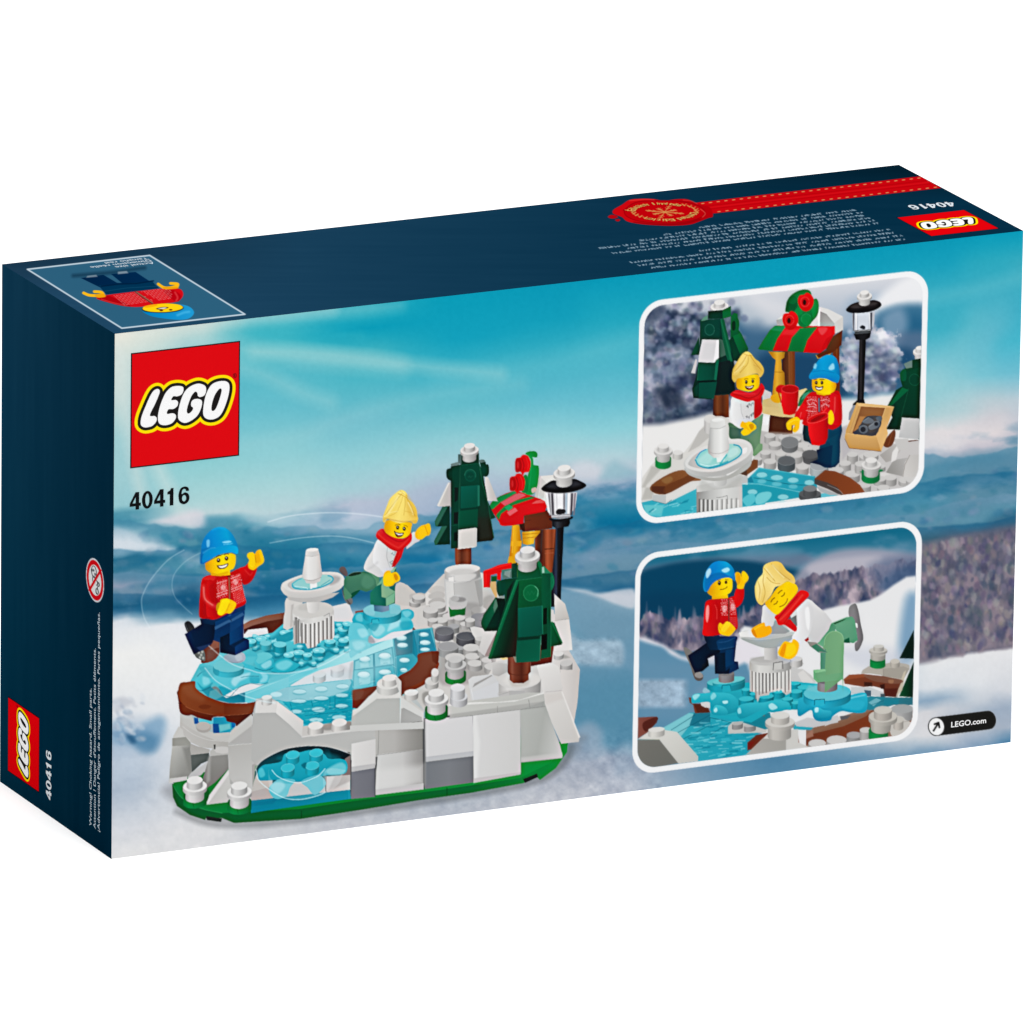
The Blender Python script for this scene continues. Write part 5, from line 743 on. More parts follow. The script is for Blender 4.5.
    # counter and snow behind
    P([(340,900),(420,930),(640,880),(690,865),(700,900),(560,1030),(500,1085),(340,1065)], (206,180,120), (226,200,140), (340,0,700,0)); P([(345,1010),(500,1030),(600,1020),(600,1100),(480,1095),(345,1068)], (216,190,130)); P([(560,860),(640,900),(700,870),(640,1000)], (222,200,150)); P([(640,940),(690,880),(740,880),(700,940),(660,1010),(620,1010)], (0,100,56)); P([(665,910),(720,890),(700,930),(650,960)], (70,140,110)); P([(340,1090),(395,1090),(385,1160),(350,1160)], (236,236,236))
    P([(330,860),(410,900),(415,940),(340,960)], (206,200,198))
    # ---- lamp (806,280 x8)
    el('upper_street_lamp'); Z(806,280,8)
    P([(428,470),(480,468),(462,970),(470,1000),(400,1020),(410,960)], [(0,(14,14,18)),(.45,(48,46,50)),(.65,(24,24,28)),(1,(12,12,14))], g=(410,0,476,0)); P([(382,430),(520,420),(512,460),(478,480),(400,478)], (24,24,28)); P([(410,960),(465,955),(472,985),(372,1025),(376,990)], (22,22,28)); P([(345,1060),(380,1000),(430,1000),(380,1120),(340,1120)], (150,150,154))
    P([(368,262),(552,248),(545,350),(515,410),(390,420),(372,380)], (186,192,202)); 
    for x0,x1,c in ((372,388,(90,90,98)),(392,410,(240,240,242)),(414,500,(214,220,228)),(502,512,(250,250,250)),(514,530,(60,60,70)),(532,546,(190,190,196))): P([(x0,262),(x1,258),(x1-4,405),(x0+4,408)], c, a=.85)
    B([(430,380),(450,362),(475,375),(465,395)], (40,44,50)); P([(388,402),(520,394),(520,424),(392,434)], (70,74,78)); L([(394,408),(516,400)], 5, (210,210,214), .8)
    B([(322,232),(360,196),(420,175),(470,182),(530,160),(580,170),(602,190),(595,215),(540,245),(460,262),(370,264),(330,252)], (40,36,38), (16,14,16), (460,170,460,262), n=4); B([(350,215),(420,182),(520,176),(580,185),(480,215),(400,225)], (66,60,60), a=.7, soft=8); knob(468, 118, 60, None, -5)
    # ---- paving (740,420 x8)
    el('upper_picture'); Z(740,420,8)
    P([(100,360),(160,80),(330,130),(840,60),(1060,260),(1140,200),(1460,160),(1470,700),(700,800),(600,440),(100,330)], (206,203,202)); P([(150,90),(240,95),(500,110),(520,200),(300,240),(150,240)], (190,186,184), a=.7, soft=14); P([(800,60),(860,40),(900,220),(820,320)], (190,186,190), a=.8, soft=10); 
    stones([(240,125,44,50,0),(355,140,46,40,0),(440,150,50,40,0),(280,190,50,30,0),(500,200,50,30,0),(205,260,42,60,0),(325,270,44,50,0),(450,280,50,50,0),(240,330,50,50,0),(140,310,36,40,0),(500,375,50,50,0),(540,230,40,20,0),(900,275,44,60,0),(840,345,48,70,0),(900,430,60,50,0),(960,355,40,60,0),(1010,290,56,40,0),(770,400,60,40,0)])
    cyl(398,178,70,46,44,(128,130,132),(112,114,116),0,taper=6); L(ellp(398,178,70,46),3,(180,182,184),.6); cyl(372,325,70,38,56,(96,100,104),(76,86,92),0); L(ellp(372,325,70,38),3,(170,174,178),.7); cyl(565,275,68,36,50,(92,92,94),(80,80,82),0,taper=8); cyl(634,365,74,40,60,(170,174,178),(176,184,186),0); L(ellp(634,365,74,40),3,(226,228,230),.7)
    # rocks right
    Z(806,380,8)
    P([(590,600),(700,520),(740,510),(760,560),(700,640),(640,660)], (170,166,162), (196,193,190), (590,600,740,520)); P([(640,740),(700,640),(820,620),(770,770)], (150,148,144), (186,184,182), (640,700,800,640)); P([(680,660),(690,580),(735,515),(745,545),(720,640)], (232,230,228)); P([(770,775),(790,660),(830,600),(1000,590),(1000,800),(860,780)], (214,211,208), (200,197,194), (770,700,900,640)); L([(830,602),(790,680),(775,775)], 4, (120,112,106), .7); P([(700,470),(820,470),(815,560),(740,560)], (206,204,202)); B([(620,500),(700,400),(716,440),(690,520),(640,540)], (104,48,22)); L([(690,420),(660,520)], 6, (160,90,50), .6)
    B([(560,760),(640,740),(720,790),(680,830),(600,860),(540,840)], (224,222,220)); stones([(675,780,50,50,0),(800,800,60,30,0),(590,790,50,40,0),(850,800,50,24,0),(470,840,50,50,0),(620,860,50,40,0),(520,595,60,30,0),(440,670,50,50,0),(600,690,36,30,0)]); 
    cyl(518,730,74,40,60,(0,110,50),(0,128,60),0); B([(452,740),(445,730),(600,715),(596,735)], (0,120,56)); knob(522, 665, 78, None, 0)
    # ---- crate
    el('upper_crate')
    P([(405,182),(705,212),(690,260),(645,380),(655,430),(600,570),(345,545),(310,460),(320,400),(345,340)], (214,168,104), (196,150,86), (400,200,600,560)); P([(405,182),(650,205),(705,215),(680,250),(630,240),(420,205)], (226,184,124)); P([(420,208),(634,222),(560,444),(348,424)], (150,98,54), (120,74,42), (450,210,450,440)); P([(430,290),(560,300),(520,420),(380,410)], (190,134,76), a=.8, soft=6); P([(420,208),(440,212),(370,426),(348,424)], (206,160,98)); P([(638,222),(702,216),(640,380),(655,430),(600,570),(560,445)], (206,160,96), (226,180,116), (600,300,650,400)); P([(318,430),(560,446),(600,570),(348,546)], (216,170,104), (196,148,84), (430,430,430,560)); L([(420,208),(636,222),(560,446),(320,428)], 4, (236,200,144), .7); L([(310,470),(345,545),(600,572)], 4, (110,70,40), .7)
    for pts in ([(460,330),(490,290),(540,300),(530,350),(480,350)], [(420,380),(450,350),(500,370),(500,420),(440,430)], [(510,370),(540,330),(600,330),(590,380),(540,390)], [(380,430),(420,390),(430,430)]): B(pts, (70,74,80)); 
    B([(375,425),(420,385),(450,330),(480,295),(540,285),(605,295),(600,340),(560,440),(470,442)], (66,66,70), a=.9, n=3); B([(450,335),(500,300),(545,330),(500,350)], (100,106,114)); B([(560,300),(600,290),(600,330),(570,325)], (92,98,106)); B([(500,370),(560,330),(585,370),(520,400)], (104,110,118)); L([(505,372),(560,338)], 5, (160,166,172), .6); L([(455,332),(500,300)], 5, (150,156,162), .6)
    for x, y, r in ((460,396,36),(566,352,26),): O(x,y,r,r*.9,(96,102,110)); O(x-4,y,r*.6,r*.6,(44,46,52)); L(ellp(x,y,r,r*.9,0,12,180,330),3,(160,166,172),.7)
    # ---- rink bits bottom (634,400 / 740,420)
    el('upper_picture'); Z(634,400,8)
    B([(40,680),(110,560),(160,500),(280,430),(400,420),(520,250),(600,160),(640,130),(760,150),(760,300),(540,640),(250,700),(150,840),(60,830)], (222,220,216), n=2); P([(140,530),(230,540),(100,680),(60,800),(150,790),(160,700),(60,700)], (186,184,178), a=.8, soft=10); P([(520,250),(600,180),(640,140),(600,300),(520,370),(430,420)], (196,194,190)); cyl(612,150,50,34,90,(222,220,218),(206,204,202),0); cyl(350,420,40,20,40,(226,224,222),(206,204,200),0)
    P([(60,820),(150,800),(420,690),(520,650),(1050,700),(1050,860),(500,960),(60,960)], (40,172,192), (60,190,206), (60,0,900,0)); P([(75,840),(240,840),(220,930),(100,920)], (110,206,212), a=.9, soft=6)
    for i in range(34):
        r = random.Random(500 + i); x = 80 + r.random() * 420; y = 700 + r.random() * 230
        if y > 860 - x * .36: L([(x, y), (x + r.uniform(20, 70), y - r.uniform(5, 30))], r.uniform(5, 14), r.choice([(140,222,230), (0,130,156), (190,236,240), (80,200,214)]), .7, soft=3)
    P([(145,760),(250,750),(500,640),(545,640),(540,690),(250,832),(148,800)], (226,225,222)); P([(148,760),(256,760),(256,830),(148,805)], (196,200,200)); L([(148,806),(256,832),(300,800)], 4, (20,90,110), .8)
    B([(140,680),(280,590),(390,560),(450,590),(540,640),(460,650),(400,680),(250,755),(145,735)], (120,66,30), (140,84,44), (140,700,450,590), n=3); P([(140,690),(250,690),(255,756),(145,735)], (84,40,24)); B([(250,690),(400,620),(450,590),(500,620),(400,680),(258,752)], (104,52,24), a=.8, n=3); B([(220,640),(290,610),(310,640),(260,670)], (160,120,70), a=.6, soft=6)
    P([(820,580),(960,475),(992,480),(990,540),(905,600),(905,610)], (120,64,30)); P([(820,580),(900,530),(905,606),(830,590)], (74,44,30)); P([(860,610),(908,605),(912,660),(860,670)], (200,200,200)); knob(234, 390, 74, (0,136,56), 0)
    Z(740,420,8)
    P([(62,470),(150,380),(600,450),(620,540),(500,600),(60,540)], (40,170,190), (30,160,182), (62,0,600,0)); P([(18,515),(150,520),(480,580),(480,620),(300,650),(20,690)], (24,158,178)); L([(20,508),(150,512),(340,548),(480,576)], 5, (160,220,224), .8); L([(150,385),(590,452)], 5, (100,210,220), .8); L([(62,468),(150,388)], 5, (120,210,220), .7); L([(110,462),(400,515),(590,525)], 6, (0,90,110), .7); P([(62,470),(90,450),(110,500),(66,500)], (10,120,150), a=.8)
    for x, y, rx in ((175,438,44),(295,460,50),(425,480,44),(555,500,40),(100,575,40),(345,615,44)): O(x,y,rx,22,(176,230,234),a=.8,soft=6); L(ellp(x,y,rx,22,0,12,180,360),4,(20,130,150),.7); O(x,y+52,rx*.8,18,(150,220,228),a=.55,soft=8)
    B([(130,610),(170,580),(240,575),(250,610),(200,660),(130,670)], (120,210,218)); B([(20,640),(60,600),(110,590),(120,650),(60,690)], (90,200,212)); P([(600,600),(700,580),(780,600),(700,640),(560,650)], (90,196,212)); P([(610,530),(800,600),(720,600),(640,570)], (176,180,182))
    P([(595,470),(680,400),(760,410),(880,460),(960,520),(1000,580),(1000,620),(820,620),(780,570),(700,520),(600,500)], (122,56,26), (140,66,30), (600,400,980,580)); P([(595,470),(700,500),(780,540),(826,600),(780,590),(700,550),(595,510)], (70,60,58)); L([(700,520),(790,560),(825,595)], 4, (220,220,220), .7, sm=True)
    cyl(560,590,88,34,30,(90,92,94),(70,72,74),0); cyl(560,548,54,26,50,(130,132,134),(80,82,84),0)
    # ---- person with blond hair (634,400 / 720,280)
    el('upper_figure_blond'); Z(720,370,8)
    B([(72,460),(72,420),(170,430),(330,350),(340,400),(320,580),(340,600),(330,640),(270,690),(240,620),(120,560),(75,540)], (110,146,112), (84,120,92), (330,0,72,0), n=3); P([(72,455),(170,470),(165,550),(80,545)], (70,104,86)); P([(310,590),(340,590),(338,640),(270,690),(262,660)], (120,158,118)); L([(225,560),(240,620)], 4, (50,84,62), .8)
    B([(90,230),(130,210),(300,240),(330,330),(330,360),(280,390),(240,420),(200,430),(165,470),(100,430),(75,400),(85,300)], (228,227,226), (204,204,204), (90,0,330,0), n=3); B([(95,260),(130,235),(165,260),(170,330),(190,380),(220,420),(165,455),(110,430),(90,380)], (238,238,238), (216,216,216), (90,0,220,0), n=3); L([(165,270),(172,340),(190,390)], 5, (190,190,192), .8)
    for x, y in ((210,290),(225,275),(240,280),(255,268),(205,375),(222,380),(240,365),(255,350),(215,295),(246,360),(262,345)): L([(x,y),(x+12,y-8),(x+10,y+8)], 3.4, (70,70,76), .8)
    B([(165,430),(180,410),(200,420),(240,412),(285,440),(288,470),(260,490),(230,515),(190,525),(168,500),(190,470),(165,455)], (246,190,6), n=4); B([(205,425),(245,414),(280,440),(280,470),(250,490),(225,460)], (254,206,14)); B([(232,440),(262,430),(272,460),(250,480)], (206,144,0), a=.8); B([(170,495),(200,470),(235,490),(225,515),(190,524)], (254,206,14))
    B([(82,195),(110,170),(150,160),(240,180),(310,130),(330,105),(355,140),(350,180),(330,230),(340,300),(330,350),(290,385),(272,375),(275,250),(220,255),(150,235),(100,215)], (214,22,28), n=4); L([(100,190),(160,205),(230,225),(300,200),(340,150)], 8, (160,4,12), .6, sm=True, soft=3); L([(110,180),(200,190),(280,190)], 8, (240,70,70), .5, sm=True, soft=4); P([(275,240),(330,220),(336,310),(325,355),(285,382),(272,374)], (200,10,20), (180,4,14), (300,240,300,380))
    Z(720,280,8)
    B([(130,800),(140,770),(230,760),(300,755),(316,790),(312,850),(280,880),(230,892),(165,880),(134,860)], [(0,(216,150,0)),(.3,(250,200,0)),(.75,(254,218,0)),(1,(230,170,0))], g=(130,0,316,0), n=5)
    B([(95,770),(105,710),(145,640),(180,590),(215,572),(245,585),(280,630),(320,660),(350,710),(345,750),(318,780),(300,750),(240,760),(180,780),(140,790),(120,820),(100,800)], [(0,(214,176,70)),(.5,(244,214,110)),(1,(226,188,84))], g=(95,0,350,0), n=5)
    B([(130,690),(170,610),(215,576),(225,600),(200,660),(150,740),(110,760)], (255,232,150), a=.5, soft=12); B([(240,600),(320,670),(346,720),(320,770),(280,720)], (214,172,74), a=.5, soft=14)
    for pts in ([(215,600),(180,660),(120,730)], [(225,610),(220,670),(160,740)], [(240,600),(280,660),(330,720)], [(190,590),(215,600),(255,606)]): L(pts, 4, (184,136,46), .7, sm=True, soft=3)
    L([(110,765),(150,720),(190,690)], 5, (200,156,60), .5, sm=True, soft=3); L([(340,735),(310,700),(270,680)], 5, (200,156,60), .5, sm=True, soft=3); L([(130,735),(170,700),(200,660)], 7, (255,240,170), .5, sm=True, soft=4)
    for x, y in ((210,816),(262,810)): O(x,y,10,15,(50,24,6)); O(x-2,y-4,3,4,(240,230,220))
    L([(196,794),(212,788),(226,792)], 4, (120,60,10), .8, sm=True); L([(250,788),(266,786),(278,792)], 4, (120,60,10), .8, sm=True); B([(200,850),(235,852),(270,840),(262,866),(238,880),(212,872)], (70,16,10), n=4); B([(206,854),(236,856),(264,846),(258,858),(235,864)], (246,244,242), n=4); B([(220,870),(245,866),(238,878)], (210,40,40))
    # ---- mug on the counter held out, person in red jacket
    el('upper_mug'); Z(720,370,8)
    B([(405,210),(430,195),(460,190),(490,215),(480,260),(440,262),(410,240)], (226,164,20), n=3); B([(450,140),(480,118),(525,130),(520,180),(480,185),(450,170)], (200,6,16), n=3); P([(490,160),(630,140),(622,300),(600,350),(560,362),(510,352),(492,280)], [(0,(236,24,30)),(.35,(214,6,14)),(.8,(196,2,10)),(1,(150,0,8))], g=(490,0,630,0)); O(560,152,70,34,(180,0,10)); L(ellp(560,152,68,32),6,(244,70,70),.7); L([(460,150),(490,260)], 10, (190,0,10), .7)
    el('upper_figure_hat')
    B([(668,440),(760,430),(970,430),(960,560),(955,740),(880,785),(800,760),(780,680),(800,600),(740,600),(700,570),(668,560)], (4,48,70), (2,58,86), (668,0,960,0), n=2); P([(668,440),(760,450),(740,560),(700,575),(668,560)], (0,42,50)); P([(860,560),(960,500),(955,740),(885,782),(900,620)], (4,62,88)); P([(770,640),(900,600),(890,780),(800,760),(720,740),(790,710)], (0,34,60), (0,44,74), (770,0,890,0)); 
    B([(640,300),(690,210),(740,175),(800,180),(900,165),(950,170),(970,230),(975,330),(970,430),(910,475),(860,470),(670,440),(665,400),(640,400),(600,390),(605,340)], (206,10,18), (190,6,14), (640,0,970,0), n=3); B([(885,190),(940,200),(970,240),(975,420),(930,440),(890,420),(880,300)], (226,20,26), (196,4,12), (880,0,975,0)); L([(920,220),(915,330),(900,360)], 10, (250,120,110), .5, sm=True, soft=5); B([(605,350),(660,270),(700,300),(680,380),(650,400),(610,390)], (222,16,22)); L([(650,340),(640,380)], 6, (255,130,120), .6, soft=3)
    sweater(700,215,780,420,0,14,7,(236,190,192)); sweater(806,215,880,330,0,9,8,(236,190,192)); 
    for a in ([(695,250),(730,235),(775,250)], [(700,300),(740,290),(775,305)], [(810,245),(850,235),(880,250)], [(700,260),(720,280),(745,262),(770,285)], [(690,325),(775,335)], [(815,290),(840,270),(870,290)]): L(a, 5, (244,206,206), .8)
    L([(792,230),(794,330)], 16, (80,70,90), .9); L([(790,230),(792,330)], 5, (170,170,190), .8)
    B([(530,430),(560,395),(610,375),(640,395),(638,420),(632,470),(600,500),(580,480),(600,440),(575,445),(570,480),(540,475)], (250,196,8), n=4); L([(545,430),(590,402),(625,400)], 6, (255,226,60), .8, sm=True, soft=3); L([(575,445),(600,440),(598,480)], 5, (190,120,0), .7)
    B([(860,360),(885,320),(905,345),(912,400),(895,435),(870,430),(858,400)], (250,206,6), n=4)
    # mug in his hand
    el('upper_mug'); P([(790,360),(850,290),(878,320),(820,385),(850,420),(800,420)], (222,14,22)); L([(800,370),(852,305)], 6, (250,90,80), .7)
    P([(700,400),(866,380),(862,540),(840,590),(790,606),(735,598),(712,520)], [(0,(236,24,30)),(.3,(226,12,20)),(.75,(206,4,14)),(1,(170,0,10))], g=(700,0,866,0)); B([(700,400),(720,380),(780,350),(850,340),(866,372),(820,402),(750,425),(705,422)], (206,6,14)); L(smooth([(700,402),(725,376),(785,350),(850,342),(864,375),(820,402),(750,424),(705,420)], 4).tolist(), 6, (248,80,76), .8); B([(725,405),(790,365),(845,358),(800,395),(750,415)], (150,0,8), a=.8, soft=4)
    el('upper_figure_hat'); Z(720,280,8)
    P([(765,880),(890,870),(885,915),(830,925),(775,915)], (216,156,0), (252,206,4), (765,0,885,0)); B([(735,800),(745,785),(850,785),(925,820),(925,870),(900,900),(840,912),(770,895),(740,870)], [(0,(226,160,0)),(.3,(252,206,0)),(.75,(254,220,0)),(1,(220,150,0))], g=(735,0,925,0), n=5)
    B([(715,760),(740,720),(780,650),(830,608),(880,598),(925,620),(950,680),(958,760),(945,820),(900,812),(850,790),(790,785),(735,795),(715,785)], [(0,(0,130,190)),(.45,(0,156,214)),(.8,(0,150,206)),(1,(0,110,170))], g=(715,0,958,0), n=5); B([(715,760),(740,735),(820,725),(920,745),(955,770),(945,820),(900,812),(850,790),(790,785),(735,795),(715,785)], (0,148,208), (0,128,188), (830,730,830,800), n=4); L([(735,738),(820,725),(915,742)], 4, (0,96,160), .6, sm=True)
    B([(745,700),(760,665),(775,680),(765,710)], (170,226,246), a=.7, soft=6); B([(870,700),(905,665),(915,710),(880,720)], (190,234,250), a=.75, soft=6)
    for x, y in ((770,822),(815,822)): O(x,y,11,15,(60,24,0)); O(x-2,y-4,3,4,(240,230,220))
    L([(752,796),(775,794)], 5, (70,30,0), .9); L([(798,796),(835,798)], 5, (70,30,0), .9); B([(762,848),(795,856),(825,848),(820,872),(800,884),(775,880),(765,866)], (90,44,20), n=4); B([(768,858),(795,864),(818,858),(814,872),(795,876),(775,872)], (246,244,240), n=4)
    # ---- fountain (634,400 x8)
    el('upper_fountain'); Z(634,400,8)
    P([(500,720),(560,650),(860,590),(866,850),(860,1000),(500,1000)], (206,206,204)); cyl(682,680,182,86,40,(222,222,220),(206,206,204),-6); P([(500,690),(866,600),(862,700),(700,760),(560,765),(505,740)], (214,214,212), (200,200,198), (500,0,862,0)); B([(545,640),(640,700),(720,700),(850,600),(862,640),(780,720),(640,745),(530,720)], (188,188,184), a=.5, soft=18)
    P([(500,738),(866,690),(866,1000),(500,1000)], [(0,(150,150,148)),(.3,(196,196,194)),(.6,(222,222,220)),(1,(206,206,204))], g=(500,0,866,0))
    for i, x in enumerate((525,558,592,628,668,706,744,782,820)): P([(x-8,800+abs(i-3)*-3),(x+6,798-abs(i-3)*3),(x+6,1000),(x-8,1000)], (110,110,108) if i < 4 else (170,170,168), a=.85); P([(x+6,798),(x+20,796),(x+20,1000),(x+6,1000)], (238,238,236), a=.7)
    L([(660,780),(700,778),(745,765),(750,830)], 3.5, (120,120,118), .7)
    B([(635,600),(735,590),(738,670),(700,690),(650,688),(635,660)], (220,220,218), (190,190,188), (635,0,738,0), n=3); B([(405,545),(500,600),(640,622),(760,600),(900,500),(940,450),(930,530),(830,600),(700,645),(560,640),(440,600)], (186,186,182), n=4)
    B([(398,520),(415,470),(500,400),(600,360),(760,318),(860,312),(930,345),(952,400),(940,470),(850,540),(720,600),(560,615),(440,580)], (226,226,224), (190,190,188), (500,380,560,615), n=5); B([(410,500),(470,430),(600,370),(760,325),(860,318),(925,350),(940,400),(900,460),(800,520),(690,565),(560,575),(440,550)], (224,224,222), n=5); B([(436,500),(500,430),(620,380),(760,345),(850,340),(905,365),(915,405),(870,455),(780,505),(680,540),(560,552),(455,530)], (196,196,194), (222,222,220), (440,500,900,380), n=5)
    B([(490,480),(520,430),(600,385),(760,352),(840,365),(862,405),(840,450),(760,500),(680,530),(600,545),(520,525)], (150,216,214), (176,220,212), (500,500,860,380), n=5); L([(492,480),(520,525),(600,545),(680,530),(760,498),(840,450),(862,405),(838,368),(800,358)], 11, (20,168,194), .85, sm=True); L([(500,465),(530,420),(575,395)], 8, (40,160,210), .8, sm=True); B([(520,470),(600,410),(640,440),(600,510),(530,505)], (206,236,232), a=.5, soft=14); B([(760,400),(820,380),(835,420),(780,460),(750,450)], (206,236,234), a=.6, soft=12); L([(530,512),(600,528),(680,512)], 6, (226,248,250), .85, sm=True); L([(600,540),(680,520),(750,490)], 9, (0,150,176), .6, sm=True, soft=3); P([(655,440),(740,430),(720,490),(665,500)], (232,240,238)); L([(690,510),(740,440)], 12, (30,180,190), .6); B([(870,390),(905,380),(900,420),(870,430)], (240,240,240), a=.8)
    P([(612,170),(725,160),(765,370),(752,420),(700,455),(640,465),(595,425),(590,390)], [(0,(176,176,174)),(.3,(222,222,220)),(.6,(238,238,236)),(1,(206,206,204))], g=(590,0,765,0)); P([(608,165),(640,148),(700,143),(725,155),(732,205),(680,225),(610,222)], (216,216,214), (232,232,230), (608,0,732,0)); O(667,160,46,14,(236,236,234),-4); L([(610,224),(680,228),(732,206)], 4, (176,176,174), .8, sm=True); L([(596,410),(640,428),(700,425),(758,396)], 4, (180,180,178), .8, sm=True)
    CLIP = None

def inset_lower():
    global CLIP
    rect = rect_from((634.9, 600), (758, 539.4), (921.6, 560), (774, 757)); begin_inset(rect, 'lower_frame', 'lower_picture')
    Z(); X, Y = CV.X, CV.Y
    n = fbm(X, Y * 1.3, 26, 71, 4); g = np.clip((Y - (545 - (X - 760) * .1)) / 40, 0, 1)[..., None]
    fillmask(np.ones_like(X), np.array([10, 108, 140]) * (1 - g) + np.array([110, 150, 176]) * g)
    k = np.clip((n - .5) * 4, 0, 1)[..., None] * .5; CV.img[:] = np.where(CLIP[..., None] > .5, CV.img * (1 - k) + np.array([120, 156, 182]) * k, CV.img)
    for pts, c, a_, so in [([(640,568),(680,560),(720,556),(760,552),(800,552),(800,566),(640,590)], (120,126,152), .7, 5), ([(636,580),(660,566),(700,560),(740,560),(780,566),(812,574),(820,580),(800,596),(760,620),(700,640),(636,640)], (0,66,100), 1, 4), ([(636,600),(700,590),(760,590),(760,640),(636,650)], (0,58,92), .7, 8), ([(720,548),(760,545),(800,548),(790,556),(730,558)], (90,150,176), .6, 5),
        ([(800,570),(830,552),(870,548),(920,556),(920,570),(800,590)], (176,170,186), .85, 5), ([(808,566),(840,558),(880,556),(870,570),(820,578)], (206,200,208), .6, 4), ([(640,562),(690,554),(740,549),(740,552),(690,558),(640,568)], (14,108,142), .5, 3)]: B(pts, c, a=a_, soft=so)
    sh = fbm(X, Y * .4, 7, 73, 3); top = np.interp(X, [636, 650, 665, 700, 740, 770, 800, 830, 860, 925], [622, 612, 618, 617, 614, 596, 578, 572, 566, 558]) - (sh - .5) * 12
    bot = np.interp(X, [636, 660, 690, 740, 800, 840, 925], [643, 648, 652, 640, 622, 608, 590])
    m = np.clip((Y - top) / 2.5, 0, 1) * np.clip((bot - Y) / 2.5 + .5, 0, 1)
    fillmask(m, winterwood((44,58,92), (120,112,132), (196,180,190), 8, 74, .55))
    tp_ = lambda x: np.interp(x, [636, 650, 665, 700, 740, 770, 800, 830, 860, 925], [620, 608, 616, 615, 612, 598, 582, 574, 568, 560]); bt_ = lambda x: np.interp(x, [636, 660, 690, 740, 800, 840, 925], [643, 646, 650, 640, 622, 608, 590])
    dabs(lambda x, y: tp_(x) + 3 < y < bt_(x) - 2, (636, 560, 925, 652), 900, 1.7, [(90,90,116), (62,72,104), (150,138,154), (182,168,182), (120,112,134), (44,60,96)], 17, 2.0, 1.4, .55)
    for i_ in range(46):
        rr = random.Random(i_ + 70); x = 638 + rr.random() * 285; y = tp_(x); hh = rr.uniform(4, 11) * (1.3 if x < 700 else .8); P([(x - 2.4, y + 9), (x, y - hh + 4), (x + 2.4, y + 9)], rr.choice([(176,164,180), (140,130,150), (110,108,134)]), a=.6, soft=1.6)
    B([(870,566),(925,556),(925,592),(890,598)], (70,92,130), a=.55, soft=8); B([(820,596),(830,588),(838,606),(822,612)], (20,50,90), a=.5, soft=5); B([(880,590),(895,570),(925,566),(925,590)], (40,80,124), a=.5, soft=6)
    B([(800,618),(830,608),(870,600),(925,586),(925,780),(740,780),(738,640),(760,628)], (236,236,237), soft=2); B([(636,641),(660,643),(672,650),(690,657),(730,640),(760,650),(760,700),(636,700)], (232,228,234), soft=3)
    B([(600,645),(655,645),(672,655),(690,662),(730,668),(750,672),(750,780),(600,780)], (94,146,176), soft=3); P([(640,660),(730,664),(750,700),(740,720),(640,720)], (108,152,180), a=.6, soft=8)
    z2 = np.clip((Y - 677) / 5, 0, 1) * np.clip((710 - Y) / 5, 0, 1) * np.clip((690 - X) / 8, 0, 1); nn = fbm(X, Y, 7, 75, 4, .6)
    fillmask(z2 * .85, (np.array([170,190,208]) + (nn[..., None] - .5) * 90)); P([(700,690),(740,680),(740,720),(700,720)], (150,166,190), a=.5, soft=8)
    for pts, c, a_, so in [([(905,600),(918,596),(918,625),(912,660),(898,662)], (86,140,180), .7, 7), ([(840,650),(900,650),(905,672),(860,668)], (206,210,222), .6, 8)]: B(pts, c, a=a_, soft=so)
    # ---- tree edge and rocks at right (806,630 x8)
    el('lower_picture'); Z(806,630,8)
    P([(862,0),(870,230),(748,226)], (0,22,14)); P([(868,240),(870,540),(745,530)], (0,20,10), (0,70,34), (870,0,760,0))
    B([(440,350),(500,290),(620,275),(680,260),(800,270),(830,300),(780,400),(735,530),(700,540),(600,360)], (186,180,170), n=2); P([(620,310),(780,290),(830,310),(780,390),(620,370)], (170,164,154)); P([(780,340),(800,320),(770,480),(730,525),(725,500)], (206,196,176)); cyl(712,250,38,20,36,(206,200,190),(190,184,174),0); L([(618,312),(620,370)], 4, (120,114,106), .7)
    P([(300,395),(345,358),(460,352),(620,370),(770,400),(740,470),(720,535),(625,530),(620,470),(540,450),(460,455),(310,430)], (132,62,34), (104,48,32), (300,0,770,0)); P([(345,358),(460,353),(520,370),(300,400)], (160,80,46), a=.8); B([(460,360),(620,375),(770,402),(740,430),(600,420),(520,400)], (128,84,66), a=.9); P([(465,415),(530,420),(530,452),(465,450)], (58,24,14)); P([(590,440),(630,430),(630,475),(600,470)], (50,16,10)); B([(660,400),(700,400),(695,425),(665,425)], (190,140,100), a=.6, soft=5); P([(630,470),(735,465),(718,535),(626,530)], (80,26,16))
    P([(360,455),(520,460),(620,500),(625,540),(520,520),(360,510)], (206,210,212)); P([(465,480),(520,485),(520,530),(480,530)], (60,90,110)); P([(596,510),(630,510),(630,545),(596,540)], (60,80,90))
    P([(380,560),(520,530),(700,540),(870,540),(870,600),(700,600),(580,640),(480,640)], (30,140,160), (40,110,126), (480,0,870,0)); P([(500,580),(560,545),(600,560),(540,610)], (140,200,210), a=.8); L([(520,600),(640,560),(640,600)], 4, (10,90,110), .7); P([(625,560),(745,555),(740,590),(620,600)], (20,130,150))
    P([(440,640),(560,640),(900,620),(900,900),(0,950),(0,790)], (150,110,90)); P([(0,850),(540,640),(900,640),(900,760),(500,830),(0,920)], (112,46,24), (128,54,24), (0,0,540,0)); P([(60,780),(300,700),(520,650),(480,690),(300,770),(60,830)], (140,100,76), a=.9); P([(270,690),(360,680),(330,710),(280,720)], (90,90,96)); P([(0,840),(50,800),(60,850),(0,870)], (170,120,100)); P([(150,730),(270,690),(280,720),(150,770)], (216,212,210)); P([(0,700),(150,730),(150,760),(60,780),(0,770)], (226,226,228)); P([(0,780),(60,780),(40,800),(0,800)], (30,160,190))
    cyl(770,630,90,36,70,(172,174,174),(176,176,176),0); B([(660,700),(760,690),(800,720),(840,740),(870,800),(700,860)], (206,202,196)); L([(700,780),(760,740),(860,720)], 4, (150,146,140), .6)
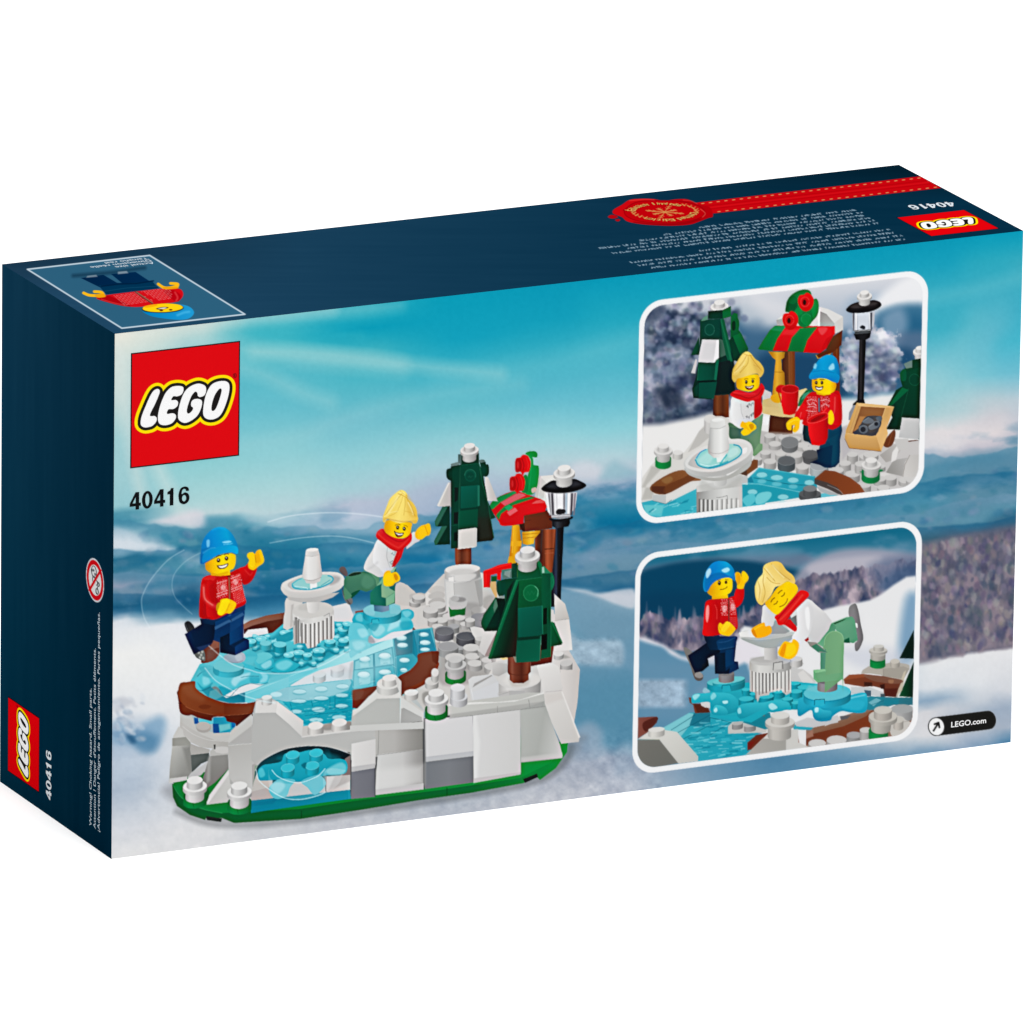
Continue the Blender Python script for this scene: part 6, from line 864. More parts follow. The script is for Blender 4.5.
    stones([(90,905,70,60,0),(245,880,80,60,0),(385,840,60,60,3),(480,800,50,70,0)])
    cyl(580,800,78,34,60,(0,110,50),(0,140,60),0); cyl(740,720,40,24,60,(206,202,194),(196,190,182),0); cyl(600,716,86,40,80,(196,192,184),(190,186,178),0,taper=8); cyl(615,690,114,50,30,(206,202,194),(190,186,178),0); cyl(616,640,72,32,56,(210,206,198),(190,184,176),0)
    cyl(574,240,62,24,46,(0,110,50),(0,140,60),0); cyl(576,190,60,24,36,(190,186,178),(186,182,174),0); cyl(578,160,72,22,16,(206,202,194),(186,182,174),0); cyl(582,130,42,14,30,(210,208,202),(196,192,184),0); L([(655,830),(720,790)], 6, (0,120,50), .0)
    # ---- channel and rocks left (630,650 x8)
    Z(630,650,8)
    P([(60,540),(215,532),(215,580),(140,660),(60,710)], (140,76,64), (120,56,44), (60,0,215,0)); B([(100,600),(120,570),(215,535),(215,575),(140,650),(110,640)], (84,30,22), n=3)
    P([(260,625),(480,500),(640,500),(960,520),(1040,700),(940,860),(540,890),(400,700)], (50,176,192), (20,164,186), (300,0,940,0)); P([(260,625),(470,505),(520,510),(480,600),(400,700),(290,650)], (130,206,214)); P([(510,505),(640,500),(640,600),(560,620),(475,600)], (20,120,144)); 
    for a in ([(330,640),(520,520)], [(385,660),(640,520)], [(430,710),(640,600),(640,540)], [(640,680),(800,580)], [(640,540),(810,580)]): L(a, 5, (0,80,100), .7)
    for i in range(120):
        r = random.Random(700 + i); x = 420 + r.random() * 560; y = 560 + r.random() * 320
        if y > 700 - (x - 400) * .9 : L([(x, y), (x + r.uniform(20, 80), y - r.uniform(-4, 14))], r.uniform(4, 14), r.choice([(130,218,228), (0,140,164), (180,232,238), (70,196,212), (0,120,146)]), .6, soft=3)
    P([(470,380),(490,380),(495,430),(530,430),(620,440),(640,500),(520,505),(505,440),(478,420)], (120,46,22)); P([(510,430),(600,430),(630,480),(640,500),(540,502)], (84,30,16)); P([(565,420),(640,405),(640,465),(600,460),(570,445)], (222,220,220))
    P([(65,712),(140,660),(180,618),(280,640),(375,655),(545,850),(545,890),(385,910),(235,718)], (222,221,216), (206,204,198), (200,640,500,890)); cyl(212,636,66,20,44,(228,226,222),(216,214,208),-5); P([(40,720),(235,718),(385,905),(150,950),(40,950)], (120,118,112), (112,112,106), (60,720,300,900)); L([(235,718),(385,905)], 4, (160,158,152), .6); L([(65,716),(235,716)], 4, (180,176,130), .6)
    Z(710,640,8)
    P([(300,820),(370,760),(480,740),(700,740),(720,860),(300,880)], (110,36,18)); P([(300,820),(360,810),(300,890)], (120,20,10)); P([(145,690),(180,655),(270,650),(370,670),(460,700),(450,740),(145,750)], (206,204,200)); stud(220,668,44,36,(190,188,186),(150,148,148),ry=14); stud(320,682,48,40,(196,194,192),(156,154,154),ry=14)
    P([(340,600),(480,580),(500,700),(440,715),(260,660)], (16,130,150)); P([(350,605),(430,580),(440,610)], (120,90,80)); P([(0,610),(250,600),(400,560),(500,560),(400,620),(330,660),(200,640)], (24,174,192)); P([(660,680),(740,670),(830,700),(760,720),(670,715)], (30,170,190)); P([(680,660),(780,620),(900,640),(1024,600),(1024,660),(820,700),(690,690)], (206,206,208)); 
    B([(650,260),(740,230),(850,340),(700,350)], (206,204,202), n=2); P([(640,160),(720,150),(750,190),(700,230),(800,300),(840,345),(650,345)], (206,205,204)); P([(700,270),(745,240),(840,345),(740,345)], (222,220,218))
    # ice plates with rounded lobes
    el('lower_ice'); TT = (48,186,200); TD = (14,150,170)
    P([(0,380),(300,340),(440,360),(640,330),(860,350),(1024,420),(1024,500),(640,560),(440,560),(300,600),(40,600),(0,560)], (28,172,188), (40,186,202), (0,0,1024,0))
    for x, y, rx in ((680,346,44),(760,376,60),(290,396,36),(690,410,50),(350,430,34),(550,410,50),(210,440,50),(620,470,44),(690,500,40)): cyl(x, y, rx, rx*.34, 44, (60,196,208), (20,160,178), -3)
    B([(0,440),(60,420),(140,430),(150,470),(80,500),(0,500)], (30,176,194)); B([(155,440),(230,415),(260,440),(240,500),(170,500)], (30,170,188)); cyl(290,470,60,20,60,(56,192,206),(18,156,176),-3); cyl(450,450,60,20,50,(56,192,206),(18,156,176),-3); 
    B([(20,560),(40,520),(120,505),(220,520),(240,560),(160,590),(60,600)], (40,184,200), (14,150,170), (0,510,0,600)); B([(220,560),(240,520),(330,500),(420,500),(520,480),(610,490),(640,520),(600,560),(500,580),(420,560),(330,600),(250,630),(215,600)], (50,190,206), (18,156,176), (0,500,0,620)); B([(470,520),(500,505),(540,540),(500,560),(475,545)], (200,238,242), a=.8, soft=6); B([(25,570),(50,540),(60,570),(35,590)], (200,238,242), a=.7, soft=5); B([(220,560),(240,540),(250,580),(228,590)], (200,238,242), a=.7, soft=5)
    Z(630,650,8)
    B([(490,400),(510,355),(600,345),(700,340),(800,350),(860,400),(860,470),(820,500),(700,520),(650,500),(640,420),(560,420),(500,425)], (48,190,206), (16,152,172), (0,350,0,510)); B([(660,480),(690,440),(760,460),(780,510),(700,522),(665,510)], (60,196,210), (20,160,180), (0,450,0,520)); B([(500,370),(530,352),(560,360),(520,400)], (200,238,242), a=.7, soft=6); B([(645,370),(670,340),(690,370),(655,400)], (190,236,240), a=.6, soft=6); B([(740,410),(780,405),(780,425),(750,430)], (220,246,248), a=.8, soft=4); B([(670,480),(690,460),(700,485),(680,500)], (210,242,244), a=.8, soft=4)
    cyl(768,252,152,36,46,(96,196,204),(24,164,184),-4); cyl(790,242,130,26,20,(110,204,210),(40,176,192),-8); L([(735,310),(738,284),(800,278),(805,310)], 5, (0,100,120), .8); P([(740,292),(800,284),(808,330),(740,340)], (30,178,196)); B([(580,330),(600,300),(640,330),(600,345)], (170,226,232), a=.6, soft=5)
    Z(806,630,8)
    B([(-60,560),(-20,540),(60,560),(150,590),(280,570),(330,530),(460,500),(490,540),(485,640),(440,665),(360,660),(280,650),(215,690),(190,725),(100,730),(60,700),(40,640),(-60,690)], (40,184,208), (14,150,180), (0,520,0,720), n=5); B([(60,640),(90,610),(140,640),(200,650),(190,700),(110,720),(70,700)], (60,200,220), (10,140,170), (0,620,0,720)); B([(70,630),(95,610),(100,650),(75,660)], (220,246,250), a=.8, soft=5); B([(300,590),(400,560),(470,580),(430,640),(300,630)], (40,184,210), a=.8, soft=12); L([(300,580),(360,545),(470,520)], 10, (150,226,236), .7, sm=True, soft=5)
    cyl(170,500,190,66,56,(96,200,214),(30,176,204),-3); L(ellp(170,508,188,64,-3,20,10,170),4,(10,130,160),.6); L([(68,600),(70,558),(148,553),(150,590)], 5, (0,90,110), .85); P([(72,562),(146,558),(150,600),(120,612),(70,606)], (40,186,210)); P([(20,440),(200,430),(260,460),(100,500),(0,480)], (130,206,214), a=.5, soft=10)
    el('lower_picture'); Z(710,640,8)
    P([(290,915),(425,785),(460,760),(640,720),(705,712),(708,820),(790,855),(790,900)], (212,210,206)); P([(290,918),(425,790),(607,795),(605,900)], (184,180,174), (168,166,160), (300,900,600,800)); P([(425,790),(470,740),(660,720),(607,795)], (222,220,216)); L([(425,790),(607,795),(606,880)], 4, (150,146,140), .5)
    cyl(556,690,94,36,80,(200,196,190),(198,194,188),0); cyl(560,655,118,44,26,(216,213,208),(196,192,186),0); cyl(562,602,74,30,50,(222,220,216),(202,198,192),0)
    # ---- fountain, plain column with a dish (710,545 / 710,640 x8)
    el('lower_fountain'); Z(710,640,8)
    P([(318,160),(650,150),(650,420),(610,440),(585,420),(570,400),(480,420),(470,440),(400,450),(380,500),(360,420),(318,410)], [(0,(206,205,203)),(.3,(196,195,193)),(.75,(214,213,210)),(1,(190,188,186))], g=(318,0,650,0)); 
    for i, x in enumerate((340,368,396,424,452,480,508,540,572,604,632)): P([(x-8,240-abs(i-5)*3),(x+3,240-abs(i-5)*3),(x+4,[410,470,440,430,425,410,400,390,390,420,400][i]),(x-6,[415,475,440,430,425,410,400,390,390,425,400][i])], (120,118,116) if 2<i<8 else (150,148,146), a=.85); P([(x+6,238),(x+16,238),(x+16,410),(x+6,415)], (240,239,236), a=.8)
    cyl(484,165,168,40,60,(200,199,197),(214,213,210),-2); B([(320,150),(400,135),(600,135),(640,150),(560,175),(400,180)], (186,184,182), a=.6, soft=10); L([(505,240),(508,184),(580,172),(582,230)], 4, (60,60,60), .8); P([(516,190),(572,182),(572,235),(516,235)], (206,205,202)); P([(432,30),(540,20),(540,150),(500,165),(434,155)], [(0,(220,218,216)),(.4,(206,204,202)),(1,(170,168,166))], g=(432,0,540,0)); cyl(690,150,50,20,50,(216,214,212),(206,204,202),0)
    Z(710,545,8); B([(230,705),(330,680),(560,690),(680,700),(670,740),(560,810),(470,825),(390,810),(300,770),(240,735)], (206,208,206), (170,172,170), (0,690,0,820), n=3); P([(232,700),(330,680),(360,740),(240,735)], (236,235,233)); B([(240,745),(380,760),(560,740),(670,720),(620,780),(470,822),(360,800)], (176,182,180), n=3); L([(240,740),(380,756),(560,738),(670,712)], 4, (214,214,212), .7, sm=True); P([(420,490),(490,500),(520,560),(600,640),(640,690),(500,715),(470,650),(410,620)], (196,195,195)); P([(470,640),(520,600),(640,690),(600,710),(480,712)], (160,162,164), a=.9)
    # ---- person with the blue hat (630,530 & 650)
    el('lower_figure_hat'); Z(630,650,8)
    cyl(772,188,62,20,56,(120,118,120),(136,134,138),-3)
    B([(428,-15),(450,-20),(500,20),(490,60),(520,150),(560,180),(585,200),(580,235),(550,248),(515,225),(480,120),(445,40)], (120,118,118), (90,88,88), (430,0,580,240), n=4); B([(520,190),(560,175),(585,210),(560,225),(525,215)], (150,146,144), a=.9, soft=3)
    P([(680,-60),(850,-60),(845,0),(835,90),(865,95),(870,150),(790,190),(680,190),(675,30)], (0,38,74)); P([(680,30),(760,20),(765,170),(800,140),(790,190),(680,190)], (0,22,44)); P([(765,0),(835,-10),(835,110),(765,140)], (0,50,92)); P([(800,130),(860,92),(870,150),(800,188)], (2,44,84))
    P([(462,45),(560,-20),(640,-80),(720,-80),(720,20),(620,70),(632,125),(580,170),(520,182),(490,120)], (0,24,50), (0,14,34), (462,0,700,0)); P([(580,120),(625,75),(632,125),(570,165)], (10,20,34))
    Z(630,530,8); P([(590,845),(700,830),(720,850),(850,850),(850,900),(820,940),(710,960),(640,960),(600,880)], (0,22,44), (0,54,100), (600,0,850,0)); B([(705,880),(850,850),(850,900),(835,935),(720,960),(700,930)], (2,52,94)); L([(710,900),(780,890),(840,860)], 6, (40,90,140), .6, sm=True, soft=3); L([(715,955),(835,935)], 5, (60,100,140), .5)
    B([(610,570),(700,550),(780,545),(835,530),(845,600),(858,700),(858,790),(800,810),(720,838),(590,845),(585,780),(600,650)], (200,8,12), (196,6,12), (590,0,858,0), n=4); B([(607,590),(690,575),(720,640),(720,760),(710,835),(590,842),(588,760)], (222,12,16), (186,0,8), (600,0,720,0)); B([(610,620),(630,605),(632,680),(618,740),(606,700)], (252,180,174), a=.8, soft=5); L([(680,600),(695,640),(695,710)], 6, (244,90,80), .6, sm=True, soft=3)
    sweater(730,555,782,690,0,10,21,(244,196,194)); sweater(800,548,848,685,0,10,22,(244,196,194)); L([(790,555),(792,730)], 9, (110,60,50), .9); O(755,630,18,30,(250,226,224),a=.55,soft=6); O(822,615,18,30,(250,226,224),a=.55,soft=6)
    for j in range(5):
        for i in range(5): L([(800+i*11,700+j*16),(806+i*11,706+j*16)], 4, (244,140,136), .7)
    B([(845,480),(880,462),(912,470),(910,540),(890,590),(850,622),(842,590),(830,560)], (222,10,14), (196,2,10), (840,0,912,0)); B([(845,400),(840,350),(860,335),(885,350),(890,370),(895,335),(915,330),(945,365),(945,400),(920,430),(905,470),(858,466),(856,430)], (250,190,4), n=4); B([(850,350),(868,340),(880,370),(880,420),(860,440),(850,400)], (226,156,0), a=.8); B([(900,345),(920,338),(940,370),(925,410),(900,400)], (254,206,10), a=.9)
    B([(705,770),(720,742),(745,755),(770,732),(800,740),(842,785),(835,810),(800,845),(760,845),(715,825)], (252,196,8), n=4); B([(750,760),(775,735),(805,750),(760,815),(730,800)], (255,214,30)); B([(770,810),(810,770),(838,795),(800,840),(770,842)], (250,190,10)); L([(712,770),(722,800)], 5, (206,140,0), .7)
    P([(655,520),(780,500),(785,545),(655,555)], (230,160,0), (252,200,0), (655,0,785,0)); B([(615,470),(640,430),(700,400),(760,380),(812,385),(820,450),(810,490),(780,515),(720,530),(660,530),(622,505)], [(0,(206,140,0)),(.35,(240,184,0)),(.7,(254,220,0)),(1,(250,206,0))], g=(615,0,820,0), n=5)
    B([(583,440),(595,370),(620,310),(660,265),(710,248),(770,255),(815,290),(838,340),(840,410),(820,395),(790,380),(740,385),(690,405),(650,440),(620,490),(595,490)], [(0,(0,130,190)),(.4,(0,130,206)),(.75,(0,160,214)),(1,(0,120,180))], g=(583,0,840,0), n=5); B([(600,400),(640,360),(720,340),(800,370),(830,395),(790,380),(740,385),(690,405),(650,440),(620,490),(600,470)], (0,104,172), a=.7, soft=8); B([(612,330),(640,306),(648,340),(620,385),(608,370)], (200,230,246), a=.85, soft=6); B([(735,318),(780,300),(798,320),(770,340),(742,335)], (190,236,250), a=.85, soft=5)
    O(715,425,12,17,(50,20,0)); O(768,418,10,14,(80,30,10)); O(712,420,3,4,(240,230,220)); L([(700,402),(725,398)], 4, (80,40,0), .8); L([(762,396),(785,398)], 4, (80,40,0), .8); L([(722,478),(750,472),(770,462),(778,452)], 4.5, (90,50,0), .85, sm=True)
    # ---- skater leaning over with green trousers (710,545 / 806,530)
    el('lower_figure_green'); Z(806,530,8)
    cyl(172,1206,80,24,68,(110,108,110),(140,138,142),-3)
    B([(345,620),(370,595),(400,592),(420,650),(440,760),(458,850),(450,900),(420,960),(395,965),(390,910),(410,880),(395,780),(345,690)], (140,138,140), (112,110,112), (345,0,458,0), n=4); B([(395,745),(410,750),(412,780),(400,775)], (240,240,240))
    P([(205,745),(320,698),(370,692),(390,720),(415,880),(380,905),(300,890),(240,800)], (104,166,130), (84,150,116), (240,700,400,900)); P([(220,745),(320,710),(300,725),(230,755)], (56,96,70)); P([(305,880),(345,860),(350,905),(300,900)], (0,100,70))
    P([(40,935),(90,925),(165,960),(165,985),(100,980)], (70,140,120)); P([(85,905),(205,745),(240,770),(230,820),(160,850),(140,940)], (110,172,134), (86,150,116), (85,900,220,780)); P([(150,850),(190,815),(240,806),(290,830),(303,880),(296,1300),(292,1190),(150,1300)], (110,160,118))
    B([(140,930),(150,860),(190,818),(235,808),(285,830),(303,890),(300,1010),(290,1190),(290,1195),(150,1195),(118,1140),(118,1000)], (112,164,120), (120,172,126), (140,0,300,0), n=2); P([(115,980),(160,950),(150,1130),(116,1130)], (86,146,120)); L([(146,920),(155,862),(192,820),(238,810),(286,834),(302,885)], 4, (156,206,160), .8, sm=True); P([(60,1120),(160,1112),(150,1200),(292,1180),(290,1195),(90,1220),(60,1190)], (114,176,132)); P([(60,1120),(150,1112),(158,1130),(75,1145)], (140,196,150)); P([(75,1145),(158,1128),(155,1160),(290,1140),(290,1190),(100,1218),(78,1180)], (110,168,124))
    Z(710,545,8)
    B([(430,480),(500,500),(560,540),(560,600),(520,600),(500,650),(440,655),(410,615),(420,540)], (226,225,225), (206,205,205), (420,0,560,0), n=3)
    B([(640,560),(720,460),(785,430),(850,480),(975,610),(900,740),(850,790),(800,760),(700,660)], (226,225,225), (204,203,204), (700,450,860,780), n=2); B([(700,560),(690,480),(760,440),(820,500),(825,600),(800,700),(740,790),(700,770),(655,740),(700,660)], (238,237,238), (216,215,216), (690,0,825,0), n=4); B([(760,520),(790,500),(800,600),(790,680),(770,640)], (250,250,250), a=.7, soft=8)
    P([(640,590),(690,560),(696,640),(690,660),(640,610)], (120,116,116)); P([(560,630),(640,590),(694,660),(680,695),(600,640)], (206,16,20)); P([(755,760),(785,738),(792,760),(770,775)], (170,10,16)); P([(775,770),(850,780),(910,830),(935,860),(880,860),(800,810)], (150,146,140)); P([(810,810),(850,790),(940,860),(860,850)], (70,130,106))
    B([(640,610),(690,650),(690,690),(650,672),(610,640)], (210,18,24), n=3)
    B([(520,570),(600,500),(700,380),(740,362),(780,375),(792,405),(760,440),(700,500),(640,570),(600,630),(550,640),(530,600)], (222,24,24), n=5); L([(560,600),(640,520),(740,400)], 12, (244,74,60), .6, sm=True, soft=5); L([(545,590),(620,500),(700,410)], 6, (160,4,10), .7, sm=True, soft=2); L([(590,625),(660,540),(770,430)], 5, (176,6,12), .7, sm=True, soft=2)
    B([(440,470),(480,420),(540,340),(620,290),(680,310),(705,350),(690,390),(640,450),(580,520),(540,555),(500,540)], [(0,(236,180,0)),(.4,(254,214,0)),(.75,(252,206,0)),(1,(226,160,0))], g=(470,400,680,500), n=5)
    B([(362,400),(360,330),(385,270),(420,230),(425,180),(450,150),(520,130),(570,145),(610,200),(660,240),(682,285),(670,310),(620,290),(560,325),(520,340),(490,400),(440,460),(410,482),(375,450)], [(0,(236,200,100)),(.5,(250,226,140)),(1,(236,198,96))], g=(370,430,600,180), n=5)
    B([(370,400),(380,300),(425,235),(450,260),(420,340),(400,440)], (255,240,170), a=.5, soft=12); B([(560,150),(610,205),(670,260),(640,290),(560,240)], (226,186,84), a=.5, soft=14)
    for pts in ([(430,235),(425,300),(440,380),(420,460)], [(455,260),(500,300),(560,310)], [(425,180),(470,230),(520,290)], [(385,290),(400,360),(390,440)], [(490,150),(560,220),(640,280)]): L(pts, 5, (198,154,56), .7, sm=True, soft=2)
    for pts in ([(500,160),(550,220),(590,260)], [(450,190),(480,230),(500,260)]): L(pts, 9, (255,246,190), .55, sm=True, soft=5)
    for pts in ([(545,388),(560,372),(576,362)], [(572,412),(590,400),(596,382)], [(488,455),(500,435),(518,422)], [(512,475),(530,468),(540,450)]): L(pts, 6, (90,50,0), .85, sm=True)
    L([(558,494),(590,480),(612,455),(620,430)], 6, (130,60,10), .85, sm=True)
    B([(330,680),(360,650),(430,620),(445,650),(480,645),(495,680),(485,710),(440,735),(380,745),(345,720)], (250,176,6), n=4); L([(345,680),(400,650),(425,640)], 6, (255,214,60), .7, sm=True, soft=3); B([(335,690),(350,670),(375,735),(350,725)], (220,140,0), a=.8)
    B([(545,850),(570,800),(600,770),(650,780),(670,752),(712,790),(700,860),(670,900),(630,915),(580,900),(550,880)], (252,196,4), n=4); B([(560,860),(590,790),(610,800),(590,890),(565,885)], (240,150,0), a=.8); B([(620,800),(670,790),(690,850),(640,895),(605,880)], (255,216,20), a=.8, soft=4)
    CLIP = None

def web_badge():
    el('web_badge'); Z(925, 705, 1024/75.)
    p = [(150,165),(860,78)] + ellp(866,206,104,128,-7,14,-85,85)[1:-1] + [(860,335),(150,424)] + ellp(150,296,110,128,-7,14,95,265)[1:-1]
    L(p + p[:1], 10, (196,200,206), .7); P(p, (22, 22, 20)); O(156,296,104,118,(248,248,248),-7)
    L([(118,350),(175,258)], 26, (20,20,20)); L([(130,262),(186,240),(196,305)], 26, (20,20,20))

def paint_front(cv):
    landscape(cv); main_model(); main_model_2(); main_model_3(); front_tree(); skater_left(); skater_right(); motion_arcs()
    inset_upper(); inset_lower(); web_badge()
    m_ = np.isin(cv.id, [i for n_, i in NAMES.items() if n_ in ('printed_rink_base', 'printed_ice_rink', 'printed_fountain', 'upper_picture', 'lower_picture', 'upper_fountain', 'lower_fountain', 'lower_ice', 'printed_snowy_tree', 'printed_snowy_tree_front')])[..., None]
    cv.img[:] = cv.img - m_ * 7 * np.sin(np.pi * np.clip(cv.img / 255., 0, 1) ** 1.6)
    unsharp(cv, [i for n_, i in NAMES.items() if n_ not in ('front_panel', 'upper_picture', 'lower_picture', 'web_badge', 'upper_frame', 'lower_frame')], 5, .55)
# ---------------------------------------------------------------- side and top panels of the carton
def pp(panel, pts): return [tuple(q) for q in hmap(HF[panel], np.array(pts, float))]
def disc(panel, cx, cy, r, c, n=32, r2=None):
    Z(); P(pp(panel, [(cx + r * math.cos(2 * math.pi * i / n), cy + (r2 or r) * math.sin(2 * math.pi * i / n)) for i in range(n)]), c)
def paint_side(cv):
    use(cv); Z(); el('side_panel'); X, Y = cv.X, cv.Y
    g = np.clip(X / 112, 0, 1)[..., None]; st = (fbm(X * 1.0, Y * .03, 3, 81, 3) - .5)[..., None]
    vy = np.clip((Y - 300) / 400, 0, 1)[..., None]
    cv.img[:] = (np.array([16, 56, 80]) * (1 - vy) + np.array([2, 46, 66]) * vy) * (1 - g) + (np.array([6, 42, 62]) * (1 - vy) + np.array([0, 32, 50]) * vy) * g + st * 5  # soft sheen painted into the navy: paler at the upper rear; faint printed streaks
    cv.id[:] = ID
    el('age_warning_sign'); (cx, cy), = hmap(HI['side'], [(95.0, 580.2)]); r = .0057
    disc('side', cx, cy, r, (206, 214, 220)); disc('side', cx, cy, r * .93, (196, 8, 18)); disc('side', cx, cy, r * .7, (214, 216, 216))
    def ring(x, y, rr, w, c, a0=0, a1=360):   # drawn in the panel's own plane, turned a quarter like the text beside it
        pts = [(cx + r * (x + rr * math.cos(math.radians(a))), cy + r * (y + rr * math.sin(math.radians(a)))) for a in range(a0, a1 + 1, 15)]
        L(pp('side', pts), w, c)
    ring(-.12, -.36, .27, .7, (40, 44, 48)); ring(-.12, .0, .16, .6, (40, 44, 48), 60, 300); ring(-.16, -.42, .05, .6, (50, 50, 60)); ring(.0, -.28, .05, .6, (50, 50, 60)); ring(-.36, -.38, .06, .7, (40,44,48))
    ring(.24, .46, .13, .9, (20, 20, 24)); ring(.2, .08, .1, .9, (20, 20, 24), -100, 120); ring(.38, .1, .09, .9, (20, 20, 24), -100, 120); L(pp('side', [(cx + r*.27, cy + r*.24), (cx + r*.27, cy + r*.3)]), .9, (20,20,24))
    L(pp('side', [(cx + r * .6, cy - r * .62), (cx - r * .6, cy + r * .62)]), 2.4, (196, 8, 18))

def paint_top(cv):
    use(cv); Z(); el('top_panel'); X, Y = cv.X, cv.Y
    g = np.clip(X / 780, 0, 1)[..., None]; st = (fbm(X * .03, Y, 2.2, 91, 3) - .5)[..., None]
    cv.img[:] = np.array([33, 70, 98]) * (1 - g) + np.array([5, 44, 66]) * g + st * 5  # navy paler towards the left end: sheen painted into the ink colour
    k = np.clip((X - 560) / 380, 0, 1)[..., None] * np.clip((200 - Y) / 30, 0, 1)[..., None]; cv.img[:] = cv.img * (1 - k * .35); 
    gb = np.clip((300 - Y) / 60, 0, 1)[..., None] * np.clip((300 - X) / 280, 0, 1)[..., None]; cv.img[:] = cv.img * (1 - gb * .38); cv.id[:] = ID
    # portrait card with the life-size toy figure
    el('portrait_card'); q = [(27.4, 269.3), (149.7, 255.4), (244.9, 314.3), (121.8, 328.2)]
    P(q, (42, 92, 120)); 
    L(q + q[:1], 1.5, (196, 210, 220), .95)
    el('portrait_figure'); Z(76, 258, 1024 / 130.)
    L([(-20,140),(120,128),(300,112),(470,86),(540,78)], 22, (10, 40, 62), .75, sm=True, soft=16)
    P([(38,158),(215,132),(325,196),(360,196),(275,126),(470,110),(640,222),(655,240),(240,288),(190,232)], (0, 32, 66), (0, 40, 78), (40,0,640,0))
    P([(180,215),(600,180),(650,240),(240,285)], (0, 48, 80)); L([(200,222),(340,205),(480,200),(610,180)], 12, (0, 26, 56), .8); L([(225,262),(400,236),(640,222)], 6, (24, 80, 110), .5)
    P([(90,140),(160,132),(170,148),(80,156)], (150,160,168), a=.7, soft=4); P([(330,108),(400,102),(412,120),(330,128)], (160,170,178), a=.7, soft=4)
    B([(240,292),(480,262),(690,240),(780,238),(830,250),(845,290),(820,330),(770,350),(690,358),(520,384),(400,382),(300,362),(200,335),(160,315),(200,300)], (206,10,20), n=3)
    B([(160,312),(250,295),(420,372),(400,382),(280,358)], (170,0,12)); L([(200,325),(300,355),(400,374)], 8, (236,80,70), .6, sm=True, soft=4); B([(690,262),(760,250),(830,300),(790,345)], (180,0,14), n=4); L([(780,270),(800,310),(790,335)], 12, (244,110,104), .5, sm=True, soft=5)
    for j in range(9):
        for i in range(26):
            x = 300 + i * 18 + j * 10; y = 296 + j * 9 - i * 2.6
            if x < 750 and (x < 480 + j * 16 or x > 510 + j * 16): L([(x, y), (x + (9 if (i + j) % 2 else 3), y + 2)], 4, (240, 190, 190), .7)
    L([(470,266),(600,356)], 16, (96,40,40), .95); L([(474,266),(604,354)], 5, (200,150,110), .7)
    for pts in ([(60,275),(100,292),(150,296),(195,296)], [(145,265),(200,270),(220,296)], [(648,205),(690,232),(740,234),(790,222)], [(745,200),(800,205),(795,228)]): L(pts, 22, (246,184,20), 1, sm=True)
    B([(150,290),(215,280),(232,305),(170,312)], (232,160,10)); B([(690,228),(790,226),(800,240),(700,246)], (232,160,10))
    B([(524,400),(540,380),(700,362),(830,366),(900,388),(930,430),(900,470),(840,486),(740,482),(600,460),(530,425)], (0,126,190), (30,150,206), (560,0,930,0), n=5); B([(520,396),(560,375),(700,358),(800,364),(842,380),(845,400),(800,420),(700,432),(600,430),(535,420)], (18,36,30), n=5)
    B([(526,394),(560,374),(700,358),(800,365),(838,382),(835,398),(790,414),(700,426),(600,424),(540,412)], (250,206,14), n=5); B([(540,380),(620,364),(640,376),(560,392)], (240,170,10)); B([(632,398),(680,386),(730,388),(700,402),(650,406)], (60,40,30)); B([(645,398),(690,390),(715,392),(690,400)], (240,238,234)); O(672,413,15,6,(90,30,10)); O(746,408,14,6,(90,30,10)); L([(800,450),(850,430),(890,424)], 18, (90,190,230), .55, sm=True, soft=7)
    # ribbon and wax seal
    el('ribbon'); Z()
    top = [(690,203.4),(920.3,176.2)]; bot = [(700,215),(941.5,188.0)]
    P([top[0], top[1], bot[1], bot[0]], (196, 4, 14)); 
    for f, c in ((.35, (168, 0, 8)), (.62, (172, 0, 10)), (.5, (214, 20, 26))): L([(top[0][0]*(1-f)+bot[0][0]*f, top[0][1]*(1-f)+bot[0][1]*f), (top[1][0]*(1-f)+bot[1][0]*f, top[1][1]*(1-f)+bot[1][1]*f)], 1, c, .6)
    for i in range(30):
        for a, b, f in ((top, bot, .12), (top, bot, .9)):
            t = (i + .5) / 30; x = a[0][0] + (a[1][0] - a[0][0]) * t; y = a[0][1] + (a[1][1] - a[0][1]) * t; x2 = b[0][0] + (b[1][0] - b[0][0]) * t; y2 = b[0][1] + (b[1][1] - b[0][1]) * t
            X_, Y_ = x * (1 - f) + x2 * f, y * (1 - f) + y2 * f; L([(X_ - 1.1, Y_ + .15), (X_ + 1.1, Y_ - .15)], .9, (214, 176, 110), .85)
    el('wax_seal'); Z(608, 194, 1024 / 110.)
    B([(0,215),(20,196),(60,196),(92,212),(70,226),(30,228)], (176,4,12)); B([(66,240),(100,232),(112,244),(90,256)], (176,4,12))
    B([(42,168),(60,140),(130,100),(200,55),(300,44),(420,46),(520,62),(640,48),(740,50),(830,90),(940,120),(970,160),(975,210),(930,225),(840,260),(760,285),(600,296),(450,292),(300,280),(180,255),(130,215),(60,190)], (198,6,14), (176,0,10), (300,50,700,290), n=6)
    B([(150,150),(250,80),(420,62),(640,66),(820,100),(900,160),(860,220),(700,262),(480,270),(280,250),(170,205)], (186,0,10), n=6); L(smooth([(150,150),(250,80),(420,62),(640,66),(820,100),(900,160),(860,220),(700,262),(480,270),(280,250),(170,205),(150,150)], 4).tolist(), 7, (132,0,8), .8); L([(200,62),(330,50),(430,54)], 9, (236,80,70), .6, sm=True, soft=4); L([(240,262),(480,284),(700,276),(860,236)], 9, (120,0,8), .7, sm=True, soft=4); L([(860,140),(905,180),(880,215)], 6, (236,120,100), .7, sm=True, soft=2); L([(700,56),(780,66),(830,92)], 8, (236,90,80), .5, sm=True, soft=3)
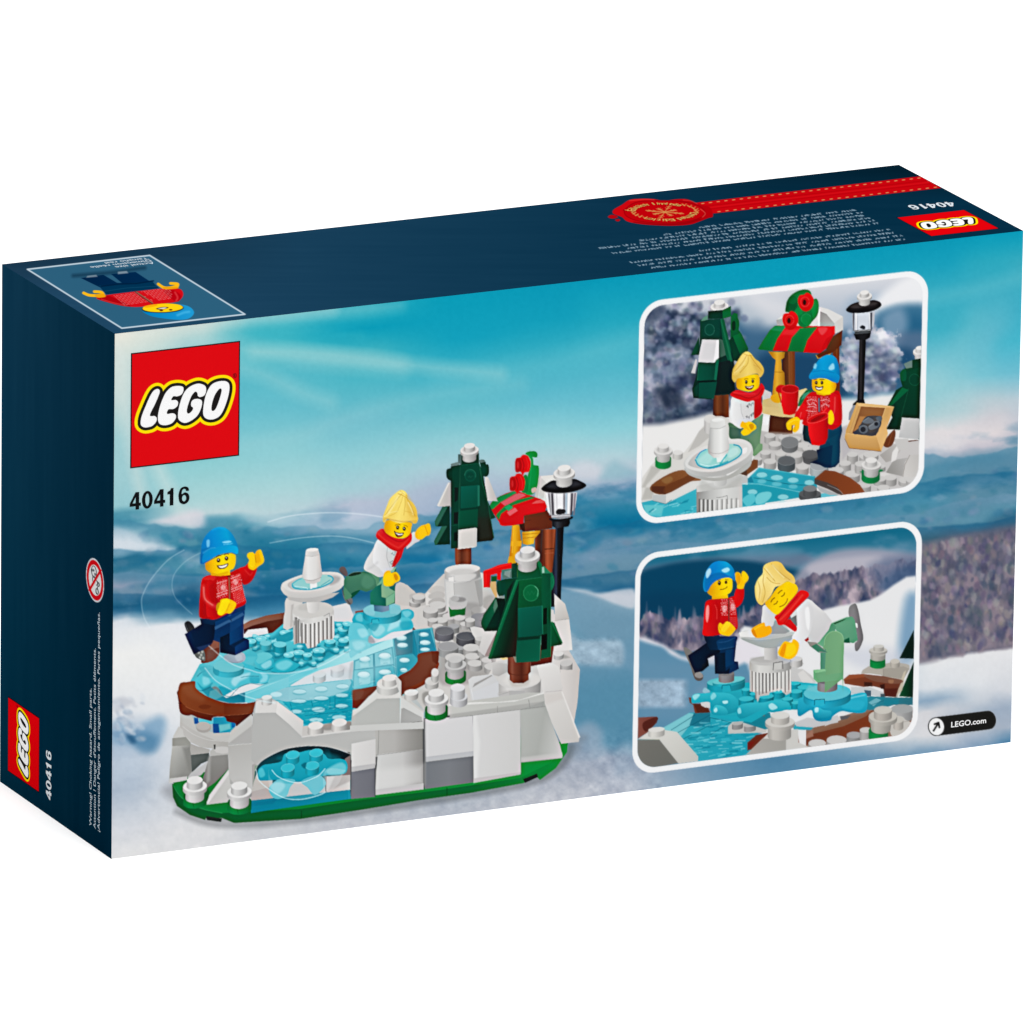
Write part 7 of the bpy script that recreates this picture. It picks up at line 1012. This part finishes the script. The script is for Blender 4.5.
    GO = (206, 158, 84)
    cx, cy = 528, 168
    for i in range(8):
        a = math.pi * i / 4 + .25; rr = 180 if i % 2 == 0 else 120
        ex, ey = cx + rr * math.cos(a), cy + .34 * rr * math.sin(a); L([(cx, cy), (ex, ey)], 8, GO, .85)
        for f in (.5, .75):
            mx, my = cx + rr * f * math.cos(a), cy + .34 * rr * f * math.sin(a)
            for sgn in (-1, 1): b = a + sgn * .7; L([(mx, my), (mx + 34 * math.cos(b), my + 12 * math.sin(b))], 6, GO, .75)
    for side in (-1, 1):
        for i in range(9):
            a = math.radians(-52 + i * 13); x = cx + side * 300 * math.cos(a); y = cy + 76 * math.sin(a); L([(x, y), (x - side * 22, y - 14)], 10, GO, .9); L([(x, y), (x + side * 16, y - 16)], 8, GO, .8)
    # fine print, too small to read: rows of tiny marks
    el('fine_print'); Z(); r = random.Random(5); f = lambda p: hmap(HI['top'], [p])[0]
    (ua, va), (ub, vb) = f((857, 210.5)), f((878, 224)); (uc, vc), (ud, vd) = f((889, 229.5)), f((908, 239.5))
    def u_at(x, v):
        (x0, _), (x1, _) = hmap(HF['top'], [(0, v), (CW, v)]); lo, hi = 0., CW
        for _ in range(24):
            m = (lo + hi) / 2; lo, hi = (m, hi) if hmap(HF['top'], [(m, v)])[0][0] < x else (lo, m)
        return lo
    rows = []
    for i, s_ in enumerate((700, 664, 640, 600, 628, 614)): v = va + (vb - va) * i / 5; rows.append((v, u_at(s_, v), u_at(857 + i * 4.3, v)))
    for i, s_ in enumerate((700, 632, 640, 652)): v = vc + .0006 + (vd - vc) * i / 3.2; rows.append((v, u_at(s_, v), u_at(889 + i * 6, v)))
    for v, u0, u1 in rows:
        u = u0
        while u < u1:
            w = r.randint(2, 9)
            for _ in range(w):
                if u > u1: break
                h = .0015 if r.random() < .5 else .0011; x0 = u; x1 = u + .00066
                pts = [(x0 + (x1 - x0) * r.random(), v - h * r.random()) for _ in range(3)]
                L(pp('top', pts), .5, (178, 198, 212), .85); L(pp('top', [(x0, v), (x0 if r.random() < .5 else x1, v - h)]), .5, (178, 198, 212), .85); u += .00092
            u += .0008

# ---------------------------------------------------------------- brand square: letters traced as smooth shapes
LET = {
 'L': [(262,168),(282,178),(284,200),(270,240),(240,310),(205,380),(198,410),(215,413),(240,413),(258,432),(252,465),(220,500),(185,512),(150,515),(122,500),(114,470),(125,410),(160,320),(200,230),(230,185)],
 'E': [(425,143),(460,142),(492,152),(496,185),(478,220),(440,236),(405,236),(388,270),(425,268),(448,288),(440,325),(405,350),(362,354),(350,393),(400,388),(428,405),(425,440),(390,480),(335,496),(290,488),(270,455),(270,400),(285,330),(310,260),(340,200),(385,155)],
 'G': [(560,145),(620,122),(665,128),(695,150),(698,195),(680,230),(645,243),(625,232),(620,205),(600,195),(570,230),(545,290),(528,350),(530,385),(548,390),(575,365),(582,340),(565,322),(568,285),(595,262),(640,262),(663,285),(655,340),(625,405),(575,450),(520,475),(480,468),(452,440),(448,390),(460,320),(485,240),(515,185)],
 'O': [(740,140),(790,108),(850,98),(890,108),(908,140),(905,200),(885,280),(855,360),(820,415),(770,443),(720,445),(685,425),(672,385),(680,300),(700,215)]}
HOLE = [(815,172),(833,168),(838,190),(820,260),(795,330),(775,362),(755,368),(747,350),(755,290),(780,220)]
LC = [(131.0, 353.0), (239.8, 340.6), (238.9, 456.1), (130.5, 468.3)]
def paint_logo(cv):
    use(cv); Z(); ID_ = 0; X, Y = cv.X, cv.Y; cv.img[:] = (222, 2, 12)
    Z(128, 370, 1024 / 114.); ps = [tp(smooth(LET[k], 6)) for k in 'LEGO']; hole = tp(smooth(HOLE, 6)); k = 114 / 1024.
    d = np.minimum.reduce([sdf(p, X, Y) for p in ps]); dw = np.maximum(d, -sdf(hole, X, Y)); S = cv.S
    fill = tp([(262,230),(225,330),(200,400),(250,405),(285,380),(300,280)]); d = np.minimum(d, sdf(fill, X, Y) + 27 * k); dw0 = np.minimum.reduce([sdf(p, X, Y) for p in ps]); dw = np.maximum(dw0, -sdf(hole, X, Y))
    for lim, c, dd in ((54 * k, (255, 230, 0), d), (27 * k, (22, 20, 20), d), (0, (250, 250, 250), dw)):
        m = np.clip(.5 - (dd - lim) * S, 0, 1)[..., None]; cv.img[:] = cv.img * (1 - m) + np.array(c, np.float32) * m
    Z(); m = np.clip(.5 + (sdf(np.array(LC), X, Y) + 1.15) * S, 0, 1)[..., None]
    cv.img[:] = cv.img * (1 - m) + np.array([12, 10, 12]) * m
    Z(128, 370, 1024 / 114.); L(ellp(957, 50, 15, 19) + ellp(957, 50, 15, 19)[:1], 4.5, (40, 6, 10), .9); L([(952,60),(952,40),(960,42),(960,50),(953,51),(962,60)], 3.5, (40, 6, 10), .9)
# ================================================================ the scene
sc = bpy.context.scene; COL = sc.collection
def to_lin(c):
    c = np.clip(np.asarray(c, np.float32) / 255., 0, 1); return np.where(c <= .04045, c / 12.92, ((c + .055) / 1.055) ** 2.4)
def mat(name, build):
    m = bpy.data.materials.new(name); m.use_nodes = True; nt = m.node_tree; b = nt.nodes['Principled BSDF']; build(nt, b); return m
INKS = {'front': 1.0, 'side': 1.0, 'top': 1.0}
def ink_mat(name, gain):
    def f(nt, b):
        a = nt.nodes.new('ShaderNodeAttribute'); a.attribute_name = 'ink'
        v = nt.nodes.new('ShaderNodeVectorMath'); v.operation = 'SCALE'; v.inputs['Scale'].default_value = gain
        nt.links.new(a.outputs['Color'], v.inputs[0]); nt.links.new(v.outputs[0], b.inputs['Base Color'])
        n = nt.nodes.new('ShaderNodeTexNoise'); n.inputs['Scale'].default_value = 900; n.inputs['Detail'].default_value = 3
        mr = nt.nodes.new('ShaderNodeMapRange'); mr.inputs['To Min'].default_value = .36; mr.inputs['To Max'].default_value = .46
        nt.links.new(n.outputs['Fac'], mr.inputs['Value']); nt.links.new(mr.outputs[0], b.inputs['Roughness'])
        b.inputs['Specular IOR Level'].default_value = .02 if name.endswith('front') else 0.
    return mat(name, f)
def flat_mat(name, rgb255, gain=1., rough=.45, spec=0.):
    def f(nt, b):
        n = nt.nodes.new('ShaderNodeTexNoise'); n.inputs['Scale'].default_value = 300
        mx = nt.nodes.new('ShaderNodeMix'); mx.data_type = 'RGBA'; l = to_lin(rgb255) * gain
        mx.inputs['A'].default_value = (*(l * .97), 1); mx.inputs['B'].default_value = (*np.minimum(l * 1.03, 1), 1)
        nt.links.new(n.outputs['Fac'], mx.inputs['Factor']); nt.links.new(mx.outputs['Result'], b.inputs['Base Color'])
        b.inputs['Roughness'].default_value = rough; b.inputs['Specular IOR Level'].default_value = spec
    return mat(name, f)
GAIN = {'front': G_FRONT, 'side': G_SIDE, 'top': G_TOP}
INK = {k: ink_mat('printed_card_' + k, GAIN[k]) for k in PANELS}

def link(name, me, parent=None, label=None):
    o = bpy.data.objects.new(name, me); COL.objects.link(o)
    if parent: o.parent = parent
    if label: o['label'] = label
    return o
def sample(cv, px):
    x = np.clip((px[:, 0] - cv.x0) * cv.S - .5, 0, cv.w - 1.001); y = np.clip((px[:, 1] - cv.y0) * cv.S - .5, 0, cv.h - 1.001)
    xi = x.astype(int); yi = y.astype(int); fx = (x - xi)[:, None]; fy = (y - yi)[:, None]; I = cv.img
    return (I[yi, xi] * (1 - fx) + I[yi, xi + 1] * fx) * (1 - fy) + (I[yi + 1, xi] * (1 - fx) + I[yi + 1, xi + 1] * fx) * fy
def grid_mesh(name, P3, quads, col, m):
    me = bpy.data.meshes.new(name); used, inv = np.unique(quads.ravel(), return_inverse=True); v = P3[used]
    me.vertices.add(len(v)); me.vertices.foreach_set('co', v.astype(np.float32).ravel())
    nq = len(quads); me.loops.add(nq * 4); me.loops.foreach_set('vertex_index', inv.astype(np.int32).ravel())
    me.polygons.add(nq); me.polygons.foreach_set('loop_start', np.arange(0, nq * 4, 4, dtype=np.int32))
    try: me.polygons.foreach_set('loop_total', np.full(nq, 4, np.int32))
    except Exception: pass
    at = me.color_attributes.new('ink', 'FLOAT_COLOR', 'POINT'); c = np.ones((len(v), 4), np.float32); c[:, :3] = to_lin(col[used]); at.data.foreach_set('color', c.ravel())
    me.materials.append(m); me.update(); me.validate(); return me
def panel_meshes(panel, cv, nu, nv):
    o, u, v, w, h, n = PANELS[panel]
    U, V = np.meshgrid(np.linspace(0, w, nu + 1), np.linspace(0, h, nv + 1)); uv = np.stack([U.ravel(), V.ravel()], -1)
    px = hmap(HF[panel], uv); col = sample(cv, px); P3 = o + uv[:, :1] * u + uv[:, 1:] * v
    a = (np.arange(nv)[:, None] * (nu + 1) + np.arange(nu)[None]).ravel(); q = np.stack([a, a + nu + 1, a + nu + 2, a + 1], -1)
    cen = hmap(HF[panel], uv[a] + np.array([w / nu / 2, h / nv / 2])); xi = np.clip(((cen[:, 0] - cv.x0) * cv.S).astype(int), 0, cv.w - 1); yi = np.clip(((cen[:, 1] - cv.y0) * cv.S).astype(int), 0, cv.h - 1)
    ids = cv.id[yi, xi]; out = {}
    for nm, i in NAMES.items():
        s_ = ids == i
        if s_.sum() > 3: out[nm] = grid_mesh(nm, P3, q[s_], col, INK[panel])
    return out

# ---------------------------------------------------------------- the carton: one thing
box = bpy.data.objects.new('cardboard_box', None); COL.objects.link(box)
box['label'] = 'wide navy cardboard toy box with two toy figures skating on a printed ice rink'
box['category'] = 'box'
import bmesh
e = .00012
bm = bmesh.new(); bmesh.ops.create_cube(bm, size=1)
for vtx in bm.verts: vtx.co = Vector(((vtx.co.x + .5) * (CW - 2 * e) + e, (vtx.co.y + .5) * (CD - 2 * e) + e, (vtx.co.z + .5) * (CH - 2 * e) + e * 1.2))
me = bpy.data.meshes.new('carton_shell'); bm.to_mesh(me); bm.free(); me.materials.append(flat_mat('navy_card', (8, 44, 66), GAIN['top'])); link('carton_shell', me, box)

cvF = Canvas(104, 222, 1030, 868, 2); paint_front(cvF)
F = panel_meshes('front', cvF, 1360, 750); del cvF
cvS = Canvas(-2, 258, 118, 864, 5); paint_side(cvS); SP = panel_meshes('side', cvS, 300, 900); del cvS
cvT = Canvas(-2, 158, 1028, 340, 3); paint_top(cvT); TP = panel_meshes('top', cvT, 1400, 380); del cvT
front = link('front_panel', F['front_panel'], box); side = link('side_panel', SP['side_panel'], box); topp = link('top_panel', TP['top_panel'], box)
LAB = {
 'printed_rink_base': ('printed_rock_base', 'printed white brick cliffs on a green base plate with an ice arch'), 'printed_ice_rink': ('printed_ice_rink', 'printed pale blue ice rink with a brown rim'),
 'printed_street_lamp': ('printed_street_lamp', None), 'printed_market_stall': ('printed_market_stall', 'printed stall with a red and green striped awning'),
 'printed_snowy_tree': ('printed_brick_tree', 'printed green brick tree at the back of the rink'), 'printed_snowy_tree_front': ('printed_brick_tree', 'printed green brick tree in front of the stall'),
 'printed_fountain': ('printed_fountain', None), 'printed_skater': ('printed_toy_figure', 'printed toy figure in a blue hat and red jacket'), 'printed_skater_green': ('printed_toy_figure', 'printed toy figure with a red scarf and green legs'),
 'web_badge': ('web_address_badge', 'black rounded badge with a white arrow disc')}
for k, (nm, lb) in LAB.items():
    if k in F: link(nm, F[k], front, lb)
pics = {}
for k, lb in (('upper', 'upper inset picture of two toy figures holding red mugs at the stall'), ('lower', 'lower inset picture of a toy figure leaning over the fountain')):
    p = link('inset_picture', F[k + '_picture'], box, lb); pics[k] = p; link('white_frame', F[k + '_frame'], p)
for k, nm, lb in (('upper_tree', 'printed_brick_tree', None), ('upper_tree_right', 'printed_brick_tree', None), ('upper_stall', 'printed_market_stall', None), ('upper_street_lamp', 'printed_street_lamp', None), ('upper_crate', 'printed_crate', None),
                  ('upper_figure_blond', 'printed_toy_figure', 'printed toy figure with blond hair and red scarf'), ('upper_figure_hat', 'printed_toy_figure', 'printed toy figure with blue hat holding a red mug'), ('upper_mug', 'printed_mug', None), ('upper_fountain', 'printed_fountain', None),
                  ('lower_ice', 'printed_ice_rink', None), ('lower_fountain', 'printed_fountain', None), ('lower_figure_hat', 'printed_toy_figure', 'printed toy figure with blue hat waving'), ('lower_figure_green', 'printed_toy_figure', 'printed toy figure with green legs bending forward')):
    if k in F: link(nm, F[k], pics[k.split('_')[0]], lb)
link('age_warning_sign', SP['age_warning_sign'], side)
card = link('portrait_card', TP['portrait_card'], box, 'outlined card with the life-size toy figure'); link('printed_toy_figure', TP['portrait_figure'], card)
seal = link('wax_seal', TP['wax_seal'], box, 'red wax seal with gold star'); link('ribbon', TP['ribbon'], box, 'red ribbon with gold stitches'); link('fine_print', TP['fine_print'], topp)

# ---------------------------------------------------------------- brand squares, three copies of one printed mesh
cvL = Canvas(126, 336, 244, 472, 6); paint_logo(cvL)
n_ = 380; g = np.linspace(0, 1, n_ + 1); U, V = np.meshgrid(g, g); uv = np.stack([U.ravel(), V.ravel()], -1)
Hl = homography([(0, 0), (1, 0), (1, 1), (0, 1)], LC); colL = sample(cvL, hmap(Hl, uv)); del cvL
P3 = np.stack([uv[:, 0] - .5, np.zeros(len(uv)), .5 - uv[:, 1]], -1)
a = (np.arange(n_)[:, None] * (n_ + 1) + np.arange(n_)[None]).ravel(); q = np.stack([a, a + n_ + 1, a + n_ + 2, a + 1], -1)
def place(o, panel, corners_px, turn):
    """centre and size a unit square (x right, z up, facing -y) on a panel from its measured corners"""
    og, u, v, w, h, n = PANELS[panel]; c = hmap(HI[panel], corners_px); ctr = c.mean(0)
    s = np.mean([np.linalg.norm(c[i] - c[(i + 1) % 4]) for i in range(4)])
    ct, st = math.cos(math.radians(turn)), math.sin(math.radians(turn)); right = u * ct + v * st; up = -v * ct + u * st; P_ = og + u * ctr[0] + v * ctr[1] + n * .00005
    M = np.eye(4); M[:3, 0] = right * s; M[:3, 1] = -n * s; M[:3, 2] = up * s; M[:3, 3] = P_; o.matrix_world = Matrix(M.tolist())
for k, (panel, cs, turn, par) in enumerate((('front', LC, 0, front), ('side', [(7.8, 697), (39.6, 718.6), (39.6, 791.8), (7.8, 770.4)], -90, side), ('top', [(896.7, 217.3), (964, 209.9), (998, 228.9), (932.4, 236.6)], 180, topp))):
    me = grid_mesh('brand_square', P3, q, colL, INK[panel]); o = link('brand_square', me, par, 'red square with white rounded letters outlined in black and yellow'); place(o, panel, cs, turn)

# ---------------------------------------------------------------- lettering as flat printed meshes
def text(s, panel, bl, br, tl, rgb, parent, name, bold=0.0, cap=.73, spacing=1., lift=.00006):
    cu = bpy.data.curves.new(name, 'FONT'); cu.body = s; cu.size = 1; cu.offset = bold; cu.space_character = spacing; cu.resolution_u = 3
    t = bpy.data.objects.new(name, cu); COL.objects.link(t); bpy.context.view_layer.update()
    me = bpy.data.meshes.new_from_object(t.evaluated_get(bpy.context.evaluated_depsgraph_get())); COL.objects.unlink(t); bpy.data.objects.remove(t)
    co = np.empty(len(me.vertices) * 3, np.float32); me.vertices.foreach_get('co', co); co = co.reshape(-1, 3)
    x0, x1 = co[:, 0].min(), co[:, 0].max(); og, u, v, w, h, n = PANELS[panel]
    A, B_, C = hmap(HI[panel], [bl, br, tl]); X = (co[:, 0] - x0) / (x1 - x0); Y = co[:, 1] / cap
    ax = B_ - A; ay = C - A; ay = ay - ax * (ay @ ax) / (ax @ ax)
    p2 = A + X[:, None] * ax + Y[:, None] * ay; P_ = og + p2[:, :1] * u + p2[:, 1:] * v + n * lift
    me.vertices.foreach_set('co', P_.astype(np.float32).ravel()); me.materials.clear(); me.materials.append(flat_mat(name + '_ink', rgb, GAIN[panel])); me.update()
    return link(name, me, parent)
from mathutils.geometry import tessellate_polygon
def ell_pts(cx, cy, rx, ry, n=20): return [(cx + rx * math.cos(2 * math.pi * i / n), cy + ry * math.sin(2 * math.pi * i / n)) for i in range(n)]
GLY = {'4': ([(0,.2),(0,.37),(.33,1),(.54,1),(.54,.37),(.64,.37),(.64,.2),(.54,.2),(.54,0),(.34,0),(.34,.2)], [(.16,.37),(.34,.37),(.34,.72)]),
       '0': (ell_pts(.31,.49,.31,.51,28), ell_pts(.31,.49,.115,.36,28)), '1': ([(.2,0),(.41,0),(.41,1),(.27,1),(.2,.86),(.06,.8),(.06,.66),(.2,.66)], None),
       '6': ([tuple(p) for p in smooth([(.60,.74),(.54,.93),(.34,1),(.12,.91),(.01,.62),(.01,.35),(.09,.1),(.31,-.015),(.54,.08),(.63,.32),(.56,.56),(.36,.66),(.19,.58),(.2,.76),(.28,.86),(.37,.86),(.42,.8),(.44,.74)], 4)], ell_pts(.325,.33,.12,.185))}
def digits(s, panel, bl, br, tl, rgb, parent, name, lift=.00006):
    og, u, v, w, h, n = PANELS[panel]; A, B_, C = hmap(HI[panel], [bl, br, tl]); ax = B_ - A; ay = C - A; ay = ay - ax * (ay @ ax) / (ax @ ax)
    adv = {'1': .7}; W_ = .7 * (len(s) - 1) + .63; vs, fs = [], []
    for i, ch in enumerate(s):
        outer, hole = GLY[ch]; loops = [outer] + ([hole] if hole else []); tri = tessellate_polygon([[Vector((x, y, 0)) for x, y in lp] for lp in loops])
        b0 = len(vs)
        for x, y in sum(loops, []): p = A + ax * ((x + .7 * i) / W_) + ay * y; vs.append(tuple(og + u * p[0] + v * p[1] + n * lift))
        fs += [tuple(b0 + k for k in t) for t in tri]
    me = bpy.data.meshes.new(name); me.from_pydata(vs, [], fs); me.materials.append(flat_mat(name + '_ink', rgb, GAIN[panel])); me.update(); return link(name, me, parent)
digits('40416', 'front', (129.6, 510.3), (189.3, 503.2), (129.6, 493.0), (18, 18, 20), front, 'item_number', lift=.00006)
text('LEGO.com', 'front', (925 + 355 / 13.65, 705 + 304 / 13.65), (925 + 832 / 13.65, 705 + 243 / 13.65), (925 + 355 / 13.65, 705 + 228 / 13.65), (250, 250, 250), front, 'web_address', bold=.018, lift=.00008)
digits('40416', 'top', (951, 201.8), (906.5, 205.6), (953.2, 206.4), (220, 228, 234), topp, 'item_number')
digits('40416', 'side', (51.5, 801), (51.5, 752.6), (46.2, 797.6), (222, 228, 232), side, 'item_number')
for s, b, t_ in (('Warning! Choking hazard. Small parts.', (91.8, 826.6), (91.8, 688.5)), ("Attention ! Danger d'étouffement. Petits éléments.", (95.9, 829.2), (95.9, 648.5)), ('¡Advertencia! Peligro de atragantamiento. Partes pequeñas.', (99.9, 832), (99.9, 612.5))):
    text(s, 'side', b, t_, (b[0] - 2.4, b[1] - 1.6), (186, 202, 212), side, 'warning_text', bold=.006)
for s, bl, br, tl in (('Actual size', (152.8, 262.2), (114.3, 266.6), (154, 264.1)), ('Dimension réelle', (149.6, 260.0), (89.5, 266.8), (150.8, 261.9)), ('Tamaño real', (146.5, 257.8), (104, 262.6), (147.7, 259.7))):
    text(s, 'top', bl, br, tl, (198, 214, 226), card, 'size_caption', bold=.012)
# lettering round the seal
def seal_text(s, a0, a1, rad, turn):
    c, = hmap(HI['top'], [(662.8, 212.0)]); ru = rv = .0084
    og, u, v, w, h, n = PANELS['top']; vs, fs = [], []
    for i, ch in enumerate(s):
        if ch == ' ': continue
        cu = bpy.data.curves.new('seal_letter', 'FONT'); cu.body = ch; cu.size = .0032; cu.offset = .00006; cu.align_x = 'CENTER'; cu.resolution_u = 2
        t = bpy.data.objects.new('seal_letter', cu); COL.objects.link(t); bpy.context.view_layer.update(); m2 = bpy.data.meshes.new_from_object(t.evaluated_get(bpy.context.evaluated_depsgraph_get())); bpy.data.objects.remove(t)
        a = math.radians(a0 + (a1 - a0) * i / (len(s) - 1)); pu, pv = c[0] + ru * math.cos(a), c[1] + rv * math.sin(a); th = a + math.pi / 2 * turn
        b0 = len(vs)
        for vv in m2.vertices:
            x, y = vv.co.x, vv.co.y - .0012; dx = x * math.cos(th) + y * math.sin(th); dy = x * math.sin(th) - y * math.cos(th); vs.append(tuple(og + u * (pu + dx) + v * (pv + dy) + n * .00007))
        fs += [tuple(b0 + k for k in pl.vertices) for pl in m2.polygons]; bpy.data.meshes.remove(m2)
    return vs, fs
vs, fs = seal_text('Limited Edition', 32, 148, 1, 1); v2, f2 = seal_text('Édition limitée', 212, 328, 1, 1); k = len(vs); vs += v2; fs += [tuple(i + k for i in f_) for f_ in f2]
me = bpy.data.meshes.new('seal_lettering'); me.from_pydata(vs, [], fs); me.materials.append(flat_mat('gold_ink', (210, 164, 90), GAIN['top'])); link('seal_lettering', me, seal)

# ---------------------------------------------------------------- white sweep under the box
bm = bmesh.new(); bmesh.ops.create_grid(bm, x_segments=1, y_segments=1, size=12); me = bpy.data.meshes.new('ground'); bm.to_mesh(me); bm.free()
me.materials.append(flat_mat('white_paper', (250, 250, 250), 1., .7, .1)); gr = link('ground', me); gr['kind'] = 'structure'; gr['label'] = 'seamless white studio surface'

# ---------------------------------------------------------------- lamps
w = bpy.data.worlds.new('World'); sc.world = w; w.use_nodes = True; bg = w.node_tree.nodes['Background']; bg.inputs[0].default_value = (1, 1, 1, 1); bg.inputs[1].default_value = W_STR
def area(name, loc, size, power, tgt=(.13, .03, .05)):
    l = bpy.data.lights.new(name, 'AREA'); l.shape = 'SQUARE'; l.size = size; l.energy = power; o = bpy.data.objects.new(name, l); COL.objects.link(o); o.location = loc
    o.rotation_euler = (Vector(tgt) - Vector(loc)).to_track_quat('-Z', 'Y').to_euler(); return o
area('overhead_softbox', (.0, -.9, 2.6), 2.2, P_TOP)

# ---------------------------------------------------------------- camera
cam = bpy.data.cameras.new('camera'); co = bpy.data.objects.new('camera', cam); COL.objects.link(co); sc.camera = co
cam.sensor_width = 36; cam.sensor_fit = 'HORIZONTAL'; cam.lens = FOC / 1024 * 36; cam.clip_start = .05; cam.clip_end = 100
M = np.eye(4); M[:3, 0] = R_[0]; M[:3, 1] = -R_[1]; M[:3, 2] = -R_[2]; M[:3, 3] = CAM; co.matrix_world = Matrix(M.tolist())
sc.render.resolution_x = sc.render.resolution_y = 1024
sc.view_settings.view_transform = 'Standard'; sc.view_settings.look = 'None'; sc.view_settings.exposure = EXPO; sc.view_settings.gamma = 1; sc.view_settings.use_curve_mapping = False
sc.render.engine = 'CYCLES'
try: sc.cycles.max_bounces = 6; sc.render.film_transparent = False
except Exception: pass
